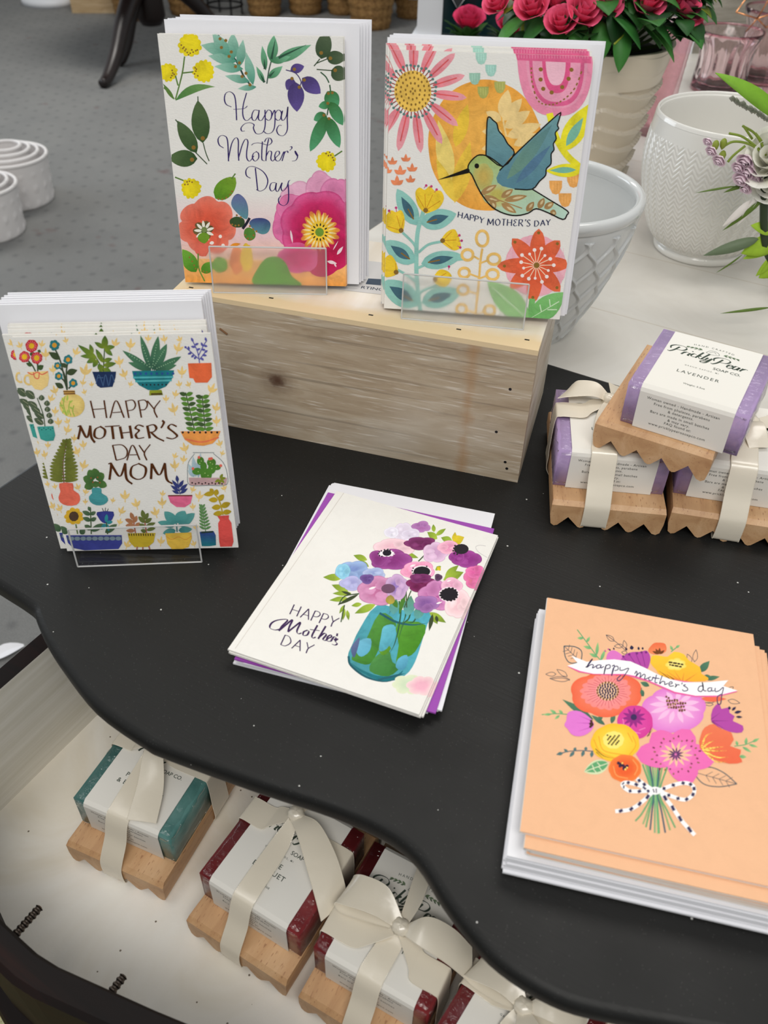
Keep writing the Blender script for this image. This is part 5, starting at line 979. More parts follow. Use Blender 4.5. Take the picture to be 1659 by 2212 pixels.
dark = plain('dark_nail', (40, 38, 40), .4, .6)
for x, y in ((.010, .008), (.075, .012), (.155, .011), (.222, .011), (.272, .012)): MB().add(*box(x, y, CH, x + .0035, y + .0012, CH + .0003)).build('staple', dark, crate)
for x, z in ((.268, .085), (.262, .045), (.274, .012), (.272, .018)): MB().add(*[[(x + .0012 * cos(k * .785), -.0002 + .0006 * s, z + .0012 * sin(k * .785)) for s in (0, 1) for k in range(8)], [tuple(range(8))] + [(k, 8 + k, 8 + (k + 1) % 8, (k + 1) % 8) for k in range(8)]]).build('nail', dark, crate)
MB().add(*xf(tube([(0, 0, 0), (.006, 0, -.004)], .0007, 6), Matrix.Translation((.037, -.0006, .094)))).build('wood_splinter', plain('splinter', (120, 84, 52), .8), crate)
# paper sticker on the crate top
inv = crate.matrix_world.inverted()
mb = MB(); sp = [inv @ PX(x, y, CH) for x, y in ((700, 622), (852, 640), (840, 596), (705, 585))]
o0 = sp[0]; exs = (sp[1] - sp[0]); W0 = exs.length; exs.normalize(); eys = V((0, 0, 1)).cross(exs); H0 = .055
fr = basis((o0.x, o0.y, CH + .0002), exs, eys, (0, 0, 1))
mb.add([tuple(fr @ V(p)) for p in ((0, 0, 0), (W0, 0, 0), (W0, H0, 0), (0, H0, 0))], [(0, 1, 2, 3)], 0, lin((206, 203, 200)))
A = Art(mb, [(0, H0), (W0, H0), (W0, 0), (0, 0)], W0, H0, .00002, fr)
ik = (52, 60, 74)
A.text("RTING", (.028, .006), (1, 0), (0, 1), .0062, ik, .01, center=False); A.text("MADE", (.0535, .0105), (1, 0), (0, 1), .0072, ik, .0, center=False, slant=.15)
A.poly([(.030, .014), (.048, .015), (.054, .027), (.030, .024)], (62, 76, 92)); mb.build('paper_sticker', MAT['label'], crate)
# ---------------------------------------------------------------- greeting cards, envelopes, stands
MAT['darkfoil'] = plain('dark_foil_line', (30, 26, 20), .3, .6)
CARDM = [MAT['print'], MAT['foil'], MAT['darkfoil']]
TH = .0016
def make_card(label, w, h, art, quad, M, group, base=CREAM, mats=None, th=TH):
    t = thing('greeting_card', label, 'card', M, group)
    mb = MB(); v, f = box(0, 0, -.0005, w, h, 0); mb.add(v, f, 0, lin(base))
    A = Art(mb, quad, w, h, .00001); art(A); mb.build('front_cover', mats or CARDM, t)
    inner = lin((232, 228, 222)); mb = MB(); mb.add(*box(0, 0, -th + .0001, w, h, -th + .0005), 0, inner); mb.add(*tube([(.0004, 0, -th / 2), (.0004, h, -th / 2)], th / 2 - .0001, 8), 0, inner); mb.build('back_cover', (mats or CARDM)[0], t)
    return t
def make_envelope(label, w, h, M, group, mat, th=.0012):
    t = thing('envelope', label, 'envelope', M, group)
    bm = bmesh.new(); v, f = box(0, 0, -th, w, h, 0); bv = [bm.verts.new(p) for p in v]
    for q in f: bm.faces.new([bv[i] for i in q])
    bmesh.ops.subdivide_edges(bm, edges=bm.edges[:], cuts=7, use_grid_fill=True)
    for p in bm.verts:
        a, b = p.co.x / w, p.co.y / h; bu = max(0, 16 * a * (1 - a) * b * (1 - b)) ** .5 * th * .22
        if p.co.z > -th * .1: p.co.z += bu * .6
        elif p.co.z < -th * .9: p.co.z += bu * .1
    mb = MB(); mb.add(*from_bm(bm), smooth=False); mb.build('envelope_body', mat, t)
    MB().add(*prism([(.001, h - .0005), (w - .001, h - .0005), (w * .62, h * .62), (w * .38, h * .62)][::-1], -th - .00025, -th - .00005)).build('flap', mat, t)
    return t
def lean_M(x, y, z, t, l, rho, dx=0, dy=0, dz=0, rot=0):
    a = V((cos(t), sin(t), 0)); n = V((-sin(t), cos(t), 0)); b = V((0, 0, 1)) * cos(l) + n * sin(l); r = rho + rot
    a2 = a * cos(r) + b * sin(r); b2 = b * cos(r) - a * sin(r); nn = a.cross(b)
    o = V((x, y, z)) + a * dx + b * dy + nn * dz
    return basis(o, a2, b2, nn)
def flat_M(x, y, z, t): return TR(x, y, z, t)
def m_frost():
    m, nt, b, o = newmat('frosted_acrylic'); setp(b, Base_Color=(1, 1, 1, 1), Roughness=.48, Transmission_Weight=1.0, IOR=1.18)
    t = nd(nt, 'BsdfTranslucent'); t.inputs[0].default_value = (.92, .90, .87, 1); d = nd(nt, 'BsdfDiffuse'); d.inputs[0].default_value = (.85, .84, .82, 1)
    m1 = nd(nt, 'MixShader'); m1.inputs[0].default_value = .5; m2 = nd(nt, 'MixShader'); m2.inputs[0].default_value = .16
    nt.links.new(t.outputs[0], m1.inputs[1]); nt.links.new(d.outputs[0], m1.inputs[2]); nt.links.new(b.outputs[0], m2.inputs[1]); nt.links.new(m1.outputs[0], m2.inputs[2]); tr = nd(nt, 'BsdfTransparent'); m3 = nd(nt, 'MixShader'); m3.inputs[0].default_value = .62; nt.links.new(tr.outputs[0], m3.inputs[1]); nt.links.new(m2.outputs[0], m3.inputs[2]); nt.links.new(m3.outputs[0], o.inputs[0]); return m
MAT['frost'] = m_frost()
def easel(label, x, y, z, t, w, l, hl, M_lip, M_rest, depth=.055, th=.0022, rest=.085):
    e = thing('card_stand', label, 'card stand', TR(x, y, z, t))
    def panel(y0, z0, h, m, nm):
        d = V((0, sin(l), cos(l))); nn = V((0, cos(l), -sin(l))); o = V((0, y0, z0))
        P = [o, o + V((w, 0, 0)), o + V((w, 0, 0)) + d * h, o + d * h]; v = [tuple(p) for p in P] + [tuple(p + nn * th) for p in P]
        MB().add(v, [(0, 1, 2, 3), (7, 6, 5, 4), (0, 4, 5, 1), (1, 5, 6, 2), (2, 6, 7, 3), (3, 7, 4, 0)]).build(nm, m, e)
        return v
    v = panel(0, 0, hl, M_lip, 'front_lip')
    mb = MB(); ed = MAT['acrylic_edge']; r = .0006
    for a, b in ((3, 2), (0, 3), (1, 2), (0, 1)): mb.add(*tube([v[a], v[b]], r, 6))
    mb.build('lip_edge', ed, e)
    MB().add(*box(0, th, 0, w, depth, th * .9)).build('base_plate', M_rest, e)
    panel(depth - .004, th, rest, M_rest, 'back_rest')
    return e

# --- floral stack on the crate
QF = [(38, 165), (1452, 176), (1475, 2065), (248, 2038)]
fx = (-.1590, .6145, CH + .0028, -.0315, .1594, .0164)
WF, HF = .1251, .1688
cA = make_card('white card with purple script wishes, pink peony and butterfly, foremost in its stand', WF, HF, art_floral, QF, lean_M(*fx), None)
copy_thing(cA, lean_M(*fx, dx=.0006, dy=.0002, dz=-.0022, rot=-.001), 'second floral script card, hidden behind the foremost one but for its top edge')
ENV = 'white envelope standing behind the floral card with purple script'
fe = (fx[0], fx[1], fx[2], -.0315, .1594, .010)
eA = make_envelope(ENV, .132, .1765, lean_M(*fe, dx=.0025, dy=.0005, dz=-.0072), 'envelopes behind the floral card', MAT['white_paper'])
for i, (dx, dy, dz, ro) in enumerate([(.0058, .001, -.0108, -.001), (.0075, .001, -.0146, -.002), (.0090, .0016, -.0185, -.0035), (.0110, .0030, -.0225, -.004)]): copy_thing(eA, lean_M(*fe, dx=dx - .002, dy=dy, dz=dz, rot=ro), ENV)
easel('frosted acrylic stand on the crate holding the floral script card', -.1355, .6035, CH + .0004, .0238, .0869, .098, .0357, MAT['frost'], MAT['acrylic'])

# --- bird stack on the crate
QB = [(120, 205), (1512, 248), (1242, 2042), (68, 1955)]
bx = (-.0041, .5815, CH + .0028, -.1200, .1762, .0209)
WB, HB = .1298, .1704
cB = make_card("white card with a blue winged hummingbird on an orange sun, foremost in its stand", WB, HB, art_bird, QB, lean_M(*bx), None)
copy_thing(cB, lean_M(*bx, dx=-.0018, dy=.0026, dz=-.0020, rot=.0015), 'hummingbird card right behind the foremost one, its pink top edge peeping out')
copy_thing(cB, lean_M(*bx, dx=-.0030, dy=.0034, dz=-.0040, rot=.002), 'third hummingbird card, deepest of the three in the stand on the crate')
ENV = 'white envelope standing behind the hummingbird cards'
be = (bx[0], bx[1], bx[2], -.1200, .1762, .018)
eB = make_envelope(ENV, .1372, .176, lean_M(*be, dx=-.0035, dy=.0010, dz=-.0072), 'envelopes behind the hummingbird cards', MAT['white_paper'])
for dx, dy, dz, ro in [(-.0020, .0014, -.0102, -.001), (-.0030, .0022, -.0134, -.001), (-.0012, .0030, -.0166, -.002)]: copy_thing(eB, lean_M(*be, dx=dx, dy=dy, dz=dz, rot=ro), ENV)
easel('frosted acrylic stand on the crate holding the hummingbird cards', .009, .5710, CH + .0004, -.1341, .0896, .1267, .0338, MAT['frost'], MAT['acrylic'])

# --- potted plants stack on the desk
QM = [(60, 266), (1402, 256), (1592, 1660), (440, 1698)]
mx_ = (-.2250, .4360, .0028, .0316, .1473, .0326)
WM, HM = .1219, .1606
cM = make_card('white card of little potted plants, front one of the stack leaning at left', WM, HM, art_mom, QM, lean_M(*mx_), None, CREAM, [MAT['print'], MAT['foil'], MAT['bronze']])
copy_thing(cM, lean_M(*mx_, dx=-.0052, dy=.0006, dz=-.0022, rot=.004), 'potted plants card just behind the front one, shifted left so its left strip shows')
for i, (dx, dy, dz, ro) in enumerate([(-.0026, .0030, -.0042, .001), (-.0030, .0044, -.0062, .002), (-.0035, .0052, -.0082, .0)]): copy_thing(cM, lean_M(*mx_, dx=dx, dy=dy, dz=dz, rot=ro), 'potted plants card in the leaning stack, only its cream top edge in sight', 'hidden potted plants cards')
ENV = 'white envelope leaning behind the potted plants cards at left'
me2 = (mx_[0], mx_[1], mx_[2], .0316, .1473, .036)
eM = make_envelope(ENV, .1265, .1755, lean_M(*me2, dx=-.0092, dy=.0012, dz=-.0115), 'envelopes behind the potted plants cards', MAT['white_paper'])
for dx, dy, dz, ro in [(-.0080, .0018, -.0142, .0), (-.0070, .0022, -.0168, .001), (-.0062, .0030, -.0194, .0), (-.0056, .0034, -.0220, -.002), (-.0048, .0042, -.0246, -.006)]: copy_thing(eM, lean_M(*me2, dx=dx - .0015, dy=dy, dz=dz, rot=ro), ENV)
easel('clear acrylic stand on the desk holding the potted plants cards', -.2143, .4232, .0003, .0939, .0862, .0359 + .02, .0339, MAT['acrylic'], MAT['acrylic'], depth=.05, rest=.07)

# --- anemone stack lying on the desk
QA = [(652, 84), (1602, 340), (1148, 1398), (30, 986)]
at_ = -.3606; ax_, ay_ = -.0951, .3427; WA, HA = .127, .127 * 1.3137
cN = make_card('white card with purple anemones in a teal jar, topmost of its flat stack', WA, HA, art_anemone, QA, flat_M(ax_, ay_, .0128, at_), None)
copy_thing(cN, flat_M(ax_ + .0006, ay_ - .0010, .0112, at_ + .006), 'second anemone card from the top, a sliver at the lower edge of the stack')
copy_thing(cN, flat_M(ax_ + .0022, ay_ - .0004, .0096, at_ + .012), 'third anemone card from the top, right edge showing beside the purple envelope')
def two(pl, pr, z):
    a, b = PX(pl[0], pl[1], z), PX(pr[0], pr[1], z); return a, math.atan2(b.y - a.y, b.x - a.x), (b - a).length
o_, t_, w_ = two((506, 1424), (941, 1541), .0075)
p1 = make_envelope('purple envelope under the anemone cards', w_, w_ * 1.31, flat_M(o_.x, o_.y, .0079, t_), None, MAT['purple_paper'])
b_, t2, w2 = two((722, 1044), (1071, 1102), .006)
o2 = PX(526, 1437, .0045); dl = b_ - o2; hw = dl.length; t2 = math.atan2(dl.y, dl.x) - pi / 2
ENV = 'white envelope at the bottom of the anemone stack'
eN = make_envelope(ENV, w2, hw, flat_M(o2.x, o2.y, .0066, t2), 'white envelopes under the purple one', MAT['white_paper'])
for i, (dx, dy, ro) in enumerate([(-.002, .0012, -.004), (-.004, .0024, -.010), (-.0055, .0036, -.016), (-.0075, .0040, -.018)]): copy_thing(eN, flat_M(o2.x + dx, o2.y + dy, .0053 - .0013 * i, t2 + ro), ENV)

# --- peach stack lying on the desk
QP = [(281, 62), (1548, 303), (1740, 1925), (101, 1537)]
pt = -.2083; pxx, pyy = .0727, .2183; WP, HP = .127, .127 * 1.2933
PM = [MAT['peachprint'], MAT['foil'], MAT['darkfoil']]
PT = .0020
cP = make_card('peach card with a bright bouquet and ribbon banner, topmost of its stack at right', WP, HP, art_peach, QP, flat_M(pxx, pyy, .0288, pt), None, (239, 187, 146), PM, PT)
pn = V((-sin(pt), cos(pt)))
for i, (lb, dx, dy, ro) in enumerate([('second bouquet card, showing a peach strip along the lower edge', .0030, -.0072, -.003), ('third bouquet card from the top, right corner peeping out', .0055, -.0066, -.010), ('fourth bouquet card from the top of the peach stack', .0066, -.0060, -.015), ('fifth bouquet card, lowest of the peach ones', .0050, -.0064, -.008)]):
    copy_thing(cP, flat_M(pxx + dx * cos(pt) - dy * sin(pt), pyy + dx * sin(pt) + dy * cos(pt), .0268 - .0021 * i, pt + ro), lb)
ENV = 'white envelope beneath the peach bouquet cards'
q_ = V((pxx, pyy)) + V((cos(pt), sin(pt))) * -.0045 + pn * -.0085
eP = make_envelope(ENV, .134, .172, flat_M(q_.x, q_.y, .0178, pt - .004), 'white envelopes under the peach cards', MAT['white_paper'], .0015)
rr = random.Random(3)
for i in range(10): copy_thing(eP, flat_M(q_.x + rr.uniform(-.0012, .0012), q_.y + rr.uniform(-.0015, .001), .0162 - .0016 * i, pt - .004 + rr.uniform(-.004, .004)), ENV)
# ---------------------------------------------------------------- soap gift sets
SW, ST, BW, BD, BH, OY = .0832, .0231, .0811, .0809, .0328, .0195
SD = OY * 2 + BD; HT = ST + BH; LM, LW = .0091, .0629
MAT['beech'] = m_wood('beech_wood', [(182, 138, 97), (200, 158, 115), (212, 174, 133)], (70, 9, 70), ((900, 190, 900), .66, (168, 124, 88)), .5)
MAT['ribbon'] = plain('cream_satin_ribbon', (230, 221, 202), .24, bscale=90, bstr=.12, bdist=.002, Anisotropic=.5, Coat_Weight=.35, Coat_Roughness=.22)
MAT['ribbon'].node_tree.nodes['Principled BSDF'].inputs['Specular IOR Level'].default_value = .8
MAT['film'] = m_film('shrink_film', .05, .09, 200, .6)
def m_soap(name, c0, c1, rough=.32):
    m, nt, b, o = newmat(name); setp(b, Roughness=rough)
    vec = coords(nt); nt.links.new(ramp(nt, nz(nt, vec, 45, 5, .6, .6), [(.3, lin(c0)), (.7, lin(c1))]), b.inputs['Base Color']); bump(nt, b, nz(nt, vec, 120, 3), .12, .0006); return m
MAT['lavender'] = m_soap('lavender_soap', (178, 150, 198), (198, 172, 216)); MAT['teal'] = m_soap('teal_soap', (66, 116, 112), (100, 148, 142)); MAT['rose'] = m_soap('rose_soap', (112, 36, 40), (138, 50, 52))
def soap_set(label, M, colour, title, group=None, ox=.001, oy=OY, rib=None, knot=None, tails=(), loops=(), seed=1):
    rd = random.Random(seed); t = thing('soap_gift_set', label, 'soap set', M, group)
    # beech dish: flat top, saw-tooth runners underneath
    tips = [(.0, .010), (.0015, .002), (.004, 0), (.0065, .0008), (.0135, .0095), (.0215, .0008), (.0235, 0), (.0255, .0008), (.0325, .0088), (.0400, .0008), (.0420, 0), (.0440, .0008), (.0505, .0088), (.0575, .0008), (.0595, 0), (.0615, .0008), (.0690, .0095), (.0765, .0008), (.0795, 0), (.0820, .002), (SW, .010)]
    poly = tips + [(SW, ST - .003), (0, ST - .003)]; n = len(poly); mb = MB()
    v = [(x, 0, z) for x, z in poly] + [(x, SD, z) for x, z in poly]
    tr = geometry.tessellate_polygon([[V((x, z, 0)) for x, z in poly]])
    f = [tuple(q) for q in tr] + [tuple(i + n for i in q)[::-1] for q in tr] + [(i, i + n, (i + 1) % n + n, (i + 1) % n) for i in range(n) if i != n - 2]
    mb.add(v, f); c = .0032
    vt = [(0, 0, ST - .003), (SW, 0, ST - .003), (SW, SD, ST - .003), (0, SD, ST - .003), (.0006, c, ST), (SW - .0006, c, ST), (SW - .0006, SD - c, ST), (.0006, SD - c, ST)]
    mb.add(vt, [(4, 5, 6, 7), (0, 1, 5, 4), (1, 2, 6, 5), (2, 3, 7, 6), (3, 0, 4, 7)]); mb.build('soap_dish', MAT['beech'], t)
    # soap bar, film, paper band
    MB().add(*rbox(ox, oy, ST + .0004, ox + BW, oy + BD, HT, .0034, 3), smooth=True).build('soap_bar', MAT[colour], t)
    e = .0007; v, f = rbox(ox - e, oy - e, ST + .0002, ox + BW + e, oy + BD + e, HT + e, .0036, 2, 14)
    v = [tuple(V(p) + V((noise.noise(V(p) * 210 + V((seed, 0, 0))), noise.noise(V(p) * 190 + V((0, seed, 5))), .5 * noise.noise(V(p) * 150))) * .0012) for p in v]
    MB().add(v, f, smooth=True).build('shrink_wrap', MAT['film'], t)
    mb = MB(); x0, x1 = ox + LM, ox + LM + LW; g = .0016; P = [(oy - g, ST + .0004), (oy - g, HT - .003), (oy - g + .001, HT - .0004), (oy + .0022, HT + g)]
    P = P + [(2 * oy + BD - a, b) for a, b in P[::-1]]; lw = lin((231, 228, 220))
    v = [(x, a, b) for a, b in P for x in (x0, x1)]; f = [(2 * i, 2 * i + 1, 2 * i + 3, 2 * i + 2) for i in range(len(P) - 1)]; mb.add(v, f, 0, lw)
    v = [(x, (a - oy - BD / 2) * .994 + oy + BD / 2, b - .0003) for a, b in P for x in (x0, x1)]; mb.add(v, [q[::-1] for q in f], 0, lw)
    A = Art(mb, LABEL_Q, LW, BD, .00003, basis((x0, oy, HT + g), (1, 0, 0), (0, 1, 0), (0, 0, 1))); art_label_top(A, title)
    A = Art(mb, [(0, 32.8), (62.9, 32.8), (62.9, 0), (0, 0)], LW, BH, .00003, basis((x0, oy - g, ST), (1, 0, 0), (0, 0, 1), (0, -1, 0))); art_label_front(A)
    mb.build('paper_band', MAT['label'], t)
    if rib:
        xa, xb, ya, yb = rib; h = (xb - xa) / 2; xc = (xa + xb) / 2; kx, ky, kz = knot; R = MAT['ribbon']; H2 = HT + .0024; k2 = (yb - ya) / 2; yc = (ya + yb) / 2
        ribbon([(kx, ky, kz, h * .35, 0, 0), (kx + (xc - kx) * .5, (ky + oy) / 2 + .01, H2 + .0022, h * .85, 0, 0), (xc, oy + .006, H2 + .0006, h, 0, 0), (xc, oy - .0022, HT - .001, h, 0, 0), (xc, oy * .55, ST + .016, h, 0, 0), (xc, oy * .12, ST + .0035, h, 0, 0), (xc, -.0010, ST - .004, h, 0, 0), (xc, -.0012, .007, h, 0, 0), (xc, .001, .0012, h, 0, 0), (xc, .012, .0007, h, 0, 0)], 5, 4).build('ribbon', R, t)
        for sd, xe, xd in ((-1, ox - .0016, -.0012), (1, ox + BW + .0016, SW + .0012)):
            ribbon([(kx, ky, kz - .002, 0, k2 * .4, 0), (kx + sd * .014, ky + (yc - ky) * .6, H2 + .002, 0, k2 * .9, 0), ((kx + xe) / 2, yc, H2 + .0008, 0, k2, 0), (xe - sd * .004, yc, H2, 0, k2, 0), (xe, yc, HT - .002, 0, k2, 0), (xe + sd * .0004, yc, ST + .004, 0, k2, 0), (xd, yc, ST - .004, 0, k2, 0), (xd, yc, .008, 0, k2, 0), (xd - sd * .003, yc, .0008, 0, k2, 0)], 5, 4).build('ribbon', R, t)
        bow = MB(); sph = [(0.0001, -.0050), (.0034, -.0042), (.0052, -.0018), (.0055, .001), (.0045, .0036), (.0022, .0049), (.0001, .0052)]
        v, f = lathe(sph, 20, lambda a, z, i: .0006 * sin(5 * a + z * 700)); bow.add([(kx + p[0] * 1.15, ky + p[1], kz + p[2] * .9) for p in v], f, smooth=True)
        bow.build('ribbon_knot', R, t)
        for L in tails: ribbon(L, 6, 4, .0006).build('ribbon_tail', R, t)
        for L in loops: ribbon(L, 6, 4, .0005).build('bow_loop', R, t)
    return t
Z1 = HT + .009
# lavender sets on the desk
soap_set('lavender soap set with ribbon on the desk, lower left of the three', TR(.124, .4809, .0002, -.1031), 'lavender', 'LAVENDER', None, .0004, OY, (.0238, .0419, .0594, .0781), (.0405, .083, HT + .006),
         [[(.0385, .083, HT + .007, .001, .003, .001), (.028, .086, HT + .012, .002, .008, .001), (.013, .088, HT + .010, .004, .0105, .001), (.006, .089, HT + .006, .006, .0105, .0)], [(.043, .085, HT + .007, .001, -.003, .001), (.046, .097, HT + .006, .004, -.003, .001), (.047, .108, HT + .004, .005, -.003, 0)]], seed=2)
soap_set('lavender soap set with ribbon cut by the right edge of the picture', TR(.2110, .4757, .0002, -.1995), 'lavender', 'LAVENDER', None, .001, OY, (.0338, .0522, .070, .088), (.0506, .0706, HT + .006),
         [[(.0506, .070, HT + .007, .003, .001, .0), (.050, .060, HT + .011, .007, .001, .001), (.052, .049, HT + .008, .0075, .002, .001), (.054, .040, HT + .004, .007, .002, 0)]], [], seed=3)
Rt = Matrix.Translation((.1493, .5032, .0586)) @ Matrix.Rotation(-.5086, 4, 'Z') @ Matrix.Rotation(.030, 4, 'X') @ Matrix.Rotation(-.010, 4, 'Y')
soap_set('lavender soap without ribbon stacked across the two lower sets', Rt, 'lavender', 'LAVENDER', None, .0151, .0078, seed=4)
# sets in the drawer
ZW = ZD + .0002
soap_set('teal soap set with cream ribbon, alone at the left of the drawer', TR(-.2265, .3058, ZW, -.3743), 'teal', ('PEPPERMINT', '& EUCALYPTUS'), None, .001, OY, (.0309, .0487, .067, .0865), (.0338, .0785, HT + .011),
         [[(.0345, .077, HT + .012, .004, .001, .001), (.040, .066, HT + .013, .0075, .0015, .0005), (.050, .046, HT + .007, .0095, .002, 0), (.0585, .0215, HT + .004, .0102, .0028, 0)]], [[(.034, .080, HT + .012, .003, .001, .002), (.026, .098, HT + .024, .008, .002, .003), (.022, .110, HT + .018, .008, .002, .003), (.030, .096, HT + .010, .008, .002, 0), (.034, .081, HT + .009, .003, .001, 0)]], seed=5)
soap_set('dark red rose soap set with ribbon, nearest the teal one in the drawer', TR(-.1284, .2543, ZW, -.5078), 'rose', ('ROSE', 'BOUQUET'), None, .001, OY, (.0302, .0458, .0648, .0835), (.0372, .083, HT + .012),
         [[(.0385, .081, HT + .013, .003, .003, .001), (.052, .076, HT + .016, .004, .007, .001), (.070, .064, HT + .012, .0045, .0095, .001), (.084, .053, HT + .006, .004, .0105, 0), (.0925, .0455, HT - .001, .003, .011, -.001)]],
         [[(.036, .085, HT + .013, .003, .001, .001), (.033, .099, HT + .018, .007, .002, .002), (.031, .112, HT + .016, .008, .002, .002), (.036, .100, HT + .009, .006, .001, 0), (.037, .086, HT + .010, .003, .001, 0)]], seed=6)
soap_set('dark red rose soap set with a full bow, middle one of the three', TR(-.0470, .2079, ZW, -.475), 'rose', ('ROSE', 'BOUQUET'), None, .001, OY, (.0335, .0500, .030, .0490), (.0458, .0530, HT + .011),
         [[(.048, .053, HT + .012, .001, .003, .001), (.060, .055, HT + .018, .0, .0085, .002), (.078, .056, HT + .015, -.002, .0100, .001), (.094, .0555, HT + .006, -.004, .0098, 0)], [(.046, .055, HT + .012, .003, .0, .001), (.046, .070, HT + .014, .005, .0, .002), (.044, .086, HT + .014, .0055, -.001, .002), (.042, .100, HT + .010, .006, -.001, .001)]],
         [[(.044, .054, HT + .012, .001, .003, .001), (.028, .058, HT + .019, .001, .009, .002), (.010, .057, HT + .017, .001, .0105, .002), (.0025, .056, HT + .012, .001, .0105, 0), (.008, .054, HT + .007, .001, .010, 0), (.026, .054, HT + .008, .001, .007, 0), (.044, .054, HT + .009, .001, .003, 0)]], seed=7)
soap_set('dark red rose soap set at the lower picture edge, bow under the desk rim', TR(.0220, .1580, ZW, -.610), 'rose', ('ROSE', 'BOUQUET'), None, .001, OY, (.030, .046, .058, .076), (.0385, .0655, HT + .011),
         [[(.040, .063, HT + .012, .003, .002, .001), (.050, .052, HT + .015, .008, .004, .001), (.060, .036, HT + .009, .009, .005, 0), (.066, .024, HT + .003, .009, .005, 0)]],
         [[(.037, .066, HT + .012, .001, .003, .001), (.024, .071, HT + .018, .002, .009, .002), (.008, .071, HT + .014, .002, .0110, .002), (.0025, .071, HT + .009, .002, .0110, 0), (.010, .069, HT + .006, .002, .010, 0), (.026, .067, HT + .007, .001, .007, 0), (.037, .066, HT + .009, .001, .003, 0)], [(.040, .067, HT + .012, .001, .003, .001), (.052, .074, HT + .017, -.002, .008, .002), (.066, .080, HT + .012, -.003, .009, .001), (.072, .083, HT + .006, -.003, .009, 0)]], seed=8)
# ---------------------------------------------------------------- pots, glasses and flowers on the white table
def ceramic(name, col, rough=.12, bs=None): return plain(name, col, rough, Coat_Weight=.4, bscale=bs, bstr=.1)
MAT['glaze'] = ceramic('white_glaze', (232, 230, 224)); MAT['greyglaze'] = ceramic('pale_grey_glaze', (205, 207, 206)); MAT['creamglaze'] = plain('cream_matt_glaze', (214, 202, 182), .38)
def pot(label, loc, outer, inner, mat, n=160, wob=None, cat='planter', foot=None, rim=None):
    t = thing('ceramic_planter', label, cat, TR(*loc)); mb = MB(); mb.add(*lathe(outer + inner[::-1], n, wob), smooth=True)
    mb.add([(inner[0][0] * cos(2 * pi * k / 48), inner[0][0] * sin(2 * pi * k / 48), inner[0][1]) for k in range(48)], [tuple(range(48))])
    mb.add([(outer[0][0] * cos(2 * pi * k / 48), outer[0][0] * sin(2 * pi * k / 48), outer[0][1]) for k in range(48)], [tuple(range(48))[::-1]])
    mb.build('pot_body', mat, t)
    if rim: MB().add(*lathe(rim, 64), smooth=True).build('rim', mat, t)
    if foot: MB().add(*lathe(foot, 64), smooth=True).build('foot_ring', mat, t)
    return t
def prof(keys, k): return [(max(.0005, p[0]), p[1]) for p in crom(keys, k)]
def tri(x): return abs((x % 1) * 2 - 1)
# lattice pot behind the crate
po = prof([(.040, 0), (.050, .02), (.066, .055), (.080, .095), (.088, .128), (.0895, .142)], 40); ni = len(po)
def lat(a, z, i):
    if i >= ni or z > .132: return 0
    q = z / .021; w = .5 + .5 * cos(2 * pi * q)
    u = 18 * a / (2 * pi); s = .25 * (1 + cos(pi * q * 1.0))
    d = min(abs(((u - s) % 1) - 0), abs(1 - ((u - s) % 1)), abs(((u + s) % 1)), abs(1 - ((u + s) % 1)))
    return .0024 * max(0, 1 - (d / .085) ** 2) * (1 if z > .008 else 0)
pot('pale grey planter embossed with a lattice, half hidden behind the hummingbird cards', (.146, .815, ZT), po, prof([(.03, .006), (.060, .055), (.074, .095), (.083, .128), (.084, .142)], 6), MAT['greyglaze'], 720, lat,
    rim=prof([(.0838, .140), (.0835, .1475), (.087, .151), (.0915, .1495), (.0930, .1445), (.0905, .139), (.0865, .138)], 4))
# chevron pot
po = prof([(.052, .008), (.066, .024), (.079, .055), (.087, .085), (.0900, .115), (.0865, .150), (.0855, .156)], 34); nc = len(po)
def chev(a, z, i):
    if i >= nc or z > .138 or z < .014: return 0
    u = 38 * a / (2 * pi); s = sin(2 * pi * (z / .0062 + 1.5 * tri(u))); e = tri(u)
    return 0.0007 * s * min(1, 8 * min(e, 1 - e) + .15)
pot('white planter with a herringbone relief, right of the lattice one', (.383, 1.028, ZT), po, prof([(.04, .012), (.078, .055), (.0855, .1), (.0815, .150), (.0825, .1565)], 6), MAT['glaze'], 760, chev, foot=prof([(.047, 0), (.054, .0005), (.0555, .006), (.053, .010)], 4), rim=prof([(.0822, .1555), (.083, .1592), (.0848, .1592), (.0862, .155)], 4))
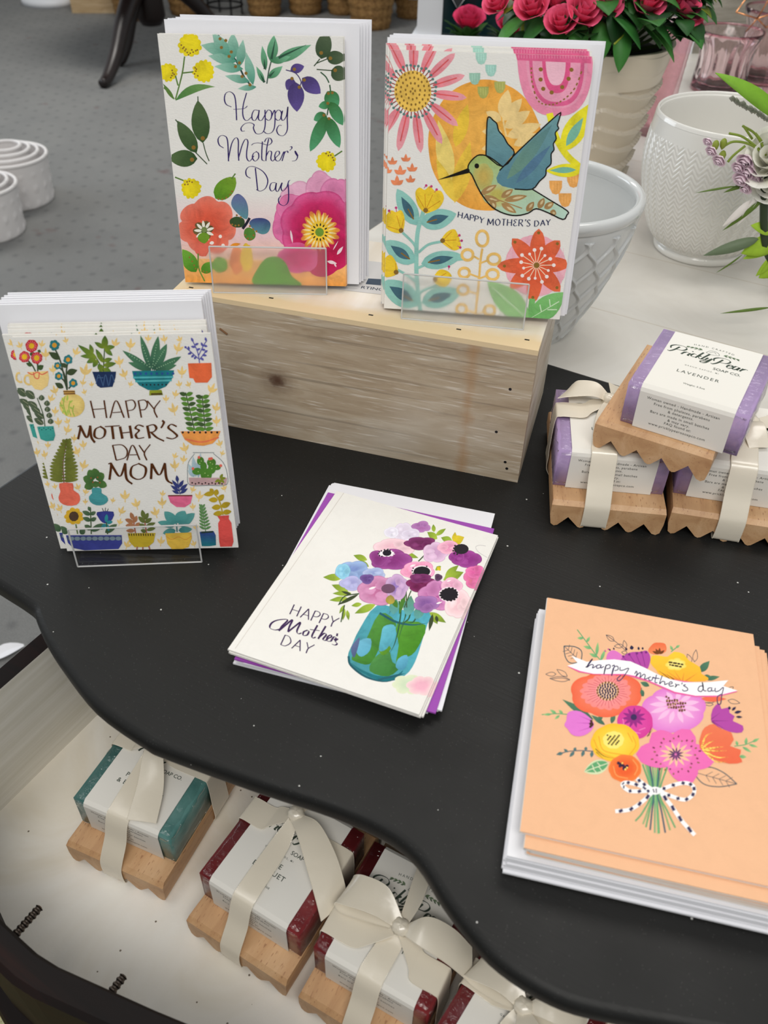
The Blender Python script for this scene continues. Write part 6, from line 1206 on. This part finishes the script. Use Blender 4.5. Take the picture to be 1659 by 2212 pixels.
# wave pot with the rose plant
def leafcol(rd, a, b): t = rd.random(); return tuple(a[i] + (b[i] - a[i]) * t for i in range(3))
MAT['leaf'] = m_print('rose_leaf', .5, 300, .1, .1); MAT['petal'] = m_print('silk_petal', .7, 260, .15, .12)
def rose(center, r, up, inner, outer, seed, name='rose_bloom', parent=None):
    rd = random.Random(seed); mb = MB(); up = V(up).normalized(); q = V((0, 0, 1)).rotation_difference(up); base = V(center)
    for ring, (n, rad, hh, flare) in enumerate([(3, .22, 1.25, .0), (3, .42, 1.2, .10), (4, .64, 1.1, .25), (5, .86, .9, .5)]):
        for k in range(n):
            a0 = 2 * pi * k / n + ring * .7 + rd.uniform(-.2, .2); v = []; f = []; c = []
            for i in range(6):
                y = i / 5
                for j in range(7):
                    x = -1 + j / 3; a = a0 + x * (pi / n) * 1.25
                    rr = r * (rad * (.35 + .65 * y ** .6) + flare * y ** 3 * .35 + .03 * abs(x)); z = r * (hh * y * (1 - .16 * x * x) - .25 * flare * y ** 2) + r * .03 * sin(5 * a + seed)
                    v.append(tuple(base + q @ V((rr * cos(a), rr * sin(a), z - r * .45))))
                    t = y * .7 + .3 * abs(x); ci, co = lin(inner), lin(outer); c.append(tuple(ci[m] + (co[m] - ci[m]) * t for m in range(4)))
            for i in range(5):
                for j in range(6): f.append((i * 7 + j, i * 7 + j + 1, i * 7 + j + 8, i * 7 + j + 7))
            mb.add(v, f, 0, c, True)
    return mb.build(name, MAT['petal'], parent)
po = prof([(.068, 0), (.072, .03), (.081, .08), (.092, .135), (.100, .172), (.102, .182)], 30); nw = len(po)
def wav(a, z, i):
    if i >= nw: return 0
    return .0075 * (((z / .0235 + .5 * abs(sin(2.5 * a + .6))) % 1) ** 1.5 - .4) * (1 if z < .138 else .1)
rp = pot('cream planter with draped wave relief full of pink roses and dark leaves', (.262, 1.262, ZT), po, prof([(.06, .01), (.076, .08), (.090, .15), (.095, .182)], 6), MAT['creamglaze'], 200, wav)
MB().add(*prism([(.091 * cos(k * pi / 12), .091 * sin(k * pi / 12)) for k in range(24)], .15, .168)).build('soil', plain('dark_moss', (28, 30, 22), .95, bscale=200, bstr=1), rp)
rd = random.Random(11); mb = MB(); mb2 = MB(); loc0 = V((.262, 1.262, ZT))
def toL(p): return V(p) - loc0
for i in range(330):
    a = rd.uniform(0, 2 * pi); R = .120 * rd.random() ** .5; z = .196 + .10 * rd.random() * (1 - (R / .15) ** 2) + .012 * rd.random()
    b = V((R * cos(a), R * sin(a), z)); out = V((cos(a), sin(a), 0)) * rd.uniform(.4, 1) + V((rd.uniform(-.5, .5), rd.uniform(-.5, .5), rd.uniform(-.55, .4)))
    L = rd.uniform(.026, .038); out.normalize(); col = lin(leafcol(rd, (22, 58, 24), (62, 122, 52)) if rd.random() < .86 else leafcol(rd, (120, 140, 40), (160, 170, 60)))
    mb.add(*leaf3(b, b + out * L, L * .9, 6, .18, .2), 0, col, True)
    if i % 3 == 0: mb2.add(*tube([(b.x * .4, b.y * .4, .17), (b.x * .8, b.y * .8, z - .02), tuple(b)], .0013, 5))
for px, py, yy, L, w, sd in [(1350, 62, 1.140, .040, .030, 1), (1415, 62, 1.16, .046, .032, 1), (1215, 80, 1.145, .036, .024, -1), (1345, 90, 1.14, .03, .022, 0), (1165, 62, 1.15, .04, .026, -1), (1300, 74, 1.14, .036, .026, 0), (1110, 62, 1.17, .04, .026, -1), (1430, 92, 1.17, .034, .020, 1), (1390, 24, 1.16, .04, .03, 1), (1250, 70, 1.14, .036, .024, 0)]:
    d = cr * ((px - 829.5) / F_PX) - cu * ((py - 1106) / F_PX) + fw; c = toL(V((0, 0, CAM_H)) + d * (yy / d.y))
    mb.add(*leaf3(c - V((sd * L * .4, -.01, -.012)), c + V((sd * L * .55, -.012, -.016 if sd else -.03)), w, 8, .15, .12), 0, lin(leafcol(rd, (34, 92, 36), (76, 140, 60))), True)
mb.build('foliage', MAT['leaf'], rp); mb2.build('stems', plain('rose_stem', (66, 84, 34), .6), rp)
for k, (px, py, yy, r, u) in enumerate([(1212, 48, 1.135, .0195, (-.2, -.55, .7)), (1258, 26, 1.14, .022, (.2, -.55, .7)), (1150, 14, 1.155, .021, (-.3, -.55, .7)), (1310, 6, 1.16, .020, (.2, -.7, .6)), (1400, 8, 1.165, .0205, (.1, -.55, .7)), (1482, 14, 1.19, .020, (.5, -.55, .7)), (1496, 50, 1.19, .014, (.5, -.5, -.6)), (1205, 6, 1.165, .020, (0, -.6, .8)), (1440, -14, 1.2, .02, (.2, -.5, .8)), (1265, -22, 1.2, .022, (0, -.5, .9)), (1130, -18, 1.2, .02, (-.2, -.5, .9)), (1345, -25, 1.2, .02, (0, -.5, .9)), (1075, 6, 1.2, .018, (-.5, -.55, .7))]):
    d = cr * ((px - 829.5) / F_PX) - cu * ((py - 1106) / F_PX) + fw; c = toL(V((0, 0, CAM_H)) + d * (yy / d.y))
    rose(tuple(c), r, u, (214, 40, 84), (246, 112, 150), k + 1, 'rose_bloom', rp)
# two small rose pots behind, left of the big one
for k, (x, y, px, lab) in enumerate([(.136, 1.85, 1012, 'small grey pot with a pink rosebud, left one behind the big rose planter'), (.215, 1.83, 1072, 'small grey pot with a pink rosebud, right one behind the big rose planter')]):
    t = thing('rose_pot', lab, 'potted plant', TR(x, y, ZT)); MB().add(*lathe([(.025, 0), (.030, .035), (.036, .037), (.036, .046), (.03, .046), (.026, .03), (.0005, .03)], 32), smooth=True).build('pot_body', plain('small_grey_pot', (150, 146, 140), .6), t)
    m2 = MB(); r2 = random.Random(k)
    for i in range(26): a = r2.uniform(0, 6.28); b = V((.014 * cos(a), .014 * sin(a), .045)); m2.add(*leaf3(b, b + V((.03 * cos(a), .03 * sin(a), r2.uniform(-.01, .04))), .02), 0, lin(leafcol(r2, (30, 66, 30), (70, 110, 50))), True)
    m2.build('foliage', MAT['leaf'], t); MB().add(*tube([(0, 0, .03), (0, 0, .07)], .0015, 6)).build('stem', MAT['leaf'], t); rose((0, -.01, .080), .030, (0, -.4, 1), (180, 20, 60), (240, 80, 130), 30 + k, 'rosebud', t)
# white lantern and its chalk tag
lt = thing('lantern', 'white wooden lantern with dark panes, left of the roses on the white table', 'lantern', TR(.040, 1.95, ZT, -.15)); wp = plain('white_painted_wood', (226, 228, 232), .5)
for x, y in ((0, 0), (.17, 0), (0, .17), (.17, .17)): MB().add(*rbox(x, y, .03, x + .050 if x == 0 else x + .03, y + .03, .36, .002)).build('post', wp, lt)
MB().add(*rbox(-.01, -.01, 0, .21, .21, .03, .003)).build('base', wp, lt); MB().add(*rbox(-.01, -.01, .36, .21, .21, .39, .003)).build('roof', wp, lt)
MB().add(*box(.05, .008, .03, .17, .011, .36)).build('pane', plain('dark_teal_glass', (16, 40, 44), .08), lt); MB().add(*box(.008, .03, .03, .011, .17, .36)).build('pane', plain('dark_teal_glass', (16, 40, 44), .08), lt)
tg = thing('chalk_tag', 'black chalkboard tag with a white border hanging on the lantern', 'tag', TR(.118, 1.925, .062, -.15)); mb = MB()
ptg = [(-.022, .10), (-.022, .03), (0, 0), (.022, .03), (.022, .10)]
def vert(vf): return [(x, y_, z) for x, z, y_ in vf[0]], vf[1]
v, f = prism(ptg, -.001, .001); MB().add([(x, z, y) for x, y, z in v], f).build('tag_border', wp, tg)
v, f = prism([(x * .84, .012 + (y - .012) * .95) for x, y in ptg], -.0016, -.0011); MB().add([(x, z, y) for x, y, z in v], f).build('chalkboard', plain('chalkboard', (40, 42, 44), .8), tg)
mb = MB(); A = Art(mb, [(-.022, .10), (.022, .10), (.022, 0), (-.022, 0)], .044, .10, .0002, basis((-.022, -.0017, 0), (1, 0, 0), (0, 0, 1), (0, -1, 0)))
A.strokes([[(-.008, .07), (-.010, .035)], [(-.009, .07), (.006, .066), (.002, .055), (-.008, .053)], [(-.008, .053), (.010, .048), (.006, .036), (-.010, .035)], [(-.014, .03), (.0, .026), (.012, .032)]], .0022, (215, 215, 210)); mb.build('chalk_lettering', MAT['label'], tg)
# pink glass
def m_glass(name, col, rough=.02):
    m, nt, b, o = newmat(name); setp(b, Base_Color=lin(col), Roughness=rough, Transmission_Weight=1.0, IOR=1.4); return m
MAT['pinkglass'] = m_glass('pink_glass', (255, 240, 243)); MAT['pinkdeep'] = m_film('deep_pink_glass', .05, .08, None, tint=(.93, .66, .72, 1))
def tumbler(label, x, y, r, h, ph=0):
    t = thing('glass_tumbler', label, 'glass', TR(x, y, ZT), 'pink glass tumblers')
    o_ = prof([(r * .70, 0), (r * .84, .004), (r * .86, h * .12), (r * .80, h * .4), (r * .83, h * .7), (r * .97, h * .92), (r, h)], 6); i_ = prof([(r * .3, .012), (r * .72, .015), (r * .70, h * .4), (r * .75, h * .7), (r * .90, h * .92), (r * .965, h)], 6)
    no = len(o_); w = lambda a, z, i: (.0022 * cos(12 * a + ph) * sin(pi * min(1, z / h * 1.05)) if i < no else 0)
    mb = MB(); mb.add(*lathe([(.0005, 0)] + o_ + i_[::-1] + [(.0005, .012)], 96, lambda a, z, i: w(a, z, i - 1) if i > 0 else 0), smooth=True); mb.build('glass_body', MAT['pinkglass'], t)
    MB().add(*lathe([(r * 1.004, h * .96), (r * 1.012, h * .985), (r * 1.004, h * 1.004), (r * .975, h * 1.004), (r * .97, h * .97)], 64), smooth=True).build('tinted_rim', MAT['pinkdeep'], t)
    MB().add(*lathe([(.0005, -.0), (r * .72, .0002), (r * .87, .005), (r * .84, .011), (r * .6, .0115), (.0005, .0115)], 64), smooth=True).build('tinted_foot', MAT['pinkdeep'], t)
tumbler('pink glass tumbler directly behind the herringbone planter', .597, 1.725, .057, .100)
tumbler('larger pink glass tumbler farther back at the right picture edge', .700, 1.800, .060, .122, 1)
def vase(label, x, y, r0, r1, h):
    t = thing('glass_vase', label, 'vase', TR(x, y, ZT)); o_ = prof([(r0, 0), (r0 * 1.02, .01), ((r0 + r1) / 2, h * .55), (r1, h * .92), (r1 * 1.05, h)], 14); i_ = prof([(r0 * .6, .012), ((r0 + r1) / 2 - .004, h * .55), (r1 - .003, h)], 6); no = len(o_)
    mb = MB(); mb.add(*lathe([(.0005, 0)] + o_ + i_[::-1] + [(.0005, .01)], 110, lambda a, z, i: (.0016 * abs(sin(9 * a + z * 160) * cos(9 * a - z * 160)) if 1 < i < no - 3 else 0)), smooth=True); mb.build('vase_body', m_film('pressed_pink_glass', .08, .12, 150, .9, tint=(.97, .80, .83, 1)), t)
    MB().add(*lathe([(r1 * 1.05, h * .955), (r1 * 1.12, h * .975), (r1 * 1.06, h * .99), (r1 * 1.12, h), (r1 * 1.02, h * 1.004)], 48), smooth=True).build('banded_rim', MAT['pinkglass'], t)
vase('tall pressed pink glass vase between the rose planter and the herringbone one', .418, 1.470, .026, .034, .160)
vase('pressed pink glass vase cut by the right picture edge', .685, 1.655, .028, .034, .12)
# copper wire ornament
def RAY(px, py, yy):
    d = cr * ((px - 829.5) / F_PX) - cu * ((py - 1106) / F_PX) + fw; return V((0, 0, CAM_H)) + d * (yy / d.y)
om = thing('wire_ornament', 'geometric copper wire ornament above the glasses at top right', 'ornament', RAY(1636, 40, 1.70)); o0 = RAY(1636, 40, 1.70)
cw = plain('copper_wire', (224, 160, 112), .25, 1.0); P = [RAY(1590, 26, 1.70) - o0, V((0, 0, 0)), RAY(1672, -20, 1.68) - o0, RAY(1640, -40, 1.76) - o0, RAY(1700, 20, 1.74) - o0, RAY(1655, 60, 1.72) - o0, RAY(1612, 68, 1.73) - o0]
for a, b in ((0, 1), (1, 2), (0, 3), (2, 3), (1, 4), (2, 4), (1, 5), (5, 4), (1, 6)): MB().add(*tube([tuple(P[a]), tuple(P[b])], .0013, 8), smooth=True).build('wire_rod', cw, om)
# weathered board behind the glasses
bd = thing('plank_board', 'grey weathered plank board with a white edge behind the pink glasses', 'board', TR(.585, 1.99, ZT, -.02)); MB().add(*box(.03, 0, 0, 1.1, .02, .7)).build('plank_panel', m_crate('weathered_grey_planks', [(120, 116, 104), (142, 138, 126), (160, 156, 146)], .1), bd); MB().add(*rbox(0, -.006, 0, .03, .024, .7, .002)).build('edge_strip', wp, bd)
# flower arrangement at the right edge
fa0 = V((.475, .90, ZT)); fa = thing('flower_arrangement', 'spray of white, lime and pink silk flowers reaching in from the right edge', 'flowers', TR(*fa0))
YA = .875
def FA(px, py, y=YA): return RAY(px, py, y) - fa0
MB().add(*lathe([(.0005, 0), (.035, 0), (.04, .03), (.036, .07), (.028, .09), (.026, .09), (.03, .05), (.0005, .01)], 32), smooth=True).build('holder', MAT['glaze'], fa)
gst = plain('dark_green_stem', (40, 56, 26), .6)
def stems(L, r=.0016): 
    mb = MB()
    for q in L: mb.add(*tube(crom([tuple(FA(*p)) for p in q], 5), r, 6), smooth=True)
    return mb
stems([[(1700, 600), (1655, 540), (1650, 420), (1648, 380)]], .0042).build('main_stem', gst, fa); MB().add(*tube([(0, 0, .02), (.0, 0, .06), tuple(FA(1700, 600))], .0042, 8)).build('main_stem', gst, fa)
stems([[(1655, 335), (1620, 312), (1585, 306), (1560, 318)], [(1640, 322), (1605, 296), (1575, 288)], [(1655, 330), (1632, 290), (1604, 272)], [(1625, 300), (1606, 272)], [(1648, 308), (1632, 288)], [(1610, 315), (1585, 335), (1572, 350)]], .0012).build('sprig', plain('fresh_green_stem', (128, 148, 50), .6), fa)
def lf(name, L, c0, mat='leaf'):
    for b, t, w in L:
        mb = MB(); mb.add(*leaf3(tuple(FA(*b)), tuple(FA(*t)), w, 10, .3, .1, (.2, -.8, .5)), 0, lin(c0), True); mb.build(name, MAT[mat], fa)
lf('leaf', [((1690, 262, .86), (1553, 154, .86), .016)], (118, 166, 44)); lf('leaf', [((1640, 385), (1564, 416), .005), ((1590, 402), (1504, 416), .0022), ((1659, 420), (1562, 500), .005), ((1604, 550), (1548, 590), .0018), ((1665, 664, .82), (1558, 677, .82), .0032)], (92, 118, 44))
lf('grey_leaf', [((1640, 515), (1521, 552), .012)], (104, 120, 92)); lf('white_petal', [((1622, 432), (1562, 490), .0085), ((1630, 430), (1594, 488), .0065), ((1640, 420), (1600, 470), .006)], (238, 232, 226), 'petal')
lf('lime_petal', [((1672, 500), (1624, 486), .014), ((1680, 515), (1602, 548), .020), ((1690, 520), (1606, 560), .012), ((1672, 550), (1634, 598), .010), ((1690, 560), (1640, 602), .018)], (160, 196, 56), 'petal')
mb = MB()
for i in range(26):
    t = i / 25; p = FA(1580 + 95 * t, 212 + 55 * t); mb.add(*xf(lathe([(.0001, -.0026), (.0032, 0), (.0001, .0026)], 7), Matrix.Translation(p + V((random.Random(i).uniform(-.0012, .0012), 0, random.Random(i + 9).uniform(-.001, .001))))), 0, lin((168, 166, 154)), True)
mb.build('grey_seed_spike', MAT['petal'], fa)
rose(tuple(FA(1664, 345)), .029, (-.5, -.6, .5), (242, 240, 216), (250, 249, 244), 51, 'white_bloom', fa); rose(tuple(FA(1672, 388)), .022, (-.4, -.7, .1), (240, 238, 214), (249, 248, 242), 52, 'white_bloom', fa)
for k, (x, y, r) in enumerate([(1538, 325, .006), (1555, 345, .007), (1530, 305, .005), (1612, 345, .009), (1618, 368, .010), (1603, 385, .009), (1634, 385, .008), (1596, 360, .007), (1612, 405, .007)]): rose(tuple(FA(x, y, YA - .004)), r, (-.5, -.5, -.5), (240, 212, 226), (246, 230, 238), 60 + k, 'pink_floret', fa)
for x, y in ((1545, 316), (1562, 312), (1560, 338)): MB().add(*xf(lathe([(.0004, -.005), (.0028, -.002), (.0036, .002), (.002, .005), (.0003, .006)], 10), Matrix.Translation(FA(x, y))), smooth=True).build('green_calyx', plain('calyx', (132, 146, 48), .6), fa)

# ---------------------------------------------------------------- the shop floor behind
def wick(a, z, i): return .006 * sin(a * 34 + (i % 2) * pi) * 1.0 + .004 * sin(z * 260)
MAT['wicker'] = m_wood('wicker', [(96, 66, 34), (156, 116, 66), (196, 158, 100)], (60, 60, 160), rough=.7, bs=.6)
def basket(label, x, y, r, h, tagged=False):
    t = thing('wicker_basket', label, 'basket', TR(x, y, FLOOR_Z), 'wicker baskets along the far shelf'); pr = [(r * .8 + r * .25 * sin(k / 30 * 2.2), h * k / 30) for k in range(31)]
    mb = MB(); mb.add(*lathe([(.001, .005)] + pr + [(p[0] - .02, p[1]) for p in pr[::-1]], 84, lambda a, z, i: wick(a, z, i) if 0 < i <= 31 else 0), smooth=True); mb.build('woven_body', MAT['wicker'], t)
    MB().add(*tube([((r * .99) * cos(k * pi / 16), (r * .99) * sin(k * pi / 16), h) for k in range(33)], .012, 8), smooth=True).build('rim', MAT['wicker'], t)
    if tagged: MB().add(*rbox(-.02, -r * 1.12, h * .25, .03, -r * 1.115, h * .75, .0005)).build('price_tag', MAT['white_paper'], t)
for a in [('wicker basket at far left of the row, beside the dark table leg', -1.571, 5.70, .10, .42), ('wicker basket behind the dark table leg, left of the wire stand', -1.275, 5.87, .11, .45), ('wicker basket right of the black wire stand', -.806, 5.90, .11, .45), ('fourth wicker basket from the left in the far row', -.565, 5.98, .11, .45), ('wicker basket with a white tag, centre of the far row', -.335, 6.0, .105, .45, True), ('widest wicker basket, second from the right in the far row', -.155, 5.66, .135, .48), ('wicker basket at the right end of the far row, beside the white lantern', .085, 5.95, .105, .46, True)]: basket(*a)
sh = thing('display_shelf', 'dark wooden display shelf behind the row of baskets', 'shelf', TR(-1.7, 6.35, FLOOR_Z)); dk = plain('black_brown_wood', (26, 22, 20), .5)
for z in (.0, .5, 1.0): MB().add(*rbox(0, 0, z, 2.2, .45, z + .04, .003)).build('shelf_board', dk, sh)
MB().add(*box(0, .44, 0, 2.2, .46, 1.04)).build('back_panel', dk, sh)
for x in (0, 2.17): MB().add(*box(x, 0, 0, x + .03, .45, 1.04)).build('side_panel', dk, sh)
ws = thing('wire_stand', 'black wire stand between two wicker baskets in the far row', 'stand', TR(-1.035, 5.84, FLOOR_Z)); bw = plain('black_wire', (24, 24, 26), .4, .5)
for z in (.06, .13, .30): MB().add(*tube([(.105 * cos(k * pi / 16), .105 * sin(k * pi / 16), z) for k in range(33)], .006, 6), smooth=True).build('hoop', bw, ws)
for k in range(4): a = k * pi / 2 + .5; MB().add(*tube([(.105 * cos(a), .105 * sin(a), 0), (.105 * cos(a), .105 * sin(a), .30)], .006, 6)).build('leg', bw, ws)
wb = thing('wooden_box', 'small light wooden box on the carpet, far left beside the baskets', 'box', TR(-1.95, 5.80, FLOOR_Z, .1)); bb = m_wood('pale_pine', [(176, 146, 106), (196, 168, 128), (212, 188, 150)])
for q in ((0, 0, 0, .32, .015, .16), (0, .215, 0, .32, .23, .16), (0, .015, 0, .015, .215, .16), (.305, .015, 0, .32, .215, .16), (.015, .015, 0, .305, .215, .012)): MB().add(*rbox(*q, .002)).build('side_board', bb, wb)
pb = thing('pedestal', 'round white pedestal foot on the carpet at the far left', 'pedestal', TR(-2.16, 6.06, FLOOR_Z)); MB().add(*lathe([(.001, 0), (.17, 0), (.17, .03), (.14, .045), (.06, .06), (.045, .12), (.045, .6), (.001, .6)], 40), smooth=True).build('base', wp, pb)
# dark pedestal table
pt_ = thing('pedestal_table', 'dark wooden pedestal table with curved feet standing on the grey carpet', 'table', TR(-1.255, 4.92, FLOOR_Z)); MAT['walnut'] = plain('dark_walnut', (34, 24, 22), .35, nscale=12, namt=.3)
MB().add(*lathe([(.001, .14), (.05, .14), (.075, .18), (.07, .26), (.085, .32), (.06, .40), (.05, .55), (.06, .66), (.001, .68)], 32), smooth=True).build('column', MAT['walnut'], pt_)
MB().add(*lathe([(.001, .68), (.45, .68), (.46, .70), (.45, .72), (.001, .72)], 48), smooth=True).build('table_top', MAT['walnut'], pt_)
for tip in ((-.11, -.63), (-.13, -.26), (.42, .22)):
    L = math.hypot(*tip); ux, uy = tip[0] / L, tip[1] / L; k = crom([(0, .30), (L * .25, .31), (L * .5, .22), (L * .72, .10), (L * .9, .035), (L, .022)], 5)
    MB().add(*tube([(ux * a, uy * a, z) for a, z in k], [.05 - .03 * i / len(k) for i in range(len(k))], 10), smooth=True).build('foot', MAT['walnut'], pt_)
# nested white baskets
MAT['whiteweave'] = plain('white_woven_plastic', (232, 228, 226), .5)
for sx, sy, tagn, R in ((-1.315, 2.965, 'rear', .130), (-1.318, 2.692, 'front', .122)):
    for k in range(4):
        r = R * (1 - .20 * k); h = .150 + .006 * k; t = thing('white_basket', f'white woven basket, {["outermost", "second", "third", "innermost"][k]} of the nested {tagn} stack on the carpet', 'basket', TR(sx, sy, FLOOR_Z + .004 * k), f'nested white baskets, {tagn} stack')
        pr = [(r * (.93 + .07 * j / 24), h * j / 24) for j in range(25)]
        mb = MB(); mb.add(*lathe([(.001, .0)] + pr + [(p[0] - .005, p[1]) for p in pr[::-1]] + [(.001, .004)], 144, lambda a, z, i, h=h: (.0035 * max(0, sin(18 * a)) * max(0, sin(z / .026 * pi)) if 1 < i < 20 else 0)), smooth=True); mb.build('basket_wall', MAT['whiteweave'], t)
        MB().add(*tube([((r - .002) * cos(j * pi / 24), (r - .002) * sin(j * pi / 24), h) for j in range(49)], .0062, 8), smooth=True).build('rim', MAT['whiteweave'], t)
# scrap and patterned rug under the desk
tag(MB().add(*xf(leaf3((-.03, 0, .002), (.03, .012, .004), .03), TR(-.649, .948, FLOOR_Z, .5))).build('paper_scrap', MAT['white_paper']), 'small crumpled white scrap on the floor left of the open drawer', 'paper')
def m_rug():
    m, nt, b, o = newmat('olive_gold_rug_pile'); setp(b, Roughness=.9); vec = coords(nt)
    n = nz(nt, vec, 26, 4, .6, 1.5); nt.links.new(ramp(nt, n, [(.28, lin((70, 56, 30))), (.42, lin((128, 116, 66))), (.52, lin((168, 148, 88))), (.60, lin((176, 176, 140))), (.72, lin((120, 96, 46)))]), b.inputs['Base Color']); bump(nt, b, nz(nt, vec, 300, 3), .8, .004); return m
rg = thing('patterned_rug', 'olive and gold patterned rug below the drawer at the lower left corner', 'rug', TR(-1.3, -.6, FLOOR_Z)); MB().add(*rbox(0, 0, 0, 1.5, 1.02, .012, .004)).build('pile', m_rug(), rg); MB().add(*rbox(-.012, -.012, 0, 1.512, 1.032, .006, .002)).build('border', plain('rug_binding', (90, 76, 44), .9), rg)
